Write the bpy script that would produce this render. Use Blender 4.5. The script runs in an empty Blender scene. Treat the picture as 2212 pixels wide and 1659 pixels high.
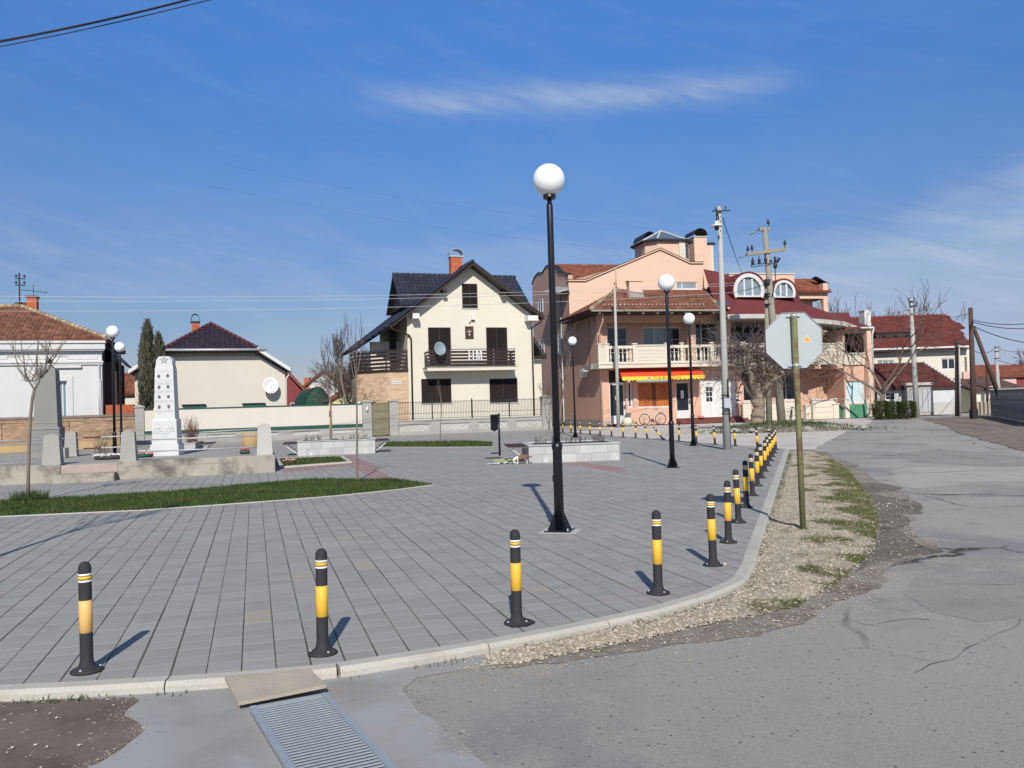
import bpy, bmesh, math, random
from mathutils import Vector, Matrix, noise as mnoise
from mathutils.geometry import tessellate_polygon
R = math.radians
SC = bpy.context.scene
COL = SC.collection

# ------------------------------------------------------------------ camera
CH = 1.6
PITCH = math.atan(46.5/1840); ROLL = R(-1.70)
cam = bpy.data.cameras.new('camera'); co = bpy.data.objects.new('camera', cam); COL.objects.link(co)
cam.sensor_width = 36.0; cam.lens = 36*1840/2212; cam.clip_start = .05; cam.clip_end = 3000
co.matrix_world = Matrix.Translation((0, 0, CH)) @ Matrix.Rotation(R(90)+PITCH, 4, 'X') @ Matrix.Rotation(ROLL, 4, 'Z')
SC.camera = co
# ------------------------------------------------------------------ light
SUN_EL = R(35.5); SUN_AZ = math.atan2(.036, -1.0)      # azimuth of the sun seen from above, clockwise from +Y
sd = Vector((math.sin(SUN_AZ)*math.cos(SUN_EL), math.cos(SUN_AZ)*math.cos(SUN_EL), math.sin(SUN_EL)))
sl = bpy.data.lights.new('sun', 'SUN'); sl.energy = 4.5; sl.angle = R(.53); sl.color = (1, .945, .85)
so = bpy.data.objects.new('sun', sl); COL.objects.link(so)
so.rotation_euler = sd.to_track_quat('Z', 'Y').to_euler()
so.location = sd*50
W = bpy.data.worlds.new('World'); SC.world = W; W.use_nodes = True
nt = W.node_tree; nt.nodes.clear()
def wn(t, **k):
    n = nt.nodes.new(t)
    for a, b in k.items(): setattr(n, a, b)
    return n
def wl(a, b): nt.links.new(a, b)
def wm(op, a, b=None, c=None, clamp=False):
    n = wn('ShaderNodeMath', operation=op, use_clamp=clamp)
    for i, v in enumerate((a, b, c)):
        if v is None: continue
        if isinstance(v, (int, float)): n.inputs[i].default_value = v
        else: wl(v, n.inputs[i])
    return n.outputs[0]
sky = wn('ShaderNodeTexSky', sky_type='NISHITA', sun_disc=False, sun_elevation=SUN_EL, sun_rotation=SUN_AZ % (2*math.pi))
sky.air_density = 1.0; sky.dust_density = .35; sky.ozone_density = 3.0; sky.altitude = 100
tc = wn('ShaderNodeTexCoord'); sp = wn('ShaderNodeSeparateXYZ'); wl(tc.outputs['Generated'], sp.inputs[0])
az = wm('ARCTAN2', sp.outputs[0], sp.outputs[1]); el = wm('ARCSINE', sp.outputs[2])
cmb = wn('ShaderNodeCombineXYZ'); wl(wm('MULTIPLY', az, 5.0), cmb.inputs[0]); wl(wm('MULTIPLY', wm('ADD', el, wm('MULTIPLY', az, .25)), 26.0), cmb.inputs[1])
n1 = wn('ShaderNodeTexNoise'); wl(cmb.outputs[0], n1.inputs['Vector']); n1.inputs['Scale'].default_value = 1.6; n1.inputs['Detail'].default_value = 9; n1.inputs['Roughness'].default_value = .62; n1.inputs['Distortion'].default_value = .5
cm2 = wn('ShaderNodeCombineXYZ'); wl(wm('MULTIPLY', az, 2.0), cm2.inputs[0]); wl(wm('MULTIPLY', wm('SUBTRACT', el, wm('MULTIPLY', az, .12)), 7.0), cm2.inputs[1])
n2 = wn('ShaderNodeTexNoise'); wl(cm2.outputs[0], n2.inputs['Vector']); n2.inputs['Scale'].default_value = 1.5; n2.inputs['Detail'].default_value = 6; n2.inputs['Roughness'].default_value = .5
def gauss(x, c, s):      # exp(-((x-c)/s)^2)
    q = wm('DIVIDE', wm('SUBTRACT', x, c), s); return wm('POWER', 2.718, wm('MULTIPLY', wm('MULTIPLY', q, q), -1.0))
# the long cirrus wisp: a strip whose middle climbs gently to the right
elw = wm('ADD', el, wm('MULTIPLY', az, .018))
wisp = wm('MULTIPLY', gauss(elw, .3475, .0155), wm('MULTIPLY', wm('SMOOTH_MIN', wm('MULTIPLY', wm('ADD', az, .185), 8.0, clamp=True), wm('MULTIPLY', wm('SUBTRACT', .36, az), 7.0, clamp=True), .2, clamp=True), wm('MULTIPLY', wm('SUBTRACT', n1.outputs[0], .22), 1.7, clamp=True)))
low = wm('MULTIPLY', gauss(el, .06, .17), wm('MULTIPLY', wm('SUBTRACT', n2.outputs[0], .33), 2.6, clamp=True))
edge = wm('ADD', wm('ADD', .185, wm('MULTIPLY', az, .10)), wm('MULTIPLY', wm('SUBTRACT', n2.outputs[0], .5), .22))      # top of the low cloud bank on the right
lowr = wm('MULTIPLY', wm('MULTIPLY', wm('MULTIPLY', wm('SUBTRACT', edge, el), 14, clamp=True), wm('MULTIPLY', wm('SUBTRACT', az, .10), 4, clamp=True)), wm('ADD', wm('MULTIPLY', n1.outputs[0], .9), .15, clamp=True))
wl2 = wm('MULTIPLY', gauss(el, .155, .055), wm('MULTIPLY', wm('SUBTRACT', n1.outputs[0], .44), 3.2, clamp=True))
veil = wm('MULTIPLY', wm('MULTIPLY', gauss(el, .42, .25), wm('MULTIPLY', wm('SUBTRACT', n1.outputs[0], .45), 1.2, clamp=True)), .22)
cloud = wm('ADD', wm('ADD', wm('MULTIPLY', wisp, 1.0), wm('ADD', wm('MULTIPLY', low, .30), wm('MULTIPLY', wl2, .34))), wm('ADD', wm('MULTIPLY', lowr, .95), veil), clamp=True)
rmp = wn('ShaderNodeValToRGB'); wl(wm('MULTIPLY', el, 1.6, clamp=True), rmp.inputs[0])     # the deep, slightly violet blue of this clear late-winter sky
for e_, (p_, c_) in zip([rmp.color_ramp.elements[0], rmp.color_ramp.elements[1], rmp.color_ramp.elements.new(.17), rmp.color_ramp.elements.new(.5), rmp.color_ramp.elements.new(.7)],
    ((0, (.60,.50,.58,1)), (1, (.62,1.14,1.68,1)), (.17, (.54,.57,.71,1)), (.5, (.48,.78,1.12,1)), (.7, (.56,1.00,1.48,1)))): e_.position = p_; e_.color = c_
tint = wn('ShaderNodeMixRGB', blend_type='MULTIPLY'); tint.inputs[0].default_value = 1; wl(sky.outputs[0], tint.inputs[1]); wl(rmp.outputs[0], tint.inputs[2])
mx = wn('ShaderNodeMixRGB', blend_type='MIX'); wl(cloud, mx.inputs[0]); wl(tint.outputs[0], mx.inputs[1]); mx.inputs[2].default_value = (4.0, 4.9, 6.6, 1)
bg = wn('ShaderNodeBackground'); wl(mx.outputs[0], bg.inputs[0]); bg.inputs[1].default_value = .10
wo = wn('ShaderNodeOutputWorld'); wl(bg.outputs[0], wo.inputs[0])
SC.view_settings.view_transform = 'Standard'; SC.view_settings.look = 'None'; SC.view_settings.gamma = 1
SC.view_settings.use_curve_mapping = False; SC.view_settings.exposure = 0.06
SC.render.engine = 'CYCLES'; SC.cycles.max_bounces = 6; SC.cycles.use_denoising = True

# ------------------------------------------------------------------ survey helpers: where a measured sight line meets a real plane
_cp, _sp, _cr, _sr = math.cos(PITCH), math.sin(PITCH), math.cos(ROLL), math.sin(ROLL)
def ray(p):
    u = (p[0]-1106.0)/1840; v = -(p[1]-829.5)/1840
    a = _cr*u-_sr*v; b = _sr*u+_cr*v
    return Vector((a, _cp-b*_sp, _sp+b*_cp))
def G(x, y=None, z=0.0):
    if y is None: x, y = x
    d = ray((x, y)); t = (z-CH)/d.z
    return Vector((d.x*t, d.y*t, z))
def PY(p, Y):
    d = ray(p); t = Y/d.y; return Vector((d.x*t, Y, CH+d.z*t))
def Z(x0, y0, s): return lambda a, b: ((x0+a*s)/1.15732, (y0+b*s)/1.15732)
ZA=Z(0,640,.22604); ZB=Z(300,740,.20796); ZC=Z(0,960,.3255); ZD=Z(740,600,.29837); ZE=Z(880,600,.23508); ZF=Z(1300,480,.40687)
ZG=Z(1310,560,.20371); ZH=Z(1360,820,.22604); ZI=Z(1740,640,.22604); ZJ=Z(1740,860,.22604); ZK=Z(2080,720,.217); ZL=Z(700,1000,.36166)
ZM=Z(680,1010,.30741); ZN=Z(1200,1040,.18083); ZO=Z(2280,940,.12658); ZP=Z(1500,700,.16275); ZQ=Z(1640,500,.16275); ZR=Z(1880,940,.14467)
ZS=Z(0,1000,.18083); ZT=Z(400,1040,.18083); ZU=Z(380,870,.16287); ZV=Z(1900,760,.10852); ZX=Z(1700,1050,.38879); ZY=Z(1100,1200,.43399)
class Fr:
    """upright local frame: u along a facade, w behind it, z up"""
    def __init__(s, O, phi): s.O = Vector((O[0], O[1], 0)); s.phi = phi; s.c = math.cos(phi); s.s = math.sin(phi)
    def loc(s, P):
        dx, dy = P[0]-s.O.x, P[1]-s.O.y
        return Vector((dx*s.c+dy*s.s, -dx*s.s+dy*s.c, P[2] if len(P) > 2 else 0))
    def W(s, u, w, z=0): return Vector((s.O.x+u*s.c-w*s.s, s.O.y+u*s.s+w*s.c, z))
    def at(s, p, w=0):     # sight line meets the plane w = const
        d = ray(p); o = s.loc((0, 0, CH)); e = Vector((d.x*s.c+d.y*s.s, -d.x*s.s+d.y*s.c, d.z))
        t = (w-o.y)/e.y; return Vector((o.x+e.x*t, w, CH+e.z*t))
    def side(s, p, u=0):   # ... the plane u = const
        d = ray(p); o = s.loc((0, 0, CH)); e = Vector((d.x*s.c+d.y*s.s, -d.x*s.s+d.y*s.c, d.z))
        t = (u-o.x)/e.x; return Vector((u, o.y+e.y*t, CH+e.z*t))
    def level(s, p, z=0): return s.loc(G(p, None, z) if False else G(p[0], p[1], z))
    def rect(s, z, x0, y0, x1, y1, w=0):
        a = s.at(z(x0, (y0+y1)/2), w); b = s.at(z(x1, (y0+y1)/2), w); t = s.at(z((x0+x1)/2, y0), w); m = s.at(z((x0+x1)/2, y1), w)
        return a.x, b.x, m.z, t.z

# ------------------------------------------------------------------ objects
def tag(o, label=None, cat=None, group=None, kind=None):
    if label: o['label'] = label
    if cat: o['category'] = cat
    if group: o['group'] = group
    if kind: o['kind'] = kind
    return o
def thing(name, label, cat, loc=(0, 0, 0), rz=0, group=None):
    o = bpy.data.objects.new(name, None); COL.objects.link(o); o.location = loc; o.rotation_euler = (0, 0, rz); o.empty_display_size = .2
    return tag(o, label, cat, group)
class MB:
    def __init__(s): s.v = []; s.f = []; s.sm = []
    def add(s, vs, fs, smooth=False):
        n = len(s.v); s.v += [tuple(v) for v in vs]
        for f in fs: s.f.append([i+n for i in f]); s.sm.append(smooth)
        return s
    def box(s, x0, x1, y0, y1, z0, z1):
        if x0 > x1: x0, x1 = x1, x0
        if y0 > y1: y0, y1 = y1, y0
        if z0 > z1: z0, z1 = z1, z0
        return s.add([(x0,y0,z0),(x1,y0,z0),(x1,y1,z0),(x0,y1,z0),(x0,y0,z1),(x1,y0,z1),(x1,y1,z1),(x0,y1,z1)],
                     [(0,3,2,1),(4,5,6,7),(0,1,5,4),(1,2,6,5),(2,3,7,6),(3,0,4,7)])
    def bbox(s, x0, x1, y0, y1, z0, z1, b=.01):      # box with chamfered upper and upright edges
        if x0 > x1: x0, x1 = x1, x0
        if y0 > y1: y0, y1 = y1, y0
        def ring(i, z): return [(x0+i+b,y0+i,z),(x1-i-b,y0+i,z),(x1-i,y0+i+b,z),(x1-i,y1-i-b,z),(x1-i-b,y1-i,z),(x0+i+b,y1-i,z),(x0+i,y1-i-b,z),(x0+i,y0+i+b,z)]
        vs = ring(0, z0)+ring(0, z1-b)+ring(b, z1); fs = [tuple(range(7,-1,-1)), tuple(range(16,24))]
        for k in range(2):
            for i in range(8): fs.append((k*8+i, k*8+(i+1)%8, k*8+8+(i+1)%8, k*8+8+i))
        return s.add(vs, fs)
    def prism(s, poly, d):      # polygon (3d points) extruded by vector d
        n = len(poly); d = Vector(d); P = [Vector(p) for p in poly]; Q = [p+d for p in P]
        tri = tessellate_polygon([P]); fs = [tuple(t) for t in tri]+[tuple(n+i for i in reversed(t)) for t in tri]
        for i in range(n): fs.append((i, (i+1)%n, n+(i+1)%n, n+i))
        return s.add(P+Q, fs)
    def bar(s, a, b, w, h, up=(0,0,1)):
        a = Vector(a); b = Vector(b); d = (b-a).normalized(); x = d.cross(Vector(up))
        if x.length < 1e-4: x = d.cross(Vector((1,0,0)))
        x.normalize(); y = x.cross(d); x *= w/2; y *= h/2
        return s.add([a-x-y,a+x-y,a+x+y,a-x+y,b-x-y,b+x-y,b+x+y,b-x+y], [(0,3,2,1),(4,5,6,7),(0,1,5,4),(1,2,6,5),(2,3,7,6),(3,0,4,7)])
    def tube(s, pts, rs, n=8, cap=True, closed=False):
        pts = [Vector(p) for p in pts]; m = len(pts)
        if isinstance(rs, (int, float)): rs = [rs]*m
        ref = None; vs = []
        for i, p in enumerate(pts):
            if closed: d = pts[(i+1)%m]-pts[i-1]
            else: d = pts[min(i+1, m-1)]-pts[max(i-1, 0)]
            if d.length < 1e-9: d = Vector((0,0,1))
            d.normalize()
            if ref is None: ref = d.orthogonal().normalized()
            ref = (ref-d*ref.dot(d)); ref = ref.normalized() if ref.length > 1e-6 else d.orthogonal().normalized()
            y = d.cross(ref)
            for k in range(n):
                a = 2*math.pi*k/n; vs.append(p+(ref*math.cos(a)+y*math.sin(a))*rs[i])
        fs = []
        for i in range(m if closed else m-1):
            j = (i+1)%m
            for k in range(n): fs.append((i*n+k, i*n+(k+1)%n, j*n+(k+1)%n, j*n+k))
        s.add(vs, fs, n > 4)
        if cap and not closed:
            b = len(s.v)-m*n
            s.f += [[b+k for k in range(n-1,-1,-1)], [b+(m-1)*n+k for k in range(n)]]; s.sm += [False, False]
        return s
    def lathe(s, prof, n=16, c=(0,0,0), smooth=True):    # prof: (r, z)
        vs = []; fs = []; m = len(prof)
        for r, z in prof:
            for k in range(n): a = 2*math.pi*k/n; vs.append((c[0]+r*math.cos(a), c[1]+r*math.sin(a), c[2]+z))
        for i in range(m-1):
            for k in range(n): fs.append((i*n+k, i*n+(k+1)%n, (i+1)*n+(k+1)%n, (i+1)*n+k))
        s.add(vs, fs, smooth); b = len(s.v)-m*n
        s.f += [[b+k for k in range(n-1,-1,-1)], [b+(m-1)*n+k for k in range(n)]]; s.sm += [False, False]
        return s
    def mesh(s, name):
        m = bpy.data.meshes.new(name); m.from_pydata(s.v, [], s.f); m.validate()
        if len(m.polygons) == len(s.sm) and any(s.sm): m.polygons.foreach_set('use_smooth', s.sm)
        m.update(); return m
    def build(s, name, mat, parent=None, label=None, loc=None, rz=0, kind=None):
        o = bpy.data.objects.new(name, s.mesh(name)); COL.objects.link(o); o.data.materials.append(mat)
        if parent is not None: o.parent = parent
        if loc is not None: o.location = loc
        o.rotation_euler = (0, 0, rz)
        if label: o['label'] = label
        if kind: o['kind'] = kind
        return o
def inst(src, parent=None, loc=None, rot=None, scale=None):     # linked copy of one object
    o = src.copy(); COL.objects.link(o)
    if parent is not None: o.parent = parent
    if loc is not None: o.location = loc
    if rot is not None: o.rotation_euler = rot
    if scale is not None: o.scale = scale
    return o
KIDS = {}
def kids(o):
    return [c for c in bpy.data.objects if c.parent == o]
def copy_tree(root, loc, rz=0, label=None, rot=None):
    r = root.copy(); COL.objects.link(r); r.location = loc; r.rotation_euler = rot or (0, 0, rz)
    if label: r['label'] = label
    for c in kids(root):
        d = c.copy(); COL.objects.link(d); d.parent = r
        for e in kids(c): g = e.copy(); COL.objects.link(g); g.parent = d
    return r
def jag(poly, step=.25, amp=.06, seed=0, closed=True):     # ragged outline
    out = []; n = len(poly)
    for i in range(n if closed else n-1):
        a = Vector(poly[i][:2]); b = Vector(poly[(i+1)%n][:2]); k = max(1, int((b-a).length/step)); nr = Vector((-(b-a).y, (b-a).x))
        nr = nr.normalized() if nr.length > 0 else nr
        for j in range(k):
            p = a+(b-a)*j/k
            w = mnoise.noise(Vector((p.x*1.1, p.y*1.1, seed)))*amp*1.6+mnoise.noise(Vector((p.x*4.5, p.y*4.5, seed+7)))*amp
            out.append(p+nr*w)
    return out
def inpoly(x, y, poly):
    c = False; n = len(poly); j = n-1
    for i in range(n):
        xi, yi = poly[i][0], poly[i][1]; xj, yj = poly[j][0], poly[j][1]
        if (yi > y) != (yj > y) and x < (xj-xi)*(y-yi)/(yj-yi)+xi: c = not c
        j = i
    return c
def sheet(name, poly, z, mat, th=0, kind='structure', parent=None):
    P = [Vector((p[0], p[1], z)) for p in poly]; m = MB()
    area = sum(P[i].x*P[(i+1)%len(P)].y-P[(i+1)%len(P)].x*P[i].y for i in range(len(P)))
    if area < 0: P.reverse()
    if th:
        m.prism(P, (0, 0, -th))
    else: m.add(P, [tuple(t) for t in tessellate_polygon([P])])
    o = m.build(name, mat, parent)
    if not th:
        bm = bmesh.new(); bm.from_mesh(o.data)
        for f in bm.faces:
            f.normal_update()
            if f.normal.z < 0: f.normal_flip()
        bm.to_mesh(o.data); bm.free()
    if kind: o['kind'] = kind
    return o

# ------------------------------------------------------------------ materials
def mat(name, col, rough=.8, var=.10, vs=2.0, fine=.06, fs=45, bump=0., bs=60, metal=0., isl=0., stains=(), spec=.35, coord='Object', emit=0):
    m = bpy.data.materials.new(name); m.use_nodes = True; t = m.node_tree; b = t.nodes['Principled BSDF']
    N = lambda k, **q: [setattr(n, a, v) for n in [t.nodes.new(k)] for a, v in q.items()] and None
    def nd(k, **q):
        n = t.nodes.new(k)
        for a, v in q.items(): setattr(n, a, v)
        return n
    L = t.links.new
    tcn = nd('ShaderNodeTexCoord'); vec = tcn.outputs[coord]
    def noi(scale, det=5, rough_=.6, dist=0):
        n = nd('ShaderNodeTexNoise'); L(vec, n.inputs['Vector']); n.inputs['Scale'].default_value = scale; n.inputs['Detail'].default_value = det
        n.inputs['Roughness'].default_value = rough_; n.inputs['Distortion'].default_value = dist; return n.outputs[0]
    def ma(op, a, c=None, clamp=False):
        n = nd('ShaderNodeMath', operation=op, use_clamp=clamp)
        for i, v in enumerate((a, c)):
            if v is None: continue
            if isinstance(v, (int, float)): n.inputs[i].default_value = v
            else: L(v, n.inputs[i])
        return n.outputs[0]
    f = ma('ADD', ma('MULTIPLY', ma('SUBTRACT', noi(vs), .5), 2*var*1.8), 1.0)
    if fine: f = ma('ADD', f, ma('MULTIPLY', ma('SUBTRACT', noi(fs, 3), .5), 2*fine*1.8))
    if isl:
        g = nd('ShaderNodeNewGeometry'); oi = nd('ShaderNodeObjectInfo')
        r = ma('FRACT', ma('ADD', g.outputs['Random Per Island'], oi.outputs['Random']))
        f = ma('ADD', f, ma('MULTIPLY', ma('SUBTRACT', r, .5), 2*isl))
    c0 = nd('ShaderNodeMixRGB', blend_type='MULTIPLY'); c0.inputs[0].default_value = 1; c0.inputs[1].default_value = (*col, 1)
    cv = nd('ShaderNodeCombineXYZ'); [L(f, cv.inputs[i]) for i in range(3)]; L(cv.outputs[0], c0.inputs[2])
    out = c0.outputs[0]
    for (sc, scale, lo, hi) in stains:      # colour, noise scale, threshold low/high
        q = ma('DIVIDE', ma('SUBTRACT', noi(scale, 7, .65, .3), lo), (hi-lo)); q = ma('MULTIPLY', q, 1.0, True)
        mm = nd('ShaderNodeMixRGB'); L(q, mm.inputs[0]); L(out, mm.inputs[1]); mm.inputs[2].default_value = (*sc, 1); out = mm.outputs[0]
    L(out, b.inputs['Base Color'])
    rr = ma('ADD', ma('MULTIPLY', ma('SUBTRACT', noi(vs*3), .5), .25), rough, True); L(rr, b.inputs['Roughness'])
    b.inputs['Metallic'].default_value = metal; b.inputs['Specular IOR Level'].default_value = spec
    if bump:
        bn = nd('ShaderNodeBump'); L(noi(bs, 6, .65), bn.inputs['Height']); bn.inputs['Strength'].default_value = min(1, bump); bn.inputs['Distance'].default_value = .02
        L(bn.outputs[0], b.inputs['Normal'])
    return m
M = {}
def glassmat(name, col, rough=.04):
    m = mat(name, col, rough, .25, .8, 0, 1, .12, 1.3, spec=.6); return m
M['asphalt'] = None
M['white'] = mat('white_plaster', (.565,.57,.565), .85, .04, 1.2, .03, 30, .15, 30, stains=(((.60,.60,.58), 1.1, .62, .85),))
M['whitep'] = mat('white_paint', (.66,.66,.65), .5, .03, 2, .02, 30)
M['cream'] = mat('cream_render', (.64,.605,.51), .85, .035, .8, .03, 40, .2, 60)
M['cream2'] = mat('cream_wall_paint', (.585,.545,.485), .85, .03, .7, .02, 40, .15, 50)
M['cream3'] = mat('cream_plaster_trim', (.62,.565,.47), .75, .05, 1.5, .03, 30, .15, 40, stains=(((.5,.46,.38), 2.2, .66, .9),))
M['peach'] = mat('peach_render', (.60,.375,.278), .88, .05, .9, .04, 40, .2, 60, stains=(((.62,.37,.27), .7, .55, .9),))
M['peach2'] = mat('light_peach_render', (.69,.475,.365), .88, .05, .6, .03, 40, .2, 60)
M['plinth'] = mat('grey_plinth', (.34,.30,.27), .9, .1, 2, .08, 40, .3, 50)
M['darkwood'] = mat('dark_brown_wood', (.030,.019,.016), .55, .25, 6, .1, 80, .2, 80)
M['shutter'] = mat('dark_brown_shutter', (.020,.014,.014), .5, .2, 3, .05, 90, .1, 90)
M['tile_dark'] = mat('anthracite_tile', (.030,.032,.048), .5, .15, 2, .1, 60, .2, 60, isl=.25, spec=.5)
M['tile_hip'] = mat('dark_purple_tile', (.034,.022,.034), .5, .15, 2, .1, 60, .2, 60, isl=.25, spec=.5)
M['tile_red'] = mat('brick_red_tile', (.24,.080,.050), .85, .2, 1.2, .1, 30, .3, 60, isl=.28, stains=(((.17,.10,.06), 1.6, .55, .85),))
M['tile_brown'] = mat('weathered_brown_tile', (.205,.088,.058), .9, .2, 1.0, .12, 30, .3, 60, isl=.35, stains=(((.26,.20,.12), 1.3, .56, .8),))
M['moss_tile'] = mat('lichen_covered_ridge_tile', (.33,.26,.17), .95, .25, 3, .15, 30, .3, 60, isl=.4)
M['shingle'] = mat('dark_red_shingle', (.150,.030,.032), .9, .08, 1.4, .10, 70, .3, 90)
M['rooftr'] = mat('bright_red_tile', (.155,.042,.036), .75, .12, 1, .1, 30, .2, 60, isl=.25)
M['brick'] = mat('red_brick', (.47,.125,.065), .85, .1, 3, .08, 40, .3, 60, isl=.15)
M['facing'] = mat('yellow_facing_brick', (.60,.43,.285), .85, .08, 2, .06, 40, .2, 60, isl=.16)
M['mortar'] = mat('mortar', (.42,.36,.28), .95, .1, 3, .05, 40)
M['oldbrick'] = mat('old_yellow_brick', (.36,.25,.165), .92, .15, 2, .1, 40, .4, 50, isl=.22, stains=(((.30,.21,.14), 1.4, .55, .85),))
M['ochre'] = mat('ochre_render_plinth', (.42,.30,.15), .92, .12, 1.5, .08, 40, .3, 50, stains=(((.33,.26,.2), 1.2, .55, .8),))
M['conc'] = mat('grey_concrete', (.34,.33,.305), .9, .10, 1.5, .07, 40, .35, 60, stains=(((.22,.22,.21), 1.4, .58, .85),))
M['conc_light'] = mat('pale_concrete', (.46,.45,.42), .9, .08, 1.5, .07, 40, .35, 60, stains=(((.30,.29,.26), 1.1, .56, .8),))
M['obelisk'] = mat('grey_granite', (.225,.225,.21), .8, .08, 2, .10, 120, .25, 120)
M['platform'] = mat('stained_concrete', (.36,.335,.285), .92, .12, 1.2, .08, 30, .5, 40, stains=(((.15,.14,.12), .9, .47, .60), ((.42,.40,.35), 2.3, .62, .8)))
M['pinkconc'] = mat('pink_stained_concrete', (.40,.325,.29), .92, .12, 1.6, .08, 30, .4, 40, stains=(((.24,.20,.18), 1.6, .56, .8),))
M['marble'] = mat('white_marble', (.57,.575,.565), .45, .05, 2, .03, 20, .05, 30)
M['slab'] = mat('pale_stone_slab', (.42,.425,.415), .8, .08, 3, .08, 60, .15, 60, isl=.12, stains=(((.60,.60,.58), 3.5, .58, .75),))
M['black'] = mat('black_paint', (.010,.011,.015), .35, .2, 3, .05, 60, spec=.5)
M['rubber'] = mat('black_rubber', (.030,.030,.034), .78, .15, 8, .15, 60, .15, 120, stains=(((.10,.095,.085), 14, .60, .78),))
M['yellow'] = mat('yellow_band', (.76,.45,.045), .55, .06, 6, .05, 50, stains=(((.40,.24,.05), 22, .64, .80),))
M['yellow_pale'] = mat('faded_yellow_band', (.72,.44,.15), .55, .05, 8, .05, 50)
M['wband'] = mat('white_reflective_band', (.80,.80,.78), .35, .03, 8, 0, 50)
M['globe'] = mat('milky_globe', (.86,.87,.89), .28, .02, 2, 0, 10, spec=.5)
M['steel'] = mat('galvanised_steel', (.40,.44,.46), .5, .10, 5, .1, 60, .1, 60, metal=.35, spec=.5)
M['steel2'] = mat('dull_grey_metal', (.45,.46,.48), .5, .1, 4, .08, 60, metal=.3)
M['darkmetal'] = mat('dark_metal', (.035,.035,.04), .5, .2, 4, .1, 60, metal=.3)
M['greenpaint'] = mat('green_paint', (.020,.075,.058), .7, .15, 3, .1, 40)
M['gate'] = mat('olive_gate_paint', (.185,.17,.105), .6, .08, 2, .05, 50)
M['glass'] = glassmat('window_glass', (.020,.028,.036))
M['curtain'] = mat('curtained_window', (.20,.27,.31), .12, .12, 1.5, 0, 30, spec=.6)
M['shade'] = mat('pale_blue_blind', (.50,.63,.66), .6, .04, 2, .02, 30)
M['pvc'] = mat('white_pvc', (.62,.62,.615), .4, .03, 2, .02, 30)
M['bark'] = mat('grey_brown_bark', (.20,.165,.135), .95, .25, 3, .2, 40, .6, 40)
M['bark2'] = mat('twig_bark', (.115,.088,.080), .95, .2, 3, .2, 40)
M['barkpoll'] = mat('pollard_bark', (.26,.215,.165), .95, .3, 4, .2, 30, .9, 25)
M['orange'] = mat('orange_awning_fabric', (.80,.085,.030), .8, .05, 1.5, .04, 60, .1, 40)
M['yellowf'] = mat('yellow_valance', (.85,.55,.05), .8, .05, 2, .04, 60)
M['ink'] = mat('brown_lettering', (.20,.04,.02), .7)
M['soil'] = mat('dark_soil', (.060,.045,.035), .97, .25, 4, .2, 50, .6, 40)
M['conif'] = mat('cypress_foliage', (.080,.078,.052), .9, .3, 1.2, .2, 30, isl=.5, stains=(((.10,.085,.07), 1.1, .5, .75),))
M['hedge'] = mat('hedge_foliage', (.055,.075,.018), .9, .3, 1.5, .2, 30, isl=.5)
M['wood'] = mat('weathered_board', (.40,.355,.285), .9, .15, 2.5, .12, 60, .4, 60)
M['slat'] = mat('dark_bench_slat', (.055,.030,.026), .6, .2, 5, .1, 60)
M['rust'] = mat('green_paint_over_rust', (.17,.18,.085), .75, .2, 3, .15, 50, .2, 60, stains=(((.13,.065,.035), 2.1, .50, .60), ((.10,.21,.11), 1.4, .60, .68)))
M['signback'] = mat('bare_sign_metal', (.41,.45,.46), .5, .04, 3, .03, 60, metal=.15)
M['red'] = mat('red_paint', (.45,.03,.025), .6)
M['wire'] = mat('cable', (.022,.022,.030), .7)
M['wire_pale'] = mat('pale_aluminium_cable', (.42,.42,.43), .5)
M['polec'] = mat('pole_concrete', (.40,.40,.375), .9, .10, 1.5, .1, 50, .4, 60, stains=(((.27,.28,.2), 2, .58, .8),))
M['poleo'] = mat('mossy_pole_concrete', (.27,.255,.205), .9, .12, 1.5, .1, 50, .4, 60, stains=(((.22,.22,.17), 2, .55, .8),))
M['polew'] = mat('creosoted_wood', (.085,.055,.045), .9, .2, 3, .15, 60, .4, 60)
M['grass'] = mat('grass_blades', (.050,.082,.020), .9, .3, 1.3, .1, 30, isl=.5, coord='Object', stains=(((.10,.092,.035), 1.1, .52, .70), ((.026,.045,.012), 2.3, .50, .66),))
M['grasssoil'] = mat('turf_ground', (.030,.040,.013), .95, .3, 1.5, .2, 40, .6, 50, stains=(((.07,.06,.03), 1.8, .5, .8),))
M['pebble'] = mat('gravel_stone', (.385,.335,.27), .9, .1, 2, .1, 90, .2, 60, isl=.42)
M['edging'] = mat('pale_edging_concrete', (.50,.48,.44), .9, .08, 2, .08, 50, .3, 60)
M['kerb'] = mat('kerb_concrete', (.455,.435,.385), .9, .08, 1.8, .10, 60, .4, 70, isl=.05, stains=(((.32,.30,.25), 2.2, .56, .8),))
M['pinkw'] = mat('pink_render', (.62,.42,.38), .9)
M['maroon'] = mat('maroon_render', (.22,.05,.055), .9)
M['terra'] = mat('terracotta_heap', (.36,.10,.05), .95, .3, 6, .2, 40, .5, 30)
M['tarp'] = mat('green_netting', (.010,.075,.050), .8, .15, 2, .1, 60, .3, 40)
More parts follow.
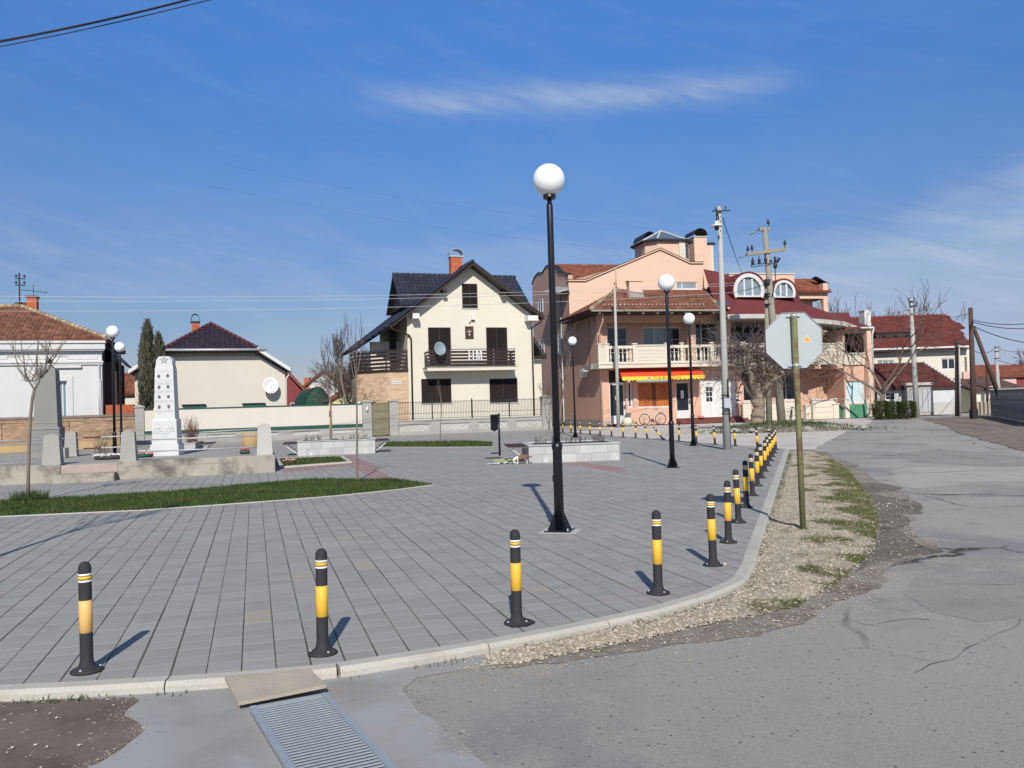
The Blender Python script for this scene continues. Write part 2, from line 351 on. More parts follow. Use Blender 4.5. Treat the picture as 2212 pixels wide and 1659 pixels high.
# ================================================================== GROUND
def ground_mat(name, base, layers, bump=.5, cracks=0, speck=None):
    """layers: (colour, scale, lo, hi, detail)"""
    m = bpy.data.materials.new(name); m.use_nodes = True; t = m.node_tree; b = t.nodes['Principled BSDF']; L = t.links.new
    def nd(k, **q):
        n = t.nodes.new(k)
        for a, v in q.items(): setattr(n, a, v)
        return n
    g = nd('ShaderNodeNewGeometry'); pos = g.outputs['Position']
    def noi(scale, det=6, ro=.6, di=0):
        n = nd('ShaderNodeTexNoise'); L(pos, n.inputs['Vector']); n.inputs['Scale'].default_value = scale; n.inputs['Detail'].default_value = det
        n.inputs['Roughness'].default_value = ro; n.inputs['Distortion'].default_value = di; return n.outputs[0]
    def ramp(f, lo, hi):
        n = nd('ShaderNodeMapRange'); L(f, n.inputs[0]); n.inputs[1].default_value = lo; n.inputs[2].default_value = hi; return n.outputs[0]
    col = nd('ShaderNodeRGB'); col.outputs[0].default_value = (*base, 1); out = col.outputs[0]
    for c, sc, lo, hi, de in layers:
        mm = nd('ShaderNodeMixRGB'); L(ramp(noi(sc, de, .62, .4), lo, hi), mm.inputs[0]); L(out, mm.inputs[1]); mm.inputs[2].default_value = (*c, 1); out = mm.outputs[0]
    if cracks:
        wv = nd('ShaderNodeMixRGB', blend_type='ADD'); wv.inputs[0].default_value = .35; L(pos, wv.inputs[1])
        nn = nd('ShaderNodeTexNoise'); L(pos, nn.inputs['Vector']); nn.inputs['Scale'].default_value = 1.7; nn.inputs['Detail'].default_value = 5; L(nn.outputs[1], wv.inputs[2])
        v = nd('ShaderNodeTexVoronoi', feature='DISTANCE_TO_EDGE'); L(wv.outputs[0], v.inputs['Vector']); v.inputs['Scale'].default_value = cracks
        k = nd('ShaderNodeMath', operation='MULTIPLY'); L(ramp(v.outputs[0], .012, .002), k.inputs[0]); L(ramp(noi(.35, 3), .47, .60), k.inputs[1])
        mm = nd('ShaderNodeMixRGB'); L(k.outputs[0], mm.inputs[0]); L(out, mm.inputs[1]); mm.inputs[2].default_value = (.05,.045,.04,1); out = mm.outputs[0]
    if speck:
        for (c, sc, th) in speck:
            v = nd('ShaderNodeTexVoronoi'); L(pos, v.inputs['Vector']); v.inputs['Scale'].default_value = sc
            r = nd('ShaderNodeSeparateColor'); L(v.outputs['Color'], r.inputs[0])
            k = nd('ShaderNodeMath', operation='MULTIPLY'); L(ramp(r.outputs[0], th, min(1, th+.04)), k.inputs[0]); L(ramp(v.outputs['Distance'], .42, .30), k.inputs[1])
            mm = nd('ShaderNodeMixRGB'); L(k.outputs[0], mm.inputs[0]); L(out, mm.inputs[1]); mm.inputs[2].default_value = (*c, 1); out = mm.outputs[0]
    L(out, b.inputs['Base Color']); b.inputs['Roughness'].default_value = .93; b.inputs['Specular IOR Level'].default_value = .25
    bn = nd('ShaderNodeBump'); L(noi(70, 8, .75), bn.inputs['Height']); bn.inputs['Strength'].default_value = bump; bn.inputs['Distance'].default_value = .012; L(bn.outputs[0], b.inputs['Normal'])
    return m
M['asphalt'] = ground_mat('worn_asphalt', (.345,.322,.290), [((.375,.355,.325), .45, .40, .65, 4), ((.255,.25,.245), .33, .50, .60, 7), ((.225,.215,.205), .9, .58, .70, 7), ((.39,.36,.31), 2.4, .55, .75, 6), ((.20,.195,.19), 30, .56, .80, 3), ((.43,.41,.38), 55, .60, .78, 2)], .8, .30, [((.42,.41,.38), 55, .93), ((.10,.10,.10), 38, .95)])
M['apron'] = ground_mat('smooth_concrete', (.305,.30,.288), [((.335,.335,.335), .9, .42, .6, 4), ((.255,.242,.225), 1.6, .50, .68, 7), ((.33,.29,.25), 2.2, .56, .76, 7), ((.19,.175,.16), 5, .64, .78, 7)], .2)
M['lane'] = ground_mat('dusty_pale_road', (.56,.52,.47), [((.44,.41,.365), .5, .45, .7, 5), ((.60,.565,.52), 2, .55, .75, 5), ((.27,.25,.23), 1.2, .62, .8, 6)], .5, 0, [((.55,.52,.47), 30, .9)])
M['walk'] = ground_mat('grey_pavement', (.34,.325,.305), [((.32,.31,.295), .6, .4, .65, 5), ((.22,.21,.20), 1.5, .55, .75, 5)], .3)
M['wetsoil'] = ground_mat('damp_dirt', (.155,.120,.102), [((.21,.17,.14), 1.4, .42, .66, 6), ((.10,.078,.066), 3, .52, .7, 6), ((.30,.27,.235), 5, .60, .74, 5)], .7, 0, [((.45,.40,.36), 34, .95)])
M['dirt'] = ground_mat('trodden_dirt', (.20,.165,.135), [((.27,.235,.20), .9, .45, .65, 6), ((.13,.105,.085), 2.1, .5, .7, 6), ((.085,.11,.035), 1.3, .62, .72, 6)], .7, 0, [((.42,.38,.33), 30, .94)])
M['land'] = ground_mat('rough_ground', (.17,.15,.12), [((.10,.12,.05), .3, .45, .6, 5), ((.25,.22,.18), 1.1, .5, .7, 6)], .6)
M['joint'] = ground_mat('joint_sand', (.10,.096,.080), [((.06,.07,.04), 1.1, .5, .65, 5), ((.20,.19,.155), .8, .47, .60, 6)], .5)

sheet('ground', [(-900,-300),(900,-300),(900,1500),(-900,1500)], -.15, M['land'])
sheet('road', [(-70,-25),(60,-25),(60,30),(34,40),(31,56),(60,61),(60,72),(10,72),(6,66),(-70,30)], -.06, M['asphalt'])
# ---- plaza outline (inner kerb edge), convex
KN = [G(0,1481), G(201,1471.5), G(480,1454), G(717,1434.6), G(993,1391.7), G(1088.6,1374), G(1209.7,1351.8), G(1319,1329.4), G(1405,1310.8), G(1518,1277.6), G(1581,1250.3), G(1600,1221), G(1616,1176), G(1693.4,974.5)]
d0 = (KN[1]-KN[0]).normalized()
kd = (KN[-1]-KN[-2]).normalized()
KIN = [KN[0]-d0*14] + KN            # inner edge, left to right
BACKR = G(1696,969); BACK = G(1214,933); BACK = BACK+(BACK-G(1594,963.8)).normalized()*2
PL = [Vector((p.x, p.y)) for p in KIN]+[Vector((BACKR.x, BACKR.y)), Vector((BACK.x, BACK.y)), Vector((-34, BACK.y-13.2)), Vector((-34, 0))]
def hull(ps):
    ps = sorted({(round(p[0],4), round(p[1],4)) for p in ps}); lo = []; up = []
    cr = lambda o,a,b: (a[0]-o[0])*(b[1]-o[1])-(a[1]-o[1])*(b[0]-o[0])
    for p in ps:
        while len(lo) > 1 and cr(lo[-2], lo[-1], p) <= 0: lo.pop()
        lo.append(p)
    for p in reversed(ps):
        while len(up) > 1 and cr(up[-2], up[-1], p) <= 0: up.pop()
        up.append(p)
    return lo[:-1]+up[:-1]
PLH = hull(PL)
sheet('plaza', PLH, -.0034, M['joint'], .12)
# ---- planting strips, platform: holes in the paving
def px(l, z=0): return [G(a, b, z).to_2d() for a, b in l]
G1U = px([(-60,1088),(0,1084),(197,1072.8),(366,1063),(622,1040.5),(675,1036),(853,1036),(935.5,1048)]); G1L = px([(853,1058.6),(720,1072),(587.6,1082.6),(318,1102),(0,1116.4),(-60,1121)])
GR1 = G1U+G1L
GR2 = px([(597,992.3),(736,987),(755,1000),(609,1011)])
GR3 = px([(818,965.5),(835,957),(1010,954),(1063,957),(1064,965),(940,966)])
ENC_A = G(595,1019.4); ENC_B = G(-80,1046)
RED1 = px([(722,985),(765,983),(862,1040),(805,1040),(752,1004)]); RED2 = px([(1222,1000),(1262,998),(1352,1014),(1340,1022),(1262,1010)]); RED3 = px([(603,1012),(757,1000),(770,1004),(606,1021)])
holes = [GR1, GR2, GR3]
# ---- pavers
def clip(poly, a, b):      # keep left of a->b
    out = []; n = len(poly); d = (b[0]-a[0], b[1]-a[1]); f = lambda p: d[0]*(p[1]-a[1])-d[1]*(p[0]-a[0])
    for i in range(n):
        p, q = poly[i], poly[(i+1)%n]; fp, fq = f(p), f(q)
        if fp >= 0: out.append(p)
        if (fp >= 0) != (fq >= 0): t = fp/(fp-fq); out.append((p[0]+(q[0]-p[0])*t, p[1]+(q[1]-p[1])*t))
    return out
vp = ray((548, 892.6)); PA = math.atan2(vp.x, vp.y)          # long joints run this way
cdir = Vector((math.sin(PA), math.cos(PA))); rdir = Vector((cdir.y, -cdir.x))
rng = random.Random(5)
PW = .2115
M['paver'] = mat('grey_concrete_paver', (.300,.293,.278), .88, .09, .55, .09, 70, .25, 80, isl=.075, coord='Object', stains=(((.335,.33,.31), .8, .58, .80), ((.20,.195,.18), 1.9, .60, .78), ((.11,.105,.09), 13, .70, .76)))
M['paver_y'] = mat('yellowish_paver', (.34,.31,.255), .88, .07, .55, .07, 70, .25, 80)
M['paver_r'] = mat('red_paver', (.31,.20,.19), .88, .10, 1.2, .07, 70, .25, 80, isl=.12)
M['paver_m'] = mat('mauve_paver', (.295,.272,.27), .88, .07, .55, .07, 70, .25, 80, isl=.08)
plaza_o = bpy.data.objects['plaza']
cells = []
edges = [(PLH[i], PLH[(i+1)%len(PLH)]) for i in range(len(PLH))]
ENCLOC = None
phiE = R(16.3)
FE = Fr(G(595,1019.4), phiE)
yell = {(-2,0),(0,0)}
for i in range(-190, 190):
    off = rng.choice((0, .5, 0, .33, .5, 0))*PW if i % 1 == 0 else 0
    wob = rng.uniform(-.004, .004)
    for j in range(-90, 260):
        cx, cy = (rdir*(i*PW+wob)+cdir*(j*PW*.955+off))
        if cy < 3.5 or cy > 52 or cx < -33.5 or cx > 12: continue
        if abs(cx) > .66*cy+3 and cy > 5: continue
        hx = PW/2-.0048-rng.uniform(0, .0015); hy = PW*.955/2-.0024
        q = [Vector((cx, cy))+rdir*a+cdir*b for a, b in ((-hx,-hy),(hx,-hy),(hx,hy),(-hx,hy))]
        if any(inpoly(cx, cy, h) for h in holes): continue
        el_ = FE.loc((cx, cy, 0))
        if -30 < el_.x < -.1 and .1 < el_.y < 7: continue
        poly = [(p.x, p.y) for p in q]; cut = False
        for a, b in edges:
            s_ = (b[0]-a[0])*(cy-a[1])-(b[1]-a[1])*(cx-a[0])
            if s_ < .2*math.hypot(b[0]-a[0], b[1]-a[1]): poly = clip(poly, a, b); cut = True
            if len(poly) < 3: break
        if len(poly) < 3: continue
        cells.append((math.hypot(cx, cy), poly, cx, cy, cut))
cells.sort(key=lambda c: c[0])
stuff = {k: MB() for k in ('paver', 'paver_y', 'paver_r', 'paver_m')}
ysp = [G(640,1247), G(757,1157), G(1152,1276), G(1203,1120), G(1190,1085), G(785,1222), G(560,1330)]
nsep = 0
def frustum(mb, poly, c, z, ox=0, oy=0):
    n = len(poly); tz = [z+rng.uniform(-.0006,.0006) for _ in range(n)]
    e = .002; vs = []
    for (x, y) in poly: vs.append((x-ox, y-oy, z-.012))
    for k, (x, y) in enumerate(poly): vs.append((x-ox, y-oy, tz[k]-.0006))
    for k, (x, y) in enumerate(poly):
        dx, dy = c[0]-x, c[1]-y; l = math.hypot(dx, dy) or 1; vs.append((x-ox+dx/l*e, y-oy+dy/l*e, tz[k]))
    fs = [tuple(range(2*n, 3*n))]
    for r_ in range(2):
        for k in range(n): fs.append((r_*n+k, r_*n+(k+1)%n, (r_+1)*n+(k+1)%n, (r_+1)*n+k))
    mb.add(vs, fs)
for dist, poly, cx, cy, cut in cells:
    k = 'paver'
    if inpoly(cx, cy, RED1) or inpoly(cx, cy, RED2) or inpoly(cx, cy, RED3): k = 'paver_r'
    elif any(math.hypot(cx-y_.x, (cy-y_.y)*.8) < .13 for y_ in ysp): k = 'paver_y'
    elif mnoise.noise(Vector((cx*.55, cy*.35, 3))) > .22 and rng.random() < .55: k = 'paver_m'
    z = rng.uniform(-.0008, .0008)+.0015*mnoise.noise(Vector((cx, cy, 0)))
    ctr = (sum(p[0] for p in poly)/len(poly), sum(p[1] for p in poly)/len(poly))
    if dist < 7.3 and nsep < 300 and abs(cx) < .66*cy+.3:
        m_ = MB(); frustum(m_, poly, ctr, z, ctr[0], ctr[1]); m_.build('paver', M[k], plaza_o, loc=(ctr[0], ctr[1], 0)); nsep += 1
    else: frustum(stuff[k], poly, ctr, z)
for k, m_ in stuff.items():
    if m_.f: m_.build({'paver':'paver_field','paver_y':'yellow_paver_field','paver_r':'red_paver_field','paver_m':'mauve_paver_field'}[k], M[k], plaza_o, kind='stuff')

# ---- kerb stones round the plaza
kerb = thing('kerb', 'pale concrete kerb curving round the front and right edge of the paved square', 'kerb'); kerb['kind'] = 'structure'; del kerb['category']
def offset(pts, d):
    out = []
    for i, p in enumerate(pts):
        a = pts[max(i-1,0)]; b = pts[min(i+1,len(pts)-1)]; t = (b-a).normalized(); out.append(p+Vector((t.y, -t.x))*d)
    return out
kp = [Vector((p.x, p.y)) for p in KIN]+[Vector((BACKR.x, BACKR.y))]
# resample finely with smoothing
dense = []
for i in range(len(kp)-1):
    n = max(1, int((kp[i+1]-kp[i]).length/.08))
    dense += [kp[i]+(kp[i+1]-kp[i])*k/n for k in range(n)]
dense.append(kp[-1])
for _ in range(3): dense = [dense[0]]+[(dense[i-1]+dense[i]*2+dense[i+1])/4 for i in range(1, len(dense)-1)]+[dense[-1]]
acc = 0; cuts = [0]; total = [0]
for i in range(1, len(dense)): total.append(total[-1]+(dense[i]-dense[i-1]).length)
def at_len(s):
    for i in range(1, len(dense)):
        if total[i] >= s: t = (s-total[i-1])/(total[i]-total[i-1]); return dense[i-1]+(dense[i]-dense[i-1])*t
    return dense[-1]
s0 = 0
k_i = 0
while s0 < total[-1]-.2:
    L_ = 1.0; s1 = min(s0+L_, total[-1]); n = 6
    ctr = [at_len(s0+.004+(s1-s0-.008)*q/n) for q in range(n+1)]
    inn = offset(ctr, 0.004); mid = offset(ctr, .10); ch = offset(ctr, .125)
    zt = .004+rng.uniform(-.002,.003); m_ = MB(); vs = []
    for a, b, c in zip(inn, mid, ch):
        vs += [(a.x,a.y,-.15),(a.x,a.y,zt),(b.x,b.y,zt-.002),(c.x,c.y,zt-.028),(c.x,c.y,-.15)]
    fs = []
    for q in range(n):
        for r_ in range(5): fs.append((q*5+r_, q*5+(r_+1)%5, q*5+5+(r_+1)%5, q*5+5+r_))
    fs += [(4,3,2,1,0), tuple(n*5+r_ for r_ in range(5))]
    m_.add(vs, fs)
    o = m_.build('kerbstone', M['kerb'], kerb)
    bm = bmesh.new(); bm.from_mesh(o.data); bmesh.ops.recalc_face_normals(bm, faces=bm.faces); bm.to_mesh(o.data); bm.free()
    s0 = s1
# ---- edging strips round the planting beds
def edging(name, pts, w=.07, z=.012, segl=1.0, closed=False):
    e = thing(name, 'x', 'x'); e['kind'] = 'structure'; del e['category']; del e['label']
    P = [Vector((p[0], p[1])) for p in pts]
    if closed: P.append(P[0])
    for i in range(len(P)-1):
        a, b = P[i], P[i+1]; L_ = (b-a).length; n = max(1, round(L_/segl))
        for q in range(n):
            c, d = a+(b-a)*q/n, a+(b-a)*(q+1)/n; t = (d-c).normalized()*.004
            MB().bar(((c+t).x,(c+t).y,z/2-.03), ((d-t).x,(d-t).y,z/2-.03), w, z+.06).build('edging_stone', M['edging'], e)
    return e
edging('bed_edging', G1L+[G1U[-1]] if False else [G1U[-1]]+G1L, .07)
edging('bed_edging', G1U, .05, .006)
edging('bed_edging', GR2, .12, .05, 1.0, True)
edging('bed_edging', GR3, .06, .01, 1.0, True)
sheet('lawn', GR1, .004, M['grasssoil']); sheet('lawn', GR2, .02, M['grasssoil']); sheet('lawn', GR3, .006, M['grasssoil'])
# ---- concrete apron, wet dirt, dirt fringe, lane, far dirt
def pz(l, z): return [G(a, b, z).to_2d() for a, b in l]
AP = pz([(-200,1525),(0,1512),(480,1478),(740,1450),(1000,1412),(1060,1408),(1040,1440),(900,1462),(870,1490),(905,1540),(990,1600),(1060,1659),(1150,1760),(-200,1760)], -.055)
sheet('concrete_apron', jag(AP, .025, .022, 1), -.0565, M['apron'])
WS = pz([(-120,1520),(0,1516),(120,1511),(255,1507),(292,1510),(272,1528),(262,1545),(296,1560),(300,1580),(262,1612),(215,1640),(170,1659),(120,1700),(-120,1720)], -.05)
sheet('dirt_patch', jag(WS, .02, .022, 2), -.0535, M['wetsoil'])
VG = pz([(1035,1440),(1045,1415),(1090,1399),(1210,1376),(1320,1352),(1420,1333),(1530,1303),(1600,1270),(1622,1225),(1640,1175),(1716,975),(1780,975),(1850,1005),(1920,1060),(1968,1075),(1975,1110),(1962,1130),(1985,1165),(2040,1188),(1930,1215),(1905,1250),(1850,1290),(1790,1310),(1735,1350),(1600,1375),(1480,1385),(1330,1410),(1200,1430),(1080,1445)], -.055)
M['fringe'] = ground_mat('dusty_fringe', (.235,.205,.170), [((.30,.27,.23), 1.8, .45, .65, 7), ((.15,.120,.095), 1.1, .52, .66, 7), ((.33,.30,.26), 9, .55, .7, 5), ((.09,.105,.035), 2.0, .62, .70, 7)], .8, 0, [((.50,.45,.38), 42, .88), ((.12,.10,.085), 30, .92)])
sheet('dirt_fringe', jag(VG, .03, .07, 3), -.0555, M['fringe'])
LN = [G(1697,968), G(1594,962.5), G(1214,931)+Vector((-.3,3,0)), Fr(G(1300,921), R(13)).W(-1,-.2), Fr(G(1300,921), R(13)).W(21,-.2), G(1880,913), G(1840,925), G(1800,945), G(1760,968)]
sheet('side_lane', jag([p.to_2d() for p in LN], .5, .10, 4), -.046, M['lane'])
BK = Fr(G(786,944), R(19.45))
sheet('sidewalk', [BK.W(-34,-10).to_2d(), BK.W(-34,0).to_2d(), BK.W(14,0).to_2d(), BK.W(14,-6).to_2d(), (BACK.x+.4, BACK.y), (BACK.x, BACK.y)]+[(-34, BACK.y-13.2)], -.010, M['walk'], .1)
FD = pz([(1990,905),(2017,913),(2046,921),(2068,935),(2134,953),(2212,974),(2400,1010),(2600,980),(2300,890),(2107,899),(2060,901)], -.05)
sheet('dirt_verge', jag(FD, .4, .12, 5), -.046, M['dirt'])
# ---- gravel verge: a low bank of stones and grass beside the kerb
def cell_mesh(poly, step, hf, colf):
    xs = [p[0] for p in poly]; ys = [p[1] for p in poly]; nx = int((max(xs)-min(xs))/step)+2; ny = int((max(ys)-min(ys))/step)+2
    vs = []; cs = []; fs = []; idx = {}
    for j in range(ny):
        for i in range(nx):
            x, y = min(xs)+i*step, min(ys)+j*step
            if inpoly(x, y, poly): idx[(i,j)] = len(vs); vs.append((x, y, hf(x, y))); cs.append(colf(x, y))
    for (i, j) in idx:
        q = [(i,j),(i+1,j),(i+1,j+1),(i,j+1)]
        if all(k in idx for k in q): fs.append([idx[k] for k in q])
    return vs, fs, cs
VB = pz([(1040,1436),(1050,1415),(1092,1399),(1210,1376),(1320,1352),(1420,1333),(1530,1303),(1600,1270),(1622,1225),(1640,1175),(1714,975),(1770,978),(1830,1010),(1880,1075),(1900,1120),(1892,1180),(1845,1235),(1790,1275),(1720,1310),(1640,1330),(1520,1352),(1380,1385),(1240,1410),(1120,1432)], -.05)
VBj = jag(VB, .12, .04, 9)
def dist_edge(x, y, poly):
    b = 9
    for i in range(len(poly)):
        ax, ay = poly[i][0], poly[i][1]; bx, by = poly[(i+1)%len(poly)][0], poly[(i+1)%len(poly)][1]; dx, dy = bx-ax, by-ay; l = dx*dx+dy*dy or 1e-9
        t = max(0, min(1, ((x-ax)*dx+(y-ay)*dy)/l)); b = min(b, math.hypot(x-ax-dx*t, y-ay-dy*t))
    return b
kline = [(p.x, p.y) for p in offset(dense, .12)]
def kdist(x, y): return min(math.hypot(x-a, y-b) for a, b in kline[::3])
def vh(x, y):
    e = dist_edge(x, y, VB); return -.052+min(1, e/.35)*(.025+.035*(mnoise.noise(Vector((x*2.2, y*2.2, 1)))+.4))+.010*mnoise.noise(Vector((x*9, y*9, 2)))
def vgreen(x, y):      # 0 gravel .. 1 grass: grass sits away from the kerb
    k = kdist(x, y); return max(0, min(1, (k-.50)/.55+1.9*mnoise.noise(Vector((x*1.7, y*1.7, 5)))+.9*mnoise.noise(Vector((x*5, y*5, 8)))-.12))
vs, fs, cs = cell_mesh(VBj, .045, vh, vgreen)
vm = bpy.data.meshes.new('gravel_verge'); vm.from_pydata(vs, [], fs); at = vm.attributes.new('green', 'FLOAT', 'POINT'); at.data.foreach_set('value', cs)
vo = bpy.data.objects.new('gravel_verge', vm); COL.objects.link(vo); vo['kind'] = 'structure'
M['verge'] = ground_mat('gravel_and_turf', (.43,.365,.285), [((.30,.25,.19), 2.5, .45, .65, 6), ((.52,.46,.38), 14, .5, .65, 4), ((.16,.13,.10), 24, .60, .72, 3)], .9, 0, [((.60,.54,.46), 30, .8)])
t = M['verge'].node_tree; b_ = t.nodes['Principled BSDF']; prev = b_.inputs['Base Color'].links[0].from_socket
an = t.nodes.new('ShaderNodeAttribute'); an.attribute_name = 'green'; mm = t.nodes.new('ShaderNodeMixRGB'); t.links.new(an.outputs['Fac'], mm.inputs[0]); t.links.new(prev, mm.inputs[1])
gc = t.nodes.new('ShaderNodeMixRGB'); n_ = t.nodes.new('ShaderNodeTexNoise'); n_.inputs['Scale'].default_value = 5; g_ = t.nodes.new('ShaderNodeNewGeometry'); t.links.new(g_.outputs['Position'], n_.inputs['Vector'])
t.links.new(n_.outputs[0], gc.inputs[0]); gc.inputs[1].default_value = (.055,.062,.022,1); gc.inputs[2].default_value = (.16,.135,.09,1); t.links.new(gc.outputs[0], mm.inputs[2]); t.links.new(mm.outputs[0], b_.inputs['Base Color'])
vm.materials.append(M['verge'])
def pebbles(name, n, pick, smin, smax, material, zf, seed):
    r = random.Random(seed); mb = MB(); k = 0; tries = 0
    while k < n and tries < n*12:
        tries += 1; p = pick(r)
        if p is None: continue
        s = smin+(smax-smin)*r.random()**2.2; a = r.random()*6.28; c, d = math.cos(a), math.sin(a); sx, sy, sz = s*r.uniform(.7,1.2), s*r.uniform(.6,1), s*r.uniform(.35,.7)
        z = zf(p[0], p[1])+sz*.3; base = [(sx,0,0),(0,sy,0),(-sx,0,0),(0,-sy,0),(sx*.2,0,sz),(0,0,-sz)]
        mb.add([(p[0]+c*x*r.uniform(.75,1.2)-d*y, p[1]+d*x+c*y*r.uniform(.75,1.2), z+w*r.uniform(.7,1.2)) for x, y, w in base],
               [(0,1,4),(1,2,4),(2,3,4),(3,0,4),(1,0,5),(2,1,5),(3,2,5),(0,3,5)]); k += 1
    return mb.build(name, material, kind='stuff')
bx0, bx1, by0, by1 = min(p[0] for p in VB), max(p[0] for p in VB), min(p[1] for p in VB), max(p[1] for p in VB)
def pickv(r):
    y = by0+(by1-by0)*r.random()**1.6; x = r.uniform(bx0, bx1)
    if not inpoly(x, y, VB) or r.random() < vgreen(x, y)*.8: return None
    return x, y
pebbles('gravel', 21000, pickv, .006, .021, M['pebble'], vh, 3)
def pickf(r):
    y = r.uniform(4, 14); x = r.uniform(-.5, 9)
    return (x, y) if inpoly(x, y, VG) and not inpoly(x, y, VB) else None
pebbles('loose_stones', 1500, pickf, .004, .020, M['pebble'], lambda x, y: -.05, 4)
def picke(r):      # grit thinning out over the asphalt beside the fringe
    i = r.randrange(len(VG)); a = Vector(VG[i]); b = Vector(VG[(i+1)%len(VG)]); p = a.lerp(b, r.random()); q = (p.x+r.gauss(0,.16), p.y+r.gauss(0,.16))
    return None if inpoly(q[0], q[1], PLH) or inpoly(q[0], q[1], VB) else q
pebbles('grit', 5200, picke, .002, .010, M['pebble'], lambda x, y: -.057, 16)
def pickr(r):
    y = r.uniform(3.4, 26); x = r.uniform(-3, .6*y+1)
    if inpoly(x, y, PLH) or inpoly(x, y, VB): return None
    return x, y
pebbles('loose_stones', 260, pickr, .004, .013, M['pebble'], lambda x, y: -.058, 6)
DP = pz([ZX(a, b) for a, b in ((1010,330),(1080,400),(1300,405),(1440,432),(1400,450),(1180,470),(1330,490),(1530,520),(1570,560),(1560,598),(1420,602),(1475,650),(1440,690),(1440,730),(1500,790),(1600,818),(1660,822),(1700,845),(1600,862),(1480,868),(1300,900),(1150,960),(1060,1010),(1200,860),(1290,760),(1280,640),(1200,560),(1060,500),(980,420))], -.05)
sheet('damp_patch', jag(DP, .03, .035, 12), -.0535, ground_mat('damp_dark_dirt', (.160,.138,.115), [((.19,.165,.14), 1.6, .46, .64, 7), ((.085,.07,.06), 2.6, .54, .7, 7), ((.26,.24,.21), 7, .60, .74, 6)], .7, 0, [((.46,.42,.36), 40, .92)]))
for k, (pp, cc) in enumerate(((((1340,330),(1500,298),(1900,300),(2212,296),(2400,300),(2400,395),(2212,392),(1900,402),(1560,440),(1400,420)), (.40,.385,.355)), (((1500,985),(1700,1010),(1950,1045),(2212,1050),(2400,1060),(2400,1240),(2150,1260),(1900,1290),(1600,1230),(1420,1110)), (.305,.288,.265)), (((1650,180),(2212,235),(2400,250),(2400,290),(1900,290),(1500,270),(1400,215)), (.30,.288,.268)))):
    sheet('asphalt_patch', jag(pz([ZX(*q) for q in pp], -.05), .06, .05, 20+k), -.0575, ground_mat('patched_asphalt', cc, [((cc[0]*.84,cc[1]*.84,cc[2]*.84), .9, .48, .66, 7), ((cc[0]*1.15,cc[1]*1.15,cc[2]*1.14), 2.4, .55, .72, 7), ((.20,.195,.19), 30, .58, .80, 3)], .8, .30, [((.44,.42,.39), 55, .93)]))
for k, pp in enumerate((((1270,606),(1480,600),(1700,575),(1950,560),(2212,548),(2500,540)), ((1480,985),(1580,1012),(1700,1046),(1900,1052),(2212,1046)), ((1500,1620),(1620,1560),(1760,1530),(1900,1440),(1990,1390),(2120,1340),(2212,1262)), ((1800,640),(1900,680),(2000,690),(2100,720)), ((1640,395),(1900,398),(2212,392)), ((1080,1270),(1200,1310),(1320,1290),(1500,1270),(1700,1280)), ((900,200),(1300,212),(1800,225),(2212,238)))):
    P = pz([ZX(*q) for q in pp], -.05); o_ = []
    for a, b in zip(P, P[1:]):
        n = max(2, int((b-a).length/.08))
        for q in range(n): c = a+(b-a)*q/n; o_.append(Vector((c.x, c.y+.05*mnoise.noise(Vector((c.x*3, c.y*3, k))), 0)))
    mb_ = MB(); vs_ = []
    for i_, c in enumerate(o_): w_ = .0015+.016*abs(mnoise.noise(Vector((c.x*5, c.y*5, 9)))); vs_ += [(c.x, c.y-w_, -.0565), (c.x, c.y+w_, -.0565)]
    mb_.add(vs_, [(2*i_, 2*i_+2, 2*i_+3, 2*i_+1) for i_ in range(len(o_)-1)]); mb_.build('road_crack', M['joint'], kind='structure')
def pickw2(r):
    i = r.randrange(len(WS)); a = Vector(WS[i]); b = Vector(WS[(i+1)%len(WS)]); p = a.lerp(b, r.random()); return p.x+r.gauss(0,.03), p.y+r.gauss(0,.03)
pebbles('grit', 900, pickw2, .0015, .006, M['pebble'], lambda x, y: -.0535, 17)
def picka(r):
    i = r.randrange(4, len(AP)-3); a = Vector(AP[i]); b = Vector(AP[(i+1)%len(AP)]); p = a.lerp(b, r.random()); return p.x+r.gauss(0,.05), p.y+r.gauss(0,.05)
pebbles('grit', 1100, picka, .0015, .006, M['pebble'], lambda x, y: -.0565, 18)
def pickw(r):
    y = r.uniform(3.4, 5.6); x = r.uniform(-4, -1.2)
    return (x, y) if inpoly(x, y, WS) else None
pebbles('loose_stones', 70, pickw, .004, .013, mat('pink_chips', (.55,.46,.42), .9, isl=.3), lambda x, y: -.046, 8)
def blades(name, n, pick, hmin, hmax, zf, seed, w=.006, material=None):
    r = random.Random(seed); mb = MB(); k = tries = 0
    while k < n and tries < n*15:
        tries += 1; p = pick(r)
        if p is None: continue
        z = zf(p[0], p[1]); h = r.uniform(hmin, hmax); a = r.random()*6.28; l = r.uniform(.1, .8)*h; ww = w*r.uniform(.6,1.4)
        c, d = math.cos(a)*ww, math.sin(a)*ww; b = r.random()*6.28
        mb.add([(p[0]-c, p[1]-d, z-.005), (p[0]+c, p[1]+d, z-.005), (p[0]+math.cos(b)*l, p[1]+math.sin(b)*l, z+h)], [(0,1,2)]); k += 1
    return mb.build(name, material or M['grass'], kind='stuff')
def pickg(poly, pw=1.0):
    x0, x1, y0, y1 = min(p[0] for p in poly), max(p[0] for p in poly), min(p[1] for p in poly), max(p[1] for p in poly)
    def f(r):
        x, y = r.uniform(x0, x1), r.uniform(y0, y1)
        return (x, y) if inpoly(x, y, poly) and mnoise.noise(Vector((x*1.7, y*1.7, 9))) > -.35-.2*r.random() else None
    return f
gb1 = GR1
blades('grass', 42000, pickg(gb1), .02, .075, lambda x, y: .004, 11, .011)
blades('grass', 5000, pickg(GR2), .02, .05, lambda x, y: .02, 12, .014)
blades('grass', 7000, pickg(GR3), .03, .13, lambda x, y: .006, 13, .018)
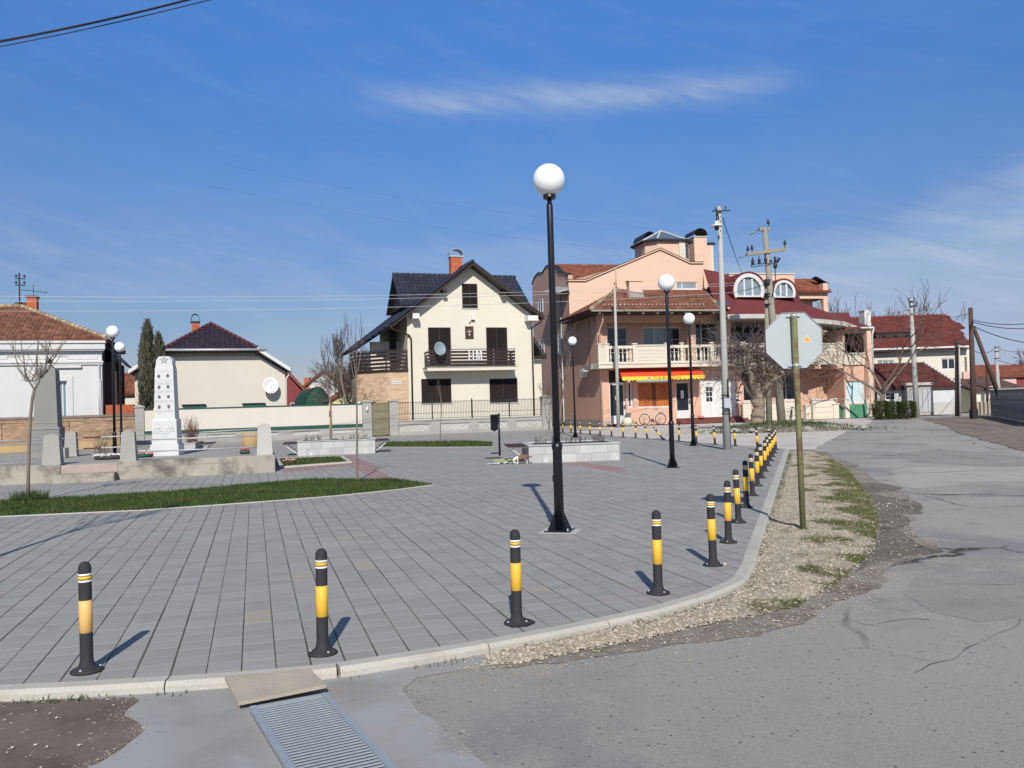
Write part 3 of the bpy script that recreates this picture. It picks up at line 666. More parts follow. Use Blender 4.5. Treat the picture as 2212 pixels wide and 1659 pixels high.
def pickvg(r):
    y = by0+(by1-by0)*r.random()**1.3; x = r.uniform(bx0, bx1)
    return (x, y) if inpoly(x, y, VB) and r.random() < vgreen(x, y)**1.5 else None
blades('verge_grass', 30000, pickvg, .010, .038, vh, 14, .0045, mat('verge_grass_blades', (.105,.130,.038), .9, .3, 1.6, .1, 30, isl=.5, stains=(((.22,.19,.095), 2.2, .48, .66),)))
def pickkb(r):
    i = r.randrange(len(kline)//3, len(kline)-2); p = kline[i]; q = (p[0]+r.uniform(-.0,.10), p[1]-r.uniform(0,.10)); return q if r.random() < max(0, mnoise.noise(Vector((p[0]*2, p[1]*2, 4)))+.25) else None
blades('kerb_weeds', 1500, pickkb, .01, .035, lambda x, y: -.05, 15, .004)
# ---- drain grating, set in the apron
gz = -.030
gq = [G(539,1527,gz), G(704,1493.6,gz), G(619.7,1659,gz), G(851.7,1659,gz)]
gphi = math.atan2(gq[1].y-gq[0].y, gq[1].x-gq[0].x); gw = (gq[1]-gq[0]).length
gdir = (gq[2]-gq[0]).normalized(); gphi2 = math.atan2(gdir.x, -gdir.y)     # long axis
gt = thing('drain_grating', 'long galvanised drain grating set in the concrete by the kerb', 'grating', (gq[0].x, gq[0].y, gz), gphi2)
gx = Vector((math.cos(gphi2), math.sin(gphi2))); gw = (gq[1].to_2d()-gq[0].to_2d()).dot(gx)
GL = 2.0
MB().box(0, .035, -GL, .0, -.03, .004).build('side_rail', M['steel'], gt); MB().box(gw-.035, gw, -GL, .0, -.03, .004).build('side_rail', M['steel'], gt)
MB().box(.037, gw-.037, -.03, -.002, -.03, .003).build('end_rail', M['steel'], gt)
bar0 = MB().add([(.037,-.007,-.004),(gw-.037,-.007,-.004),(gw-.037,.007,-.004),(.037,.007,-.004),(.037,-.0065,.002),(gw-.037,-.0065,.002),(gw-.037,.007,.001),(.037,.007,.001)], [(4,5,6,7),(0,1,5,4),(2,3,7,6),(1,2,6,5),(3,0,4,7)]).build('grate_bar', M['steel'], gt, loc=(0,-.052,0))
for k in range(1, 53): inst(bar0, gt, loc=(0, -.052-.036*k, 0))
MB().box(.0, gw, -GL, .0, -.030, -.0195).build('drain_shade_bed', M['black'], gt)  # painted black: the shade of a deep drain put into the colour
# ---- weathered board lying over the end of the channel
bq = [G(485.6,1461,.022), G(669,1443,.020), G(704,1479,.006), G(514,1517,-.006)]
bm_ = MB(); bm_.prism([tuple(q) for q in bq], (0,0,-.020)); bo = bm_.build('wooden_board', M['wood'])
tag(bo, 'worn flat wooden board bridging the kerb and the end of the drain grating', 'board')
# ================================================================== STREET FURNITURE
# ---- bollards
BH = .69; BR_ = .0385
def bollard(label, loc, tilt=(0,0), first=None, group='black and yellow bollards round the square'):
    if first is not None:
        r = copy_tree(first, loc, 0, label, (tilt[0], tilt[1], 0 if abs(tilt[1]) > .03 else rng.random()*6)); return r
    t = thing('bollard', label, 'bollard', loc, 0, group); t.rotation_euler = (tilt[0], tilt[1], 0)
    MB().lathe([(.098,0),(.098,.010),(.088,.018),(.056,.030),(.043,.055),(BR_,.085),(BR_,.615),(BR_,.648),(BR_*.93,.664),(BR_*.75,.678),(BR_*.42,.687),(.006,.69)], 24).build('post', M['rubber'], t)
    def band(z0, z1, m, n): MB().lathe([(BR_+.0003,z0),(BR_+.0016,z0+.0008),(BR_+.0016,z1-.0008),(BR_+.0003,z1)], 24).build(n, m, t)
    band(.603,.615,M['wband'],'white_band'); band(.562,.574,M['wband'],'white_band'); band(.579,.599,M['yellow'],'thin_yellow_band'); band(.245,.447,M['yellow'],'yellow_band')
    m = MB()
    for k in range(3):
        a = k*2.094+.5; m.lathe([(.009,.017),(.009,.026),(.004,.030)], 8, (.077*math.cos(a), .077*math.sin(a), 0))
    m.build('anchor_bolts', M['steel2'], t, kind='stuff')
    return t
B = [G(188,1450), G(697,1412), G(1117,1347), G(1422,1282), G(1541,1221), G(1573.5,1172)]
lab = ['black and yellow bollard nearest the camera at the left, its broad band faded pale yellow',
       'black and yellow bollard by the kerb just behind the wooden board and drain grating',
       'bollard with a torn, splayed base flange, left of the nearest lamp post',
       'bollard at the start of the kerb bend, its yellow band chipped at the bottom',
       'black and yellow bollard on the kerb bend, with a white pebble at its foot',
       'second bollard after the kerb bend, where the line of bollards along the verge begins']
b0 = None; allb = []
for i, (p, l) in enumerate(zip(B, lab)):
    o = bollard(l, (p.x, p.y, .001), (R(-.5) if i != 2 else R(.6), R(-.6)), b0)
    if b0 is None:
        b0 = o
    allb.append(o)
for c in kids(b0):
    if c.name.startswith('yellow_band'):
        c.data = c.data.copy(); c.data.materials[0] = M['yellow_pale']; c['label'] = 'faded pale yellow band'
good = allb[1]
for o in allb[1:]:
    for c in kids(o):
        if c.name.startswith('yellow_band'):
            if o is allb[1]: gd = c.data.copy(); gd.materials[0] = M['yellow']
            c.data = gd
            if 'label' in c: del c['label']
# torn flange under the third one
MB().prism([(-.13,-.02,.004),(-.06,-.11,.004),(.05,-.125,.006),(.10,-.06,.004),(.12,.02,.012),(.04,.07,.004),(-.07,.05,.004)], (0,0,.008)).build('torn_flange', M['rubber'], allb[2], label='torn and splayed base flange')
tag(MB().lathe([(.020,0),(.026,.012),(.012,.026)], 8, (0,0,0)).build('pebble', M['pebble'], loc=(B[4].x+.10, B[4].y-.03, .0)), 'white pebble beside the foot of the bollard on the kerb bend', 'stone')
last = G(1676,971.9); nb = 11
ordn = ['third','fourth','fifth','sixth','seventh','eighth','ninth','tenth','eleventh','twelfth','thirteenth','fourteenth']
for k in range(1, nb+1):
    f = k/nb; p = B[5].lerp(last, f); bow = .10*math.sin(f*math.pi)*(1 if k < 9 else .5)
    l = '%s bollard after the kerb bend in the line along the gravel verge' % ordn[k-1] if k < nb else 'last bollard of the line along the gravel verge, at the far corner of the square'
    bollard(l, (p.x+.04*bow, p.y, .001), (R(rng.uniform(-1.5,1.5)), R(rng.uniform(-1.6,1.0))), good)
BK_ = [((207,1155),(207,1020)), ((300,1163),(299,1020)), ((403,1170),(396,1022)), ((510,1180),(508,1027)), ((623,1190),(612,1035)), ((747,1198),(738,1040)), ((877,1210),(866,1040)), ((1013,1220),(1013,1042)),
       ((1145,1228),(1114,1062)), ((1325,1240),(1212,1095)), ((1492,1257),(1493,1057)), ((1685,1275),(1682,1072)), ((1893,1292),(1873,1080)), ((2117,1307),(2100,1085))]
blab = ['farthest bollard of the back row, beside the drainpipe of the peach house', 'second farthest bollard of the back row, left of the small distant lamp post', 'bollard of the back row just right of the small distant lamp post',
        'bollard of the back row in front of the shaded side wall of the peach house', 'bollard of the back row in front of the corner drainpipe of the peach house', 'bollard of the back row in front of the steps by the first shop door',
        'bollard of the back row in front of the white octagonal planter', 'bollard of the back row left of the parked bicycle', 'slightly leaning bollard of the back row in front of the parked bicycle',
        'bent bollard of the back row leaning far over to the left', 'bollard of the back row just right of the bent one', 'bollard of the back row half hidden behind the lamp post',
        'bollard of the back row left of the concrete street pole', 'bollard of the back row right of the concrete street pole']
for i, ((bx, by), (tx_, ty_)) in enumerate(BK_):
    g = G(*ZH(bx, by)); tp = PY(ZH(tx_, ty_), g.y); lean = math.atan2(tp.x-g.x, tp.z)
    bollard(blab[i], (g.x, g.y, .0), (0, lean if abs(lean) < 1 else 0), good)
g = G(1637,972.5); bollard('bollard of the back row nearest the corner with the verge bollards', (g.x, g.y, 0), (0, R(-2)), good)

# ---- globe lamps
def lamp(label, base, H, first=None, rz=0, group='black lamp posts with white globes'):
    if first is not None:
        r = copy_tree(first, (base[0], base[1], base[2]), rz, label); r.scale = (1, 1, H/4.46); return r
    t = thing('globe_lamp', label, 'street lamp', base, rz, group)
    prof = []
    MB().lathe([(.205*math.sin(a), 4.46-.205*math.cos(a)) for a in [R(18+ (180-18)*k/15) for k in range(16)]], 28).build('globe', M['globe'], t)
    MB().lathe([(.078,4.215),(.080,4.222),(.080,4.262),(.070,4.272),(.030,4.274)], 24).build('globe_collar', M['black'], t)
    MB().lathe([(.030,4.15),(.030,4.216)], 16).build('neck', M['black'], t)
    MB().lathe([(.0445,1.10),(.0415,4.12),(.036,4.15),(.028,4.152)], 20).build('upper_pole', M['black'], t)
    m = MB().lathe([(.064,.02),(.059,1.02),(.068,1.04),(.070,1.085),(.056,1.10),(.046,1.13)], 20); m.build('lower_sleeve', M['black'], t)
    MB().box(-.165,.165,-.165,.165,.0,.018).build('base_plate', M['black'], t)
    for k in range(4):
        a = k*math.pi/2+math.pi/4; c, s = math.cos(a), math.sin(a); n = Vector((-s, c, 0))*.005
        p = [Vector((c*.055,s*.055,.018)), Vector((c*.175,s*.175,.018)), Vector((c*.160,s*.160,.045)), Vector((c*.062,s*.062,.25)), Vector((c*.052,s*.052,.25))]
        MB().prism([q-n for q in p], n*2).build('gusset', M['black'], t)
        a = k*math.pi/2; 
    m = MB()
    for sx in (-1,1):
        for sy in (-1,1): m.lathe([(.014,.018),(.014,.030),(.007,.031),(.007,.052),(.001,.053)], 6, (sx*.135, sy*.135, 0))
    m.build('anchor_bolts', M['steel2'], t, kind='stuff')
    MB().box(-.071,-.058,-.01,.012,.62,.70).build('cable_stub', M['black'], t)
    return t
c = G(1209,1147)
L0 = lamp('tall black lamp post with a white globe nearest the camera, mid square', (c.x, c.y, .001), 4.46, rz=R(-16))
tag(MB().box(-.24,.24,-.20,.20,-.003,.004).build('base_slab', M['conc_light'], loc=(c.x+.01, c.y-.02, .001), rz=R(-16)), kind='structure')
def lp(px_, l, H): g = G(*px_); lamp(l, (g.x, g.y, .001), H, L0, R(-16))
lp((1453,1010), 'black globe lamp post right of the large planter, second nearest the camera', 4.45)
lp((1498,963), 'black globe lamp post just left of the concrete street pole', 4.47)
lp((1243,945), 'smallest and farthest globe lamp post, before the shaded side wall of the peach house', 4.58)
g = PY((248,977), 28.3); lamp('nearer of the two black globe lamp posts between the white house and the cypress', (g.x, 28.3, .0), 4.45, L0)
g = PY((262,930), 34.6); lamp('black globe lamp post just right of and behind the nearer left one', (g.x, 34.6, .0), 4.45, L0)

# ---- back of the stop sign
g = G(1735,1146,-.03); s = thing('stop_sign', 'bare grey back of an octagonal road sign on a rusty green pole', 'road sign', (g.x, g.y, -.06), R(3))
s.rotation_euler = (R(.3), R(-.35), R(-2))
MB().tube([(0,0,-.02),(0,0,2.68)], .036, 16).build('post', M['rust'], s)
oc = [(.342*math.cos(R(22.5+45*k))/math.cos(R(22.5)), .342*math.sin(R(22.5+45*k))/math.cos(R(22.5))) for k in range(8)]
cz = 2.36; MB().prism([(x, .050, cz+z) for x, z in oc], (0,.003,0)).build('sign_plate', M['signback'], s)
m = MB()
for k in range(8):
    a, b = oc[k], oc[(k+1)%8]; m.bar((a[0],.044,cz+a[1]), (b[0],.044,cz+b[1]), .004, .014, (0,1,0))
m.build('turned_rim', M['signback'], s)
for zz in (cz+.30, cz-.31):
    m = MB().lathe([(.037,-.018),(.040,-.016),(.040,.016),(.037,.018)], 16, (0,0,zz)); m.box(-.085,-.030,.030,.048,zz-.014,zz+.014); m.box(.030,.085,.030,.048,zz-.014,zz+.014)
    m.tube([(-.062,.02,zz),(-.062,.05,zz)], .008, 6); m.tube([(.062,.02,zz),(.062,.05,zz)], .008, 6); m.build('clamp', M['steel2'], s)
tr = MB().prism([(.105,.0485,cz-.028),(.215,.0485,cz-.028),(.160,.0485,cz+.062)], (0,-.0012,0)).build('triangle_sticker', M['whitep'], s)
MB().prism([(.117,.0471,cz-.021),(.203,.0471,cz-.021),(.160,.0471,cz+.050)], (0,-.0008,0)).build('orange_field', mat('orange_sticker', (.85,.33,.02), .6, .2, 30), tr)

# ---- litter bin
g = G(1080,972); s = thing('litter_bin', 'small black round litter bin hung on a short black post behind the big planter', 'litter bin', (g.x, g.y, 0))
s.location = PY((1079,960), 27.5); s.location.z = 0
MB().tube([(0,0,0),(0,0,1.36)], .035, 12).build('post', M['black'], s)
MB().lathe([(.06,.80),(.105,.83),(.118,.86),(.118,1.30),(.123,1.30),(.123,1.33),(.108,1.33),(.108,.90)], 20, (-.155,0,0)).build('bin', M['black'], s)
MB().box(-.06,0,-.015,.015,1.0,1.25).build('bracket', M['black'], s)
MB().tube([(-.155,0,.81),(-.155,0,.72),(-.12,0,.66),(-.06,0,.68)], .012, 6).build('latch', M['steel2'], s)

# ---- planters clad in stone slabs, with benches
def planter(label, A, Bp, depth, H, group='raised stone planters on the square'):
    phi = math.atan2(Bp.y-A.y, Bp.x-A.x); L_ = (Bp-A).length; t = thing('planter', label, 'planter', (A.x, A.y, 0), phi, group)
    MB().box(.02,L_-.02,.02,depth-.02,0,H-.08).build('core', M['conc'], t)
    def face(o, d, n, ln):
        x = 0; rows = 2; rh = (H-.035)/rows
        for r_ in range(rows):
            x = 0; first = rng.uniform(.25,.5)
            while x < ln-.01:
                w = min(first if x == 0 else rng.uniform(.38,.52), ln-x)
                if ln-x-w < .12: w = ln-x
                a = o+d*(x+.003); b = o+d*(x+w-.003); th = .024+rng.uniform(-.003,.003)
                z0, z1 = r_*rh+.003, (r_+1)*rh-.002
                m_ = MB().prism([(a.x,a.y,z0),(b.x,b.y,z0),(b.x,b.y,z1),(a.x,a.y,z1)], tuple(n*(-th)))
                m_.build('cladding_slab', M['slab'], t); x += w
    V = Vector
    face(V((0,0,0)), V((1,0,0)), V((0,-1,0)), L_); face(V((0,depth,0)), V((0,-1,0)), V((-1,0,0)), depth); face(V((L_,0,0)), V((0,1,0)), V((1,0,0)), depth); face(V((L_,depth,0)), V((-1,0,0)), V((0,1,0)), L_)
    for nm, bx in (('coping', (-.03,L_+.03,-.03,.17)), ('coping', (-.03,L_+.03,depth-.17,depth+.03)), ('coping', (-.03,.17,.172,depth-.172)), ('coping', (L_-.17,L_+.03,.172,depth-.172))):
        MB().bbox(*bx, H-.033, H, .006).build(nm, M['slab'], t)
    MB().box(.17,L_-.17,.17,depth-.17,H-.10,H-.045).build('soil', M['soil'], t)
    return t, phi, L_
def bench(label, P, phi, side, length, group='slatted benches fixed to the planters'):
    """slats run across, cantilevered from the planter wall at local x=0 towards side"""
    t = thing('bench', label, 'bench', (P.x, P.y, 0), phi, group); d = .52
    n = max(4, round(length/.14))
    for k in range(6):
        x = side*(.05+k*.085); MB().bbox(x-.034, x+.034, .0, length, .44, .475, .004).build('slat', M['slat'], t)
    for y in (.12, length/2, length-.12):
        MB().bar((0,y,.425),(side*d,y,.425),.03,.03).build('arm', M['pvc'], t); MB().bar((side*.01,y,.08),(side*d*.85,y,.41),.025,.025).build('brace', M['pvc'], t)
    return t
A, Bp = G(1143,1001), G(1339,994); T2, ph2, l2 = planter('larger raised planter of pale stone slabs with the cat beside it', A, Bp, 2.0, .50)
f2 = Fr(A, ph2); bench('bench of dark slats fixed to the left side of the large middle planter', f2.W(-.03,.15), ph2, -1, 1.7)
A1, B1 = G(643,985.6), G(810.7,979); T1, ph1, l1 = planter('raised planter of pale stone slabs left of the middle, with a staked sapling', A1, B1, 2.0, .54)
f1 = Fr(A1, ph1); bench('bench of dark slats on the right side of the left planter', f1.W(l1+.03,.2), ph1, 1, 1.6); bench('bench of dark slats on the left side of the left planter', f1.W(-.03,.2), ph1, -1, 1.6)
A3 = PY((392,941), 33.0); A3.z = 0; A3.x -= .9; T3, ph3, l3 = planter('raised stone planter half hidden behind the white monument', A3, Fr(A3, ph1).W(1.35, 0), 1.9, .52); f3 = Fr(A3, ph3)
bench('bench of dark slats on the right side of the planter behind the monument', f3.W(l3+.03,.2), ph3, 1, 1.5); bench('bench of dark slats on the left of the planter behind the monument', f3.W(-.03,.2), ph3, -1, 1.5)
def dryplant(label, F_, u0, u1, w0, w1, z, n, h, seed, m=None, spread=.5):
    r = random.Random(seed); mb = MB(); c = F_.W((u0+u1)/2, (w0+w1)/2, z)
    for _ in range(n):
        p = F_.W(r.uniform(u0,u1), r.uniform(w0,w1), z)-c; hh = h*r.uniform(.4,1); d = Vector((r.uniform(-spread,spread), r.uniform(-spread,spread), 1))
        q = p+d*hh*.5; e = q+Vector((r.uniform(-.3,.3), r.uniform(-.3,.3), 1))*hh*.5; mb.tube([p,q,e], [.008,.006,.003], 3, False)
        for _2 in range(3):
            s_ = p.lerp(e, r.uniform(.3,.9)); mb.tube([s_, s_+Vector((r.uniform(-1,1), r.uniform(-1,1), .8))*hh*.28], [.005,.003], 3, False)
    t = thing('dry_plant', label, 'plant', c); mb.build('stalks', m or M['bark2'], t, kind='stuff'); return t
dryplant('dry stalks at the left end of the large middle planter', f2, .3, 1.0, .3, 1.7, .45, 26, .26, 1)
dryplant('dry stalks in the middle of the large middle planter', f2, 1.15, 1.7, .3, 1.6, .45, 24, .26, 2)
dryplant('dry stalks at the right end of the large middle planter', f2, 1.85, 2.3, .3, 1.6, .45, 22, .34, 3)
dryplant('dry stalks at the left end of the left planter', f1, .25, .8, .3, 1.6, .5, 22, .25, 4)
dryplant('dry stalks at the right end of the left planter', f1, 1.6, 2.5, .3, 1.6, .5, 24, .22, 5)
dryplant('reddish brown dead shrub in a planter just right of the white monument', f3, .95, 1.35, .2, .9, .45, 60, 1.15, 6, mat('russet_twigs', (.22,.12,.075), .95), .25)
dryplant('clump of bare grey twigs left of the white monument', f3, -2.3, -1.5, .0, .7, .0, 50, 1.15, 7, M['bark'], .3)
# ---- cat and flowers
g = G(1127,1003); g2 = G(1142,1003); cphi = math.atan2(g2.y-g.y, g2.x-g.x)
ct = thing('cat', 'brown tabby and white cat standing with lowered head, eating beside the middle planter', 'cat', (g.x, g.y, .002), R(8))
def skin(name, verts, edges, radii, mat_, parent, sub=2):
    me = bpy.data.meshes.new(name); me.from_pydata(verts, edges, []); o = bpy.data.objects.new(name, me); COL.objects.link(o); o.parent = parent
    sm = o.modifiers.new('skin', 'SKIN'); o.modifiers.new('sub', 'SUBSURF').levels = sub; o.modifiers['sub'].render_levels = sub; sm.use_smooth_shade = True
    if not me.skin_vertices: me.skin_vertices.new() if hasattr(me.skin_vertices, 'new') else None
    lay = me.skin_vertices[0].data
    for i, r_ in enumerate(radii): lay[i].radius = (r_, r_)
    lay[0].use_root = True; me.materials.append(mat_); return o
cm = mat('tabby_and_white_fur', (.21,.125,.075), .9, .3, 12, .2, 60, .3, 60, stains=(((.065,.042,.030), 26, .50, .60),))
t = cm.node_tree; b_ = t.nodes['Principled BSDF']; prev = b_.inputs['Base Color'].links[0].from_socket
tn = t.nodes.new('ShaderNodeTexCoord'); sx = t.nodes.new('ShaderNodeSeparateXYZ'); t.links.new(tn.outputs['Object'], sx.inputs[0])
def nm(op, a, b, cl=False):
    n = t.nodes.new('ShaderNodeMath'); n.operation = op; n.use_clamp = cl
    for i, v in enumerate((a, b)):
        if isinstance(v, (int, float)): n.inputs[i].default_value = v
        else: t.links.new(v, n.inputs[i])
    return n.outputs[0]
zlow = nm('MULTIPLY', nm('SUBTRACT', .125, sx.outputs[2]), 40, True); front = nm('MULTIPLY', nm('SUBTRACT', -.085, sx.outputs[0]), 30, True)
k_ = nm('MAXIMUM', zlow, front); mm = t.nodes.new('ShaderNodeMixRGB'); t.links.new(k_, mm.inputs[0]); t.links.new(prev, mm.inputs[1]); mm.inputs[2].default_value = (.70,.64,.57,1); t.links.new(mm.outputs[0], b_.inputs['Base Color'])
cv = [(.10,0,.205),(0,0,.20),(-.10,0,.205),(-.165,0,.175),(-.21,0,.115),(-.245,0,.085),   # spine, neck, head, muzzle
      (.15,.035,.165),(.135,.04,.10),(.165,.042,.065),(.15,.042,.012),(.130,.042,.010), (.15,-.035,.165),(.125,-.04,.10),(.155,-.042,.065),(.14,-.042,.012),(.120,-.042,.010),
      (-.10,.032,.15),(-.095,.034,.09),(-.10,.036,.012),(-.118,.036,.010), (-.11,-.032,.15),(-.118,-.034,.09),(-.128,-.036,.012),(-.146,-.036,.010),
      (.165,0,.225),(.20,0,.205),(.24,0,.18),(.28,0,.185),(.295,0,.215)]
ce = [(0,1),(1,2),(2,3),(3,4),(4,5),(0,6),(6,7),(7,8),(8,9),(9,10),(0,11),(11,12),(12,13),(13,14),(14,15),(2,16),(16,17),(17,18),(18,19),(2,20),(20,21),(21,22),(22,23),(0,24),(24,25),(25,26),(26,27),(27,28)]
cr_ = [.072,.076,.066,.044,.046,.024, .034,.020,.014,.012,.010, .034,.020,.014,.012,.010, .024,.016,.012,.010, .024,.016,.012,.010, .022,.018,.016,.015,.012]
skin('body', cv, ce, cr_, cm, ct)
for sy in (-1,1):
    MB().add([(-.205,sy*.012,.145),(-.195,sy*.040,.142),(-.200,sy*.034,.182),(-.185,sy*.026,.145)], [(0,1,2),(1,3,2),(3,0,2),(0,3,1)]).build('ear', cm, ct)
    MB().lathe([(.005,-.004),(.006,0),(.002,.004)], 6, (-.240,sy*.020,.118)).build('eye', M['black'], ct)
MB().lathe([(.006,0),(.003,.006)], 6, (-.262,0,.078)).build('nose', mat('pink_nose', (.5,.25,.22)), ct)
g = G(1083,1002); fl = thing('flower_bouquet', 'bouquet of yellow green flowers wrapped in crumpled white plastic lying before the cat', 'bouquet', (g.x, g.y, .003), R(5))
r_ = random.Random(4); m = MB()
nx_, ny_ = 16, 5
for j in range(ny_):
    for i in range(nx_):
        m.v.append((-.42+i*.055, -.14+j*.07+r_.uniform(-.02,.02), r_.uniform(.0,.05)*(1 if i > 3 else .5)))
for j in range(ny_-1):
    for i in range(nx_-1): a = j*nx_+i; m.f.append([a,a+1,a+nx_+1,a+nx_]); m.sm.append(False)
m.build('plastic_wrap', mat('crumpled_white_plastic', (.72,.74,.76), .3, .1, 8, spec=.6), fl)
fm = mat('pale_yellow_petals', (.62,.68,.22), .8, .2, 20, .1, 60, isl=.2)
for k in range(9):
    x, y = -.18+.062*k+r_.uniform(-.01,.01), r_.uniform(-.06,.08); m = MB()
    for q in range(9):
        a = q*.7; m.add([(0,0,.01),(.035*math.cos(a),.035*math.sin(a),.03),(.040*math.cos(a+.5),.040*math.sin(a+.5),.045),(.012*math.cos(a+.3),.012*math.sin(a+.3),.055)], [(0,1,2),(0,2,3)])
    m.build('flower_head', fm, fl, loc=(x, y, .03+r_.uniform(0,.04)))
m = MB()
for k in range(14): x = r_.uniform(-.2,.4); m.add([(x,r_.uniform(-.1,.1),.02),(x+.09,r_.uniform(-.1,.1),.05),(x+.03,r_.uniform(-.12,.12),.03)], [(0,1,2)])
m.build('leaves', M['greenpaint'], fl)
tag(MB().box(-.24,.24,-.01,.16,0,.03).build('dark_tray', M['slat'], loc=(G(1062,1000).x-.0, G(1062,993).y+.5, .002)), 'flat dark board lying behind the flowers under the bench', 'board')

# ---- monument enclosure: platform, walls, posts, rails
PH = .44; PT = .28
us = [FE.loc(G(ZC(910,720)[0], ZC(910,720)[1])).x, FE.loc(G(ZC(405,755)[0], ZC(405,755)[1])).x]
uL = FE.at(ZC(465,690), 0).x; uR = FE.at(ZC(905,690), 0).x
e = thing('monument_terrace', 'low raised concrete terrace with cracked stained walls round the two monuments', 'terrace', (FE.O.x, FE.O.y, 0), phiE)
def cwall(name, u0, u1, z1, w0=0, w1=.34, m=None): MB().bbox(u0, u1, w0, w1, 0, z1, .012).build(name, m or M['platform'], e)
cwall('front_wall', uR, -.003, PH+.02); cwall('front_wall', -15, uL, PH+.02)
cwall('side_wall', -.30, -.001, PH+.02, .342, 6.0)
MB().box(-15, -.302, 6.0, 6.3, 0, PH).build('back_wall', M['platform'], e)
MB().box(-15, -.302, .342, 5.998, .05, PH-.01).build('terrace_floor', M['walk'], e)
MB().bbox(uL+.003, uR-.003, .02, .34, 0, PH-.02, .01).build('upper_step', M['pinkconc'], e)
a_, b__ = FE.at(ZC(400,720), -.42).x, FE.at(ZC(880,720), -.42).x
MB().bbox(a_, b__, -.45, -.002, 0, .21, .012).build('lower_step', M['platform'], e)
# cracks in the front wall, as thin dark recess lines
ck = MB()
for p0, p1 in (((1170,683),(1300,650)),((1520,615),(1790,600)),((1950,655),(1965,605)),((1965,680),(1970,640)),((1000,720),(1250,712))):
    a = FE.at(ZC(*p0), 0); b = FE.at(ZC(*p1), 0); n = 8; pts = [a.lerp(b, k/n)+Vector((0,0,rng.uniform(-.012,.012))) for k in range(n+1)]
    for q in range(n): ck.bar((pts[q].x,-.0005,pts[q].z),(pts[q+1].x,-.0005,pts[q+1].z),.003,.008,(0,1,0))
ck.build('wall_cracks', M['soil'], e)
def post(label, z, x0, x1, yt, yb, w, zb):
    a = FE.at(z(x0, yb), w); b = FE.at(z(x1, yb), w); t_ = FE.at(z((x0+x1)/2, yt), w)
    c = (a.x+b.x)/2; hw = (b.x-a.x)/2; ht = t_.z-zb; p = FE.W(c, w+hw)
    o = thing('stone_post', label, 'stone post', (p.x, p.y, zb), phiE, 'tapering stone posts of the terrace rail'); tw = hw*.80
    MB().add([(-hw,-hw,0),(hw,-hw,0),(hw,hw,0),(-hw,hw,0),(-tw,-tw,ht*.92),(tw,-tw,ht*.92),(tw,tw,ht*.92),(-tw,tw,ht*.92),(0,0,ht)],
             [(0,1,5,4),(1,2,6,5),(2,3,7,6),(3,0,4,7),(4,5,8),(5,6,8),(6,7,8),(7,4,8),(3,2,1,0)]).build('shaft', M['conc'] if 'pale' not in label else M['conc_light'], o)
    MB().bbox(-hw-.01,hw+.01,-hw-.01,hw+.01,-.002,.02,.006).build('foot', M['conc'], o)
    return c, hw
zb = PH+.02
c1 = post('grey tapering stone post left of the steps, in front of the grey obelisk', ZC, 320, 465, 380, 612, .03, zb)
c3 = post('weathered grey stone post right of the steps', ZC, 920, 1045, 350, 595, .03, zb)
c4 = post('pale stone post with a pointed top at the right corner of the terrace', ZC, 1972, 2095, 300, 545, .03, zb)
c2 = post('short grey stone post further back, between the two front posts', ZC, 490, 590, 355, 555, 5.0, PH)
def rail(label, u0, u1, z0, z1, w, m=M['steel2'], r=.018):
    p = FE.W(u0, w, z0); q = FE.W(u1, w, z1); tag(MB().tube([(0,0,0), q-p], r, 8).build('rail', m, loc=p), label, 'rail', 'pipe rails between the stone posts')
for zc, nm_ in ((430,'upper'), (520,'lower')):
    zz = FE.at(ZC(1100, zc), .2).z
    rail('%s grey pipe rail from the middle post to the pale right post' % nm_, c3[0]+c3[1]*.8, c4[0]-c4[1]*.8, zz, zz+.0, .2)
    zz = FE.at(ZC(160, zc+(33 if zc == 430 else 88)), .2).z
    rail('%s grey pipe rail left of the steps, passing before the sapling' % nm_, -14, c1[0]-c1[1]*.8, zz-.02, zz, .2)
zz = FE.at(ZC(750,410), 5.1).z; zl = FE.at(ZC(750,493), 5.1).z
rail('upper rear pipe rail with a stretch of red paint', c2[0]+c2[1]*.8, FE.at(ZC(1195,410),5.1).x, zz, zz+.02, 5.1); rail('lower rear pipe rail with a stretch of red paint', c2[0]+c2[1]*.8, FE.at(ZC(1195,490),5.1).x, zl, zl+.02, 5.1)
rail('upper rear pipe rail right of the white monument', FE.at(ZC(1400,380),5.1).x, c4[0], zz+.03, zz+.1, 5.1)
rail('rear pipe rail left of the grey obelisk', -14, c2[0]-c2[1], zz-.05, zz, 5.1)
for z_ in (zz, zl):
    ua, ub = FE.at(ZC(640,410),5.1).x, FE.at(ZC(775,410),5.1).x; p = FE.W(ua, 5.1, z_+.003); q = FE.W(ub, 5.1, z_+.006)
    tag(MB().tube([(0,0,0), q-p], .022, 8).build('rail_sleeve', mat('dark_red_paint', (.13,.03,.025), .7), loc=p), 'dark red painted sleeve on the %s rear rail' % ('upper' if z_ == zz else 'lower'), 'rail', 'red sleeves on the rear rails')
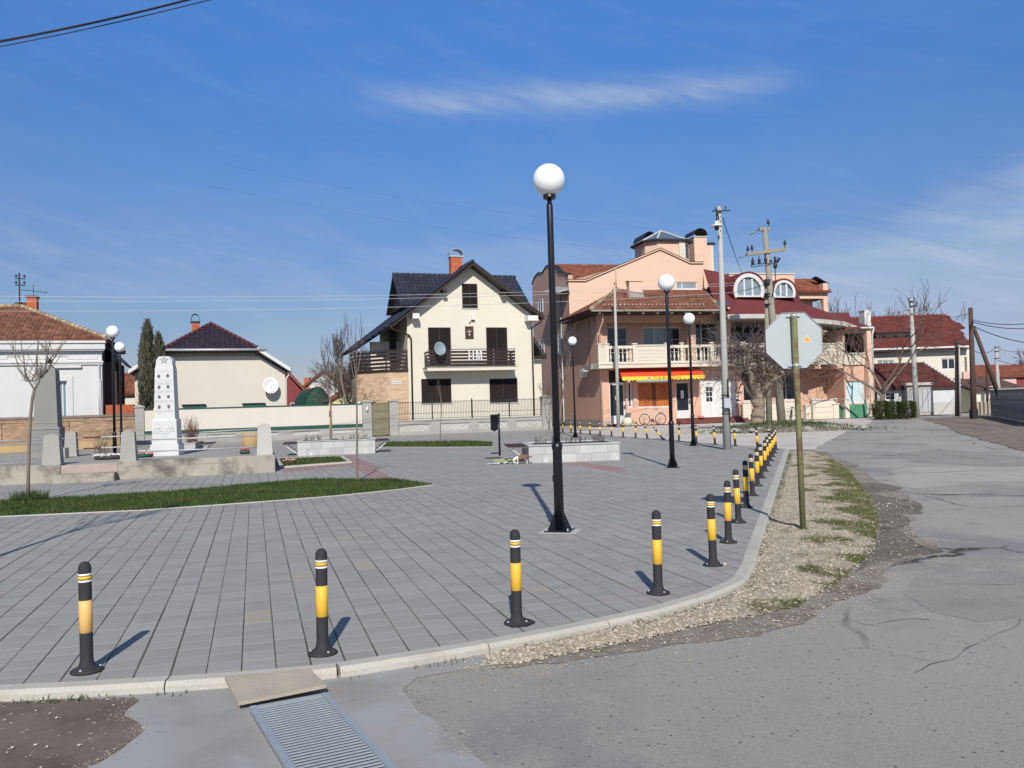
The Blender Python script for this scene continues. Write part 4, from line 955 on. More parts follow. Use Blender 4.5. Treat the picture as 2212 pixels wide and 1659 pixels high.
# ---- white monument with plaques
pm = PY((362,983), 25.3); 
mo = thing('white_monument', 'tall white marble obelisk with a grey star and rows of round portraits and inscriptions', 'monument', (pm.x, pm.y, PH-.01), phiE*.6)
def mz(y): return PY(ZU(240, y), pm.y).z-(PH-.01)
sc = 25.3/1840/1.15732*.16287
hw = lambda px_: px_*sc/2
def tap(name, z0, z1, h0, h1, m=M['marble']):
    return MB().add([(-h0,-h0,z0),(h0,-h0,z0),(h0,h0,z0),(-h0,h0,z0),(-h1,-h1,z1),(h1,-h1,z1),(h1,h1,z1),(-h1,h1,z1)], [(0,3,2,1),(4,5,6,7),(0,1,5,4),(1,2,6,5),(2,3,7,6),(3,0,4,7)]).build(name, m, mo)
tap('base_block', 0, mz(1470), hw(410), hw(405)); tap('plinth', mz(1470)+.002, mz(1385), hw(365), hw(360)); tap('pedestal', mz(1385)+.002, mz(1120), hw(358), hw(345))
tap('cornice', mz(1120)+.002, mz(1085), hw(350), hw(318)); sh = tap('shaft', mz(1085)+.002, mz(310), hw(300), hw(262))
mb = MB(); zt = mz(310); zt2 = mz(135)
mb.prism([(-hw(262)*.98,-hw(230),zt+.002),(hw(262)*.98,-hw(230),zt+.002),(hw(262)*.9,-hw(230),zt+.12),(hw(235),-hw(230),zt2-.12),(hw(150),-hw(230),zt2),(-hw(150),-hw(230),zt2),(-hw(235),-hw(230),zt2-.12),(-hw(262)*.9,-hw(230),zt+.12)], (0,hw(460),0)).build('head', M['marble'], mo)
star = []
for k in range(10):
    a = math.pi/2+k*math.pi/5; r1 = .145 if k%2 == 0 else .062; star.append((r1*math.cos(a), -hw(230)-.001, mz(190)+r1*math.sin(a)))
MB().prism(star, (0,-.012,0)).build('star', mat('grey_star', (.36,.36,.35), .6), mo)
inkg = mat('engraved_grey_lettering', (.30,.31,.32), .8); port = mat('portrait_enamel', (.13,.13,.14), .3, .5, 25, .3, 60); 
def fy(z): f = (z-(mz(1085)))/(mz(310)-mz(1085)); return -(hw(300)*(1-f)+hw(262)*f)
def oval(x, y, rx, rz_, m, ring=False, yy=None):
    z = mz(y); X = (x-245)*sc; yy = fy(z) if yy is None else yy; n = 16
    o = MB().prism([(X+rx*math.cos(2*math.pi*k/n), yy-.001, z+rz_*math.sin(2*math.pi*k/n)) for k in range(n)], (0,-.006,0)).build('portrait_medallion', m, mo)
    if ring: MB().tube([(X+rx*math.cos(2*math.pi*k/n), yy-.008, z+rz_*math.sin(2*math.pi*k/n)) for k in range(n)], .004, 4, closed=True).build('medallion_ring', inkg, o)
for x, y in ((170,437),(298,432),(172,603),(302,598),(172,752),(305,750),(170,905),(308,903)): oval(x, y, .042, .055, port)
for x, y in ((155,1195),(335,1190),(245,1338)): oval(x, y, .058 if y < 1300 else .05, .065 if y < 1300 else .05, mat('pale_medallion', (.60,.61,.61), .4, .25, 25), True, -hw(352))
def textline(y, x0, x1, h=.018, yy=None):
    mb = MB(); x = x0; z = mz(y); yy = fy(z) if yy is None else yy
    while x < x1:
        w = rng.uniform(8, 26); w = min(w, x1-x)
        for q in range(int(w/3.2)):      # letter-like strokes
            X = (x+q*3.2-245)*sc; hh = h*rng.uniform(.75,1); mb.box(X, X+.0045, yy-.0018, yy, z-hh/2, z+hh/2)
            if rng.random() < .6: mb.box(X+.0045, X+.0085, yy-.0018, yy, z+hh/2-.005 if rng.random() < .5 else z-hh/2, z+hh/2 if False else (z-hh/2+.005))
        x += w+rng.uniform(5, 9)
    mb.build('inscription_line', inkg, mo)
for y, a, b in ((350,175,315),(375,140,345),(495,125,225),(495,250,355),(528,115,355),(550,150,320),(655,120,225),(655,245,360),(682,120,222),(682,245,345),(705,125,215),(802,115,225),(802,240,365),(832,120,225),(832,240,360),(862,125,215),(862,245,330),(955,115,205),(955,260,360),(980,120,210),(980,245,365),(1005,135,225)): textline(y, a, b)
for y, a, b in ((1245,95,215),(1245,265,400),(1278,90,240),(1278,270,400),(1305,85,190),(1305,205,350)): textline(y, a, b, .02, -hw(354))
for y in (480,640,790,940):      # joints between the four plaques
    z = mz(y+28 if y != 480 else 560); MB().box(-hw(284), hw(284), fy(z)-.0012, fy(z), z-.003, z+.003).build('plaque_joint', inkg, mo)
# ---- grey obelisk
pg = PY((105,983), 28.0); go = thing('grey_obelisk', 'old grey stone obelisk with a stepped pedestal behind the left front post', 'monument', (pg.x, pg.y, PH-.012), phiE)
k28 = 28.0/1840
def gt_(name, y0, y1, w0, w1):
    z0, z1 = [PY((105,y), 28.0).z-PH+.012 for y in (y0, y1)]; z0 = max(z0, 0); h0, h1 = w0*k28/2, w1*k28/2
    return MB().add([(-h0,-h0,z0),(h0,-h0,z0),(h0,h0,z0),(-h0,h0,z0),(-h1,-h1,z1-.001),(h1,-h1,z1-.001),(h1,h1,z1-.001),(-h1,h1,z1-.001)], [(0,3,2,1),(4,5,6,7),(0,1,5,4),(1,2,6,5),(2,3,7,6),(3,0,4,7)]).build(name, M['obelisk'], go)
gt_('foot', 1000, 975, 66, 62); gt_('pedestal', 975, 927, 55, 54); gt_('pedestal_cap', 927, 923, 57, 52); gt_('neck', 923, 914, 47, 46); gt_('neck_band', 914, 911, 48, 46); gt_('shaft', 911, 800, 46, 39); gt_('tip', 800, 788, 38, 14)
# ---- wreaths and small things on the terrace
def wreath(label, p, r1, m1, m2, n, seed):
    r = random.Random(seed); t = thing('wreath', label, 'wreath', p); t['group'] = 'wreaths and grave flowers on the terrace'
    mb = MB(); mb.tube([(r1*math.cos(2*math.pi*k/16), r1*.9*math.sin(2*math.pi*k/16), .05) for k in range(16)], .06, 6, closed=True); mb.build('ring', m1, t)
    mb = MB()
    for _ in range(n):
        a = r.random()*6.28; q = Vector((r1*math.cos(a)+r.uniform(-.05,.05), r1*.9*math.sin(a)+r.uniform(-.05,.05), .09+r.uniform(0,.05))); s_ = r.uniform(.018,.035)
        mb.lathe([(s_*.3,-s_*.6),(s_,0),(s_*.4,s_*.6)], 6, q, False)
    mb.build('blossoms', m2, t)
q = PY(ZC(840,552), 23.9); wreath('flat wreath of white blossoms lying beside the weathered middle post', (q.x, q.y, PH), .34, M['soil'], M['whitep'], 130, 1)
q = PY(ZC(1100,535), 24.4); wreath('wreath of pink and white blossoms leaning low left of the white monument', (q.x, q.y, PH), .22, M['greenpaint'], mat('pink_blossom', (.62,.30,.33), .8, isl=.4), 60, 2)
q = PY(ZC(1160,520), 25.6); wreath('small heap of pale blossoms at the foot of the white monument', (q.x-.15, q.y, PH), .14, M['soil'], M['whitep'], 40, 3)
q = PY(ZC(1880,510), 24.6); wreath('small red and white bouquet near the pale right post', (q.x, q.y, PH), .09, M['greenpaint'], mat('red_blossom', (.55,.05,.06), .8), 26, 4)
q = PY(ZC(135,672), 0) if False else G(*ZM(145,490)); wreath('pinkish withered flowers on the small grass bed left of the left planter', (q.x, q.y, .02), .14, M['soil'], mat('withered_petal', (.62,.33,.28), .9, isl=.3), 40, 5)
q = PY(ZC(1925,460), 31.0); tag(MB().lathe([(.26,0),(.30,.5),(.33,.9),(.29,.9),(.26,.1)], 18).build('barrel_planter', M['ochre'], loc=(q.x, q.y, 0)), 'round brown tub standing behind the rails left of the pale post', 'tub')
q = PY(ZC(890,600), 26.0)
tag(MB().bbox(-.12,.12,-.12,.12,0,.30,.01).build('stone_lantern', M['conc'], loc=(PY(ZS(872,790),25.5).x, 25.5, PH)), 'small square stone block at the foot of the grey obelisk', 'stone block')
# marker stakes
for (z_, x0, y0, y1, lbl, Yd, zb_) in ((ZD, 281, 1365, 1655, 'tall yellow stake with a red band supporting the sapling in the left planter', 32.2, .5), (ZB, 411, 1345, 1655, 'yellow stake with a red band just left of the white monument', 30.0, 0)):
    a = PY(z_(x0, y0), Yd); s = thing('marker_stake', lbl, 'stake', (a.x, Yd, zb_), 0, 'yellow stakes with red bands'); H_ = a.z-zb_
    MB().tube([(0,0,0),(0,0,H_)], .028, 8).build('stake', mat('yellow_stake', (.62,.50,.12), .7), s); MB().tube([(0,0,H_*.62),(0,0,H_*.80)], .030, 8).build('red_band', M['red'], s)
# ================================================================== BUILDINGS
V = Vector
def wallholes(name, T, u0, u1, z0, z1, holes, w0, w1, m, label=None):
    """upright wall slab from w0 to w1 with rectangular openings (u0,u1,z0,z1)"""
    us = sorted({u0, u1, *[max(u0, min(u1, h[i])) for h in holes for i in (0, 1)]}); zs = sorted({z0, z1, *[max(z0, min(z1, h[i])) for h in holes for i in (2, 3)]})
    mb = MB()
    for j in range(len(zs)-1):
        run = None
        for i in range(len(us)-1):
            cu, cz_ = (us[i]+us[i+1])/2, (zs[j]+zs[j+1])/2
            solid = not any(h[0] < cu < h[1] and h[2] < cz_ < h[3] for h in holes)
            if solid: run = (run[0] if run else us[i], us[i+1])
            if (not solid or i == len(us)-2) and run: mb.box(run[0], run[1], w0, w1, zs[j], zs[j+1]); run = None
    return mb.build(name, m, T, label)
def window(T, r, w, fm, pm, fw=.06, mull=(), hor=(), name='window', depth=.07, label=None):
    u0, u1, z0, z1 = r; mb = MB()
    mb.box(u0,u0+fw,w,w+depth,z0,z1); mb.box(u1-fw,u1,w,w+depth,z0,z1); mb.box(u0+fw,u1-fw,w,w+depth,z0,z0+fw); mb.box(u0+fw,u1-fw,w,w+depth,z1-fw,z1)
    for f in mull: x = u0+(u1-u0)*f; mb.box(x-fw*.45,x+fw*.45,w+.004,w+depth-.002,z0+fw,z1-fw)
    for f in hor: z = z0+(z1-z0)*f; mb.box(u0+fw,u1-fw,w+.008,w+.03,z-.012,z+.012)
    f = mb.build(name, fm, T, label)
    MB().box(u0+fw*.5,u1-fw*.5,w+depth-.022,w+depth-.010,z0+fw*.5,z1-fw*.5).build('pane', pm, f)
    return f
def swindow(T, r, u, fm, pm, fw=.06, mull=(), name='window', sgn=-1, depth=.05):      # window in a side wall, facing -u
    w0, w1, z0, z1 = r; a, b = (u-depth, u+.01) if sgn < 0 else (u-.01, u+depth); mb = MB()
    mb.box(a,b,w0,w0+fw,z0,z1); mb.box(a,b,w1-fw,w1,z0,z1); mb.box(a,b,w0+fw,w1-fw,z0,z0+fw); mb.box(a,b,w0+fw,w1-fw,z1-fw,z1)
    for f in mull: x = w0+(w1-w0)*f; mb.box(a+.004,b-.004,x-fw*.4,x+fw*.4,z0+fw,z1-fw)
    f = mb.build(name, fm, T); MB().box(u-.02,u-.012,w0+fw*.5,w1-fw*.5,z0+fw*.5,z1-fw*.5).build('pane', pm, f); return f
def plane_n(P):
    n = V((0,0,0))
    for i in range(len(P)): a, b = P[i], P[(i+1)%len(P)]; n += V(((a.y-b.y)*(a.z+b.z), (a.z-b.z)*(a.x+b.x), (a.x-b.x)*(a.y+b.y)))
    n.normalize(); return n if n.z > 0 else -n
def roof(T, P, m, tile=None, th=.14, name='roof', tm=None, under=None, slab=None):
    """planar roof slab under polygon P (first edge = eave), with rows of real tiles"""
    P = [V(p) for p in P]; n = plane_n(P); o = MB().prism(P, n*(-th)).build(name, slab or m, T)
    if tile:
        e = (P[1]-P[0]); e -= n*e.dot(n); e.normalize(); s = n.cross(e)
        if s.z < 0: s = -s
        o0 = P[0]; Q = [((p-o0).dot(e), (p-o0).dot(s)) for p in P]
        tw, tl = tile; mb = MB(); u0, u1 = min(q[0] for q in Q), max(q[0] for q in Q); v1 = max(q[1] for q in Q); j = 0
        while j*tl < v1-tl*.3:
            k = math.floor(u0/tw)
            while k*tw < u1:
                cu, cv = (k+.5)*tw, (j+.5)*tl
                if inpoly(cu, cv, Q):
                    h = tw*.16; lift = tl*.07+rng.uniform(0,.006); a = -tl*.04; pr = [(0,0),(.2,h),(.5,h*1.35),(.8,h),(1,0)]; vs = []
                    for (f, hh) in pr: vs.append(o0+e*((k+f)*tw)+s*(j*tl+a)+n*(hh+lift+.012))
                    for (f, hh) in pr: vs.append(o0+e*((k+f)*tw)+s*((j+1)*tl)+n*(hh+.010))
                    for (f, hh) in pr: vs.append(o0+e*((k+f)*tw)+s*(j*tl+a)+n*(.004))
                    mb.add(vs, [(q, q+1, q+6, q+5) for q in range(4)]+[(q+1, q, q+10, q+11) for q in range(4)])
                k += 1
            j += 1
        if mb.f: mb.build('roof_tiles', tm or m, o, kind='stuff')
    return o
def ridge(T, a, b, m, r=.10, l=.38, name='ridge_caps'):
    a, b = V(a), V(b); d = b-a; n = max(1, int(d.length/l)); mb = MB()
    for k in range(n):
        p, q = a+d*(k/n), a+d*((k+1.08)/n); mb.tube([p,q], [r*1.15, r*.9], 8)
    return mb.build(name, m, T, kind='stuff')
def chimney(T, u0, u1, w0, w1, z0, z1, m, brick=True, cap=True, name='chimney', capm=None):
    o = MB().box(u0,u1,w0,w1,z0,z1).build(name, M['mortar'] if brick else m, T)
    if brick:
        mb = MB(); bl, bh = .25, .077; rows = int((z1-z0)/bh)
        for j in range(rows):
            z = z0+j*bh+.004; off = (j%2)*.125
            for (a, b, fix, ax, sg) in ((u0,u1,w0,0,-1),(u0,u1,w1,0,1),(w0,w1,u0,1,-1),(w0,w1,u1,1,1)):
                x = a-off
                while x < b-.01:
                    c, d = max(a, x+.004), min(b, x+bl-.004)
                    if d-c > .03:
                        if ax == 0: mb.box(c,d,fix if sg>0 else fix-.012,fix+.012 if sg>0 else fix,z,z+bh-.008)
                        else: mb.box(fix if sg>0 else fix-.012,fix+.012 if sg>0 else fix,c,d,z,z+bh-.008)
                    x += bl
        mb.build('chimney_bricks', m, o, kind='stuff')
    if cap: MB().bbox(u0-.07,u1+.07,w0-.07,w1+.07,z1,z1+.09,.01).build('chimney_cap', capm or M['conc'], o)
    return o
def hood(T, u0, u1, w0, w1, z, h, m, along='w', name='chimney_hood'):      # curved sheet-metal hood on short legs
    mb = MB(); n = 10; P = []
    for k in range(n+1):
        a = math.pi*k/n
        P.append((-(math.cos(a))*.5+.5, math.sin(a)))
    for (x0, x1, y0, y1) in ((u0,u1,w0,w1),):
        vs = []
        for (f, hh) in P:
            zz = z+.12+hh*h
            if along == 'w': vs += [(x0+(x1-x0)*f, y0, zz), (x0+(x1-x0)*f, y1, zz), (x0+(x1-x0)*(f*.96+.02), y0, zz-.02), (x0+(x1-x0)*(f*.96+.02), y1, zz-.02)]
            else: vs += [(x0, y0+(y1-y0)*f, zz), (x1, y0+(y1-y0)*f, zz), (x0, y0+(y1-y0)*(f*.96+.02), zz-.02), (x1, y0+(y1-y0)*(f*.96+.02), zz-.02)]
        fs = []
        for k in range(n): a = k*4; fs += [(a,a+1,a+5,a+4),(a+2,a+6,a+7,a+3),(a,a+4,a+6,a+2),(a+1,a+3,a+7,a+5)]
        mb.add(vs, fs)
        for (x, y) in ((x0+.02,y0+.03),(x1-.03,y0+.03),(x0+.02,y1-.04),(x1-.03,y1-.04)): mb.box(x,x+.02,y,y+.02,z,z+.14)
    return mb.build(name, m, T, kind='stuff')
def courses(name, T, u0, u1, z0, z1, w, m, holes=(), bl=.25, bh=.078, g=.010, th=.018, side=None, cap=300):
    """bricks standing proud of a wall plane; side=(u, w0, w1) lays them on a side wall facing -u"""
    mb = MB(); rows = int((z1-z0)/bh)
    for j in range(rows):
        z = z0+j*bh; x = (u0 if side is None else side[1])-(j%2)*bl/2; end = u1 if side is None else side[2]; st = u0 if side is None else side[1]
        while x < end:
            a, b = max(st, x+g/2), min(end, x+bl-g/2)
            if b-a > .04 and not any(h[0] < (a+b)/2 < h[1] and h[2] < z+bh/2 < h[3] for h in holes):
                d = rng.uniform(0,.004)
                if side is None: mb.box(a,b,w-th-d,w,z+g/2,z+bh-g/2)
                else: mb.box(side[0]-th-d,side[0],a,b,z+g/2,z+bh-g/2)
            x += bl
    return mb.build(name, m, T, kind='stuff')
def dish(label, T_, p, r, yaw, tilt, m, group='satellite dishes'):
    t = thing('satellite_dish', label, 'satellite dish', p, yaw, group); t.rotation_euler = (tilt, 0, yaw); t.scale = (r, r, r)
    mb = MB(); n, rn = 28, 5; vs = [(0,.28,0)]; fs = []
    for k in range(1, rn+1):
        f = k/rn
        for q in range(n): a = 2*math.pi*q/n; vs.append((f*math.cos(a), .28-.28*f*f, f*1.08*math.sin(a)))
    for q in range(n): fs.append((0, 1+(q+1)%n, 1+q))
    for k in range(rn-1):
        for q in range(n): a = 1+k*n; fs.append((a+q, a+(q+1)%n, a+n+(q+1)%n, a+n+q))
    mb.add(vs, fs, True); o = mb.build('reflector', m, t); so_ = o.modifiers.new('s', 'SOLIDIFY'); so_.thickness = .02
    MB().tube([(0,.02,-1.06),(0,-.75,-.35)], .025, 6).build('feed_arm', M['steel2'], t); MB().tube([(0,-.70,-.42),(0,-.86,-.26)], .06, 8).build('receiver', M['pvc'], t)
    MB().tube([(0,.26,0),(0,.75,-.1)], .05, 8).build('mount', M['steel2'], t)
    return t

S = Fr(G(786,944), R(19.45))
def S_(n_, l, c_): return thing(n_, l, c_, (S.O.x, S.O.y, 0), S.phi)
# ------------------------------------------------------------ dark-roofed cream house in the middle
HW = 3.2                                   # front wall plane behind the fence line
H = S_('gabled_house', 'cream two storey house with steep charcoal tiled gable roof, dark shutters and brown balcony', 'house')
def hs(x, y, w=HW, z=ZE): return S.at(z(x, y), w)
uL = hs(590,1100).x; uR = (hs(1905,950).x+hs(1960,1600).x)/2; DEP = 9.5
def hr(x0, y0, x1, y1, w=HW, z=ZE): return S.rect(z, x0, y0, x1, y1, w)
eaveL = hs(430,885, HW-.75); apex = hs(1312,232, HW-.75); eaveR = hs(2045,815, HW-.75)
ax = (eaveL.x+eaveR.x)/2*.4+apex.x*.6; az_ = apex.z; eLz, eRz = eaveL.z, eaveR.z
sl = (az_-eLz)/(ax-eaveL.x); sr_ = (az_-eRz)/(eaveR.x-ax)
zl = az_-sl*(ax-uL); zr = az_-sr_*(uR-ax); wtop = min(zl, zr)-.25
w_g1 = hr(737,1475,1057,1659); w_g1 = (w_g1[0], w_g1[1], hr(1050,1160,1305,1368,z=ZD)[2], w_g1[3]); w_g2 = hr(1622,1160,1858,1362,z=ZD)
w_f1 = hr(812,930,1055,1340); w_f2 = hr(1430,930,1655,1340); w_a = hr(1170,465,1336,725)
holes_ = [w_g1, w_g2, w_f1, w_f2]
wallholes('wall', H, uL, uR, 0, wtop, holes_, HW, HW+.30, M['cream'])
zb_ = wtop
def gtop(u): return (az_-sl*(ax-u) if u < ax else az_-sr_*(u-ax))-.24
lo_, hi_ = uL, uR
if w_a[2] > wtop: MB().box(w_a[0], w_a[1], HW, HW+.3, wtop+.001, w_a[2]).build('gable_wall', M['cream'], H)
for (a, b, z0_) in ((uL, w_a[0], zb_), (w_a[1], uR, zb_), (w_a[0], w_a[1], w_a[3])):
    P = [V((a, HW, z0_+.001)), V((b, HW, z0_+.001)), V((b, HW, gtop(b)))]+([V((ax, HW, gtop(ax)))] if a < ax < b else [])+[V((a, HW, gtop(a)))]
    MB().prism(P, (0,.30,0)).build('gable_wall', M['cream'], H)
MB().box(uL, uL+.3, HW+.302, HW+DEP, 0, gtop(uL)).build('side_wall', M['cream'], H); MB().box(uR-.3, uR, HW+.302, HW+DEP, 0, gtop(uR)).build('side_wall', M['cream'], H)
MB().box(uL+.302, uR-.302, HW+DEP-.3, HW+DEP, 0, zb_).build('rear_wall', M['cream'], H)
MB().box(uL+.31, uR-.31, HW+.31, HW+DEP-.31, 2.7, 2.8).build('floor_slab', M['conc'], H)
def shutterwin(r, label=None, slats=True):
    f = MB(); u0, u1, z0, z1 = r; w = HW+.06
    f.box(u0,u0+.07,w,w+.08,z0,z1); f.box(u1-.07,u1,w,w+.08,z0,z1); f.box(u0+.07,u1-.07,w,w+.08,z1-.07,z1); f.box(u0+.07,u1-.07,w,w+.08,z0,z0+.05); f.box((u0+u1)/2-.03,(u0+u1)/2+.03,w-.01,w+.08,z0+.05,z1-.07)
    o = f.build('window', M['darkwood'], H); n = int((z1-z0-.12)/.055); mb = MB()
    for k in range(n):
        z = z0+.06+k*.055
        for a, b in ((u0+.07,(u0+u1)/2-.03),((u0+u1)/2+.03,u1-.07)): mb.add([(a,w+.015,z),(b,w+.015,z),(b,w+.05,z+.05),(a,w+.05,z+.05),(a,w+.022,z-.006),(b,w+.022,z-.006)], [(0,1,2,3),(0,4,5,1)])
    mb.box(u0+.07,u1-.07,w+.055,w+.07,z0+.05,z1-.07); mb.build('shutter_slats', M['shutter'], o, kind='stuff')
    MB().box(u0-.04,u1+.05,HW-.05,HW+.06,z0-.05,z0-.002).build('window_sill', M['conc_light'], H)
    return o
for r_ in (w_g1, w_g2, w_f1, w_f2, w_a): shutterwin(r_)
# main roof: two slopes, plus a cross gable ridge behind
eL = V((eaveL.x-.0, HW-.75, eLz)); rf = V((ax, HW-.75, az_)); eR = V((eaveR.x, HW-.75, eRz))
WB = HW+DEP-.2
ridgeback = S.at(ZE(430,380), HW+5.2)      # cross ridge at left end
# the left slope runs further out and down (porch side)
pL2 = V((eL.x, WB, eLz)); 
ex = .0
roof(H, [V((eL.x, WB, eLz)), eL, rf, V((ax, WB, az_))], M['tile_dark'], (.30,.36))
roof(H, [eR, V((eR.x, WB, eRz)), V((ax, WB, az_)), rf], M['tile_dark'], (.30,.36))
ridge(H, (ax, HW-.75, az_+.06), (ax, WB, az_+.06), M['tile_dark'])
# bargeboards in dark brown along the front verge
for a, b in ((eL, rf), (eR, rf)):
    n_ = (b-a).normalized(); dn = V((0,0,1))-n_*n_.z; dn.normalize()
    MB().prism([a+V((0,-.03,.08)), b+V((0,-.03,.08)), b+V((0,-.03,-.22)), a+V((0,-.03,-.22))], (0,.05,0)).build('bargeboard', M['darkwood'], H)
    MB().prism([a-dn*.16+V((0,.03,0)), b-dn*.16+V((0,.03,0)), b-dn*.16+V((0,.74,0)), a-dn*.16+V((0,.74,0))], -dn*.03).build('soffit', M['darkwood'], H)
# cross wing: ridge across the house, gable roof with ends left and right
cz0 = S.at(ZE(430,380), HW+5.0); cz1 = S.at(ZE(1735,388), HW+5.0); cw = HW+5.0; czr = (cz0.z+cz1.z)/2
cuL, cuR = cz0.x, cz1.x; drop = 2.5; run = 2.6
for sg in (-1, 1):
    a, b = V((cuL-.0, cw+sg*run, czr-drop)), V((cuR+.9 if False else cuR, cw+sg*run, czr-drop))
    P = [a, b, V((cuR, cw, czr)), V((cuL, cw, czr))]
    if sg > 0: P = [b, a, V((cuL, cw, czr)), V((cuR, cw, czr))]
    roof(H, P, M['tile_dark'], (.30,.36), name='cross_roof')
ridge(H, (cuL, cw, czr+.05), (cuR, cw, czr+.05), M['tile_dark'])
for uu, dd in ((cuL+.35, .25), (cuR-.6, .25)):
    MB().prism([V((uu, cw-run+.25, czr-drop+.05)), V((uu, cw+run-.25, czr-drop+.05)), V((uu, cw, czr-.22))], (dd,0,0)).build('cross_gable', M['darkwood'], H)
    pass
# right end of the cross wing: hip edge sloping down to the right
hr0 = S.at(ZE(1865,605), HW+3.0)
roof(H, [V((cuR+.0, cw-run, czr-drop)), V((hr0.x+.2, cw-run+.1, czr-drop-.1)), V((cuR, cw, czr))], M['tile_dark'], None, name='hip')
# valley flashing beads
va, vb = S.at(ZE(590,610), HW+2.0), S.at(ZE(850,385), HW+4.5)
# porch roof extension at left: lower slope flaring out beyond the wall
pe = [S.at(ZE(430,885), HW-.75), S.at(ZE(88,972), HW+5.2), ]
q0 = V((eL.x, HW-.74, eLz-.01)); q1 = V((eL.x-1.9, HW+5.0, eLz-1.15)); q2 = V((eL.x, HW+6.0, eLz-.01))
MB().prism([q0, V((eL.x-.35, HW+.2, eLz-.25)), q1, V((eL.x-1.9, HW+6.0, eLz-1.15)), q2], (0,0,-.12)).build('roof', M['tile_dark'], H) if False else None
ro = [V((eL.x-1.75, WB, eLz-sl*1.75)), V((eL.x-1.75, HW+3.3, eLz-sl*1.75)), V((eL.x, HW-.74, eLz)), V((eL.x, WB, eLz))]
roof(H, ro, M['tile_dark'], (.30,.36), name='lower_roof')
# exposed brackets and the two white corner corbels
for z_, (x0, y0, x1, y1) in ((ZD, (972,617,1028,660)), (ZD, (1932,635,2018,678))):
    a0, a1, b0_, b1_ = S.rect(z_, x0, y0, x1, y1, HW-.45); MB().bbox(a0, a1, HW-.72, HW-.003, b0_, b1_, .01).build('corbel', M['whitep'], H)
for z_, (x, y) in ((ZD, (1235,432)), (ZD, (1730,448))):
    a = S.at(z_(x, y), HW-.3); MB().box(a.x-.14, a.x+.14, HW-.72, HW-.003, a.z-.07, a.z+.09).build('bracket', M['darkwood'], H)
# front balcony
bs = hr(1100,1062,1850,1092, HW-1.1, ZD); bt = S.at(ZD(1500,915), HW-1.1).z; bl_, br_ = hr(1110,1000,1838,1060, HW-1.1, ZD)[:2]
MB().bbox(bs[0], bs[1], HW-1.15, HW-.003, bs[2], bs[3]-.02, .01).build('balcony_slab', M['cream'], H)
MB().box(bs[0]-.04, bs[1]+.04, HW-1.19, HW-.004, bs[3]-.018, bs[3]+.02).build('balcony_edge', M['conc'], H)
zb0 = bs[3]+.03; hb = bt-zb0; nsl = 5
for k in range(nsl):
    z = zb0+.03+k*(hb-.06)/nsl; zh = (hb-.06)/nsl*.66
    MB().box(bl_, br_, HW-1.12, HW-1.095, z, z+zh).build('balcony_slat', M['darkwood'], H)
    MB().box(bl_, bl_+.03, HW-1.094, HW-.005, z, z+zh).build('balcony_slat', M['darkwood'], H); MB().box(br_-.03, br_, HW-1.094, HW-.005, z, z+zh).build('balcony_slat', M['darkwood'], H)
MB().bar((bl_-.02, HW-1.10, bt), (br_+.02, HW-1.10, bt), .045, .045).build('handrail', M['darkwood'], H)
for k in range(5):
    u = bl_+(br_-bl_)*(k+.03)/4.06; MB().box(u-.02, u+.02, HW-1.093, HW-1.06, bs[3]+.021, bt-.02).build('balcony_post', M['steel2'], H)
# serif letters H M in white on the balcony
LT = ZU; LZ = Z(1150,860,.03617)
def lbox(parent, x0, y0, x1, y1): a = S.rect(LZ, x0, y0, x1, y1, HW-1.16); return MB().box(a[0], a[1], HW-1.165, HW-1.13, a[2], a[3])
def letter(parts, polys, nm):
    mb = MB()
    for (x0, y0, x1, y1) in parts: a = S.rect(LZ, x0, y0, x1, y1, HW-1.16); mb.box(a[0], a[1], HW-1.165, HW-1.132, a[2], a[3])
    for poly in polys: mb.prism([V((S.at(LZ(x, y), HW-1.16).x, HW-1.167, S.at(LZ(x, y), HW-1.16).z)) for x, y in poly], (0,.034,0))
    mb.build(nm, M['whitep'], H, kind='stuff')
letter([(590,440,670,1100),(880,440,960,1100),(672,790,878,830),(540,405,720,438),(832,405,1000,438),(530,1102,740,1132),(812,1102,1025,1132)], [], 'letter_h')
letter([(1115,440,1195,1100),(1440,440,1515,1100),(1040,405,1200,438),(1440,405,1570,438),(1070,1102,1260,1132),(1400,1102,1590,1132)], [[(1180,440),(1240,440),(1350,1060),(1350,1125),(1310,1125)],[(1385,440),(1440,440),(1352,1125),(1330,1060)]], 'letter_m')
# icon plaque and wall lamp
pr = hr(1203,918,1292,1053); MB().box(pr[0],pr[1],HW-.03,HW-.001,pr[2],pr[3]).build('plaque', M['slat'], H)
cu_, cz_ = (pr[0]+pr[1])/2, (pr[2]+pr[3])/2; pm_ = mat('painted_plaque_ornament', (.42,.30,.22), .6, .3, 30)
for dx, dz, r1 in ((0,.07,.075),(-.10,.07,.05),(.10,.07,.05),(0,.17,.05),(0,-.14,.055),(0,-.03,.045)):
    MB().prism([(cu_+dx+r1*math.cos(q*math.pi/3), HW-.032, cz_+dz+r1*math.sin(q*math.pi/3)) for q in range(6)], (0,-.008,0)).build('ornament', pm_ if dz > -.1 else M['whitep'], H)
a = hr(1265,795,1300,850); MB().bbox(a[0],a[1],HW-.14,HW-.001,a[2],a[3],.01).build('wall_lamp', M['whitep'], H); MB().box(a[0],a[1],HW-.145,HW-.05,a[2]-.06,a[2]-.002).build('lamp_glass', M['darkwood'], H)
a = hr(1240,855,1270,880); MB().tube([(a[0],HW-.12,a[2]),(a[1],HW-.02,a[3])], .035, 8).build('camera_spot', M['steel2'], H)
# chimney
a = S.rect(ZE, 1055, 180, 1172, 330, HW+2.4); chimney(H, a[0], a[1], HW+2.4, HW+2.95, a[2]-.9, a[3], M['brick'], capm=M['steel2'])
hood(H, a[0]-.08, a[1]+.10, HW+2.3, HW+3.05, a[3]+.09, .34, M['steel2'], 'w')
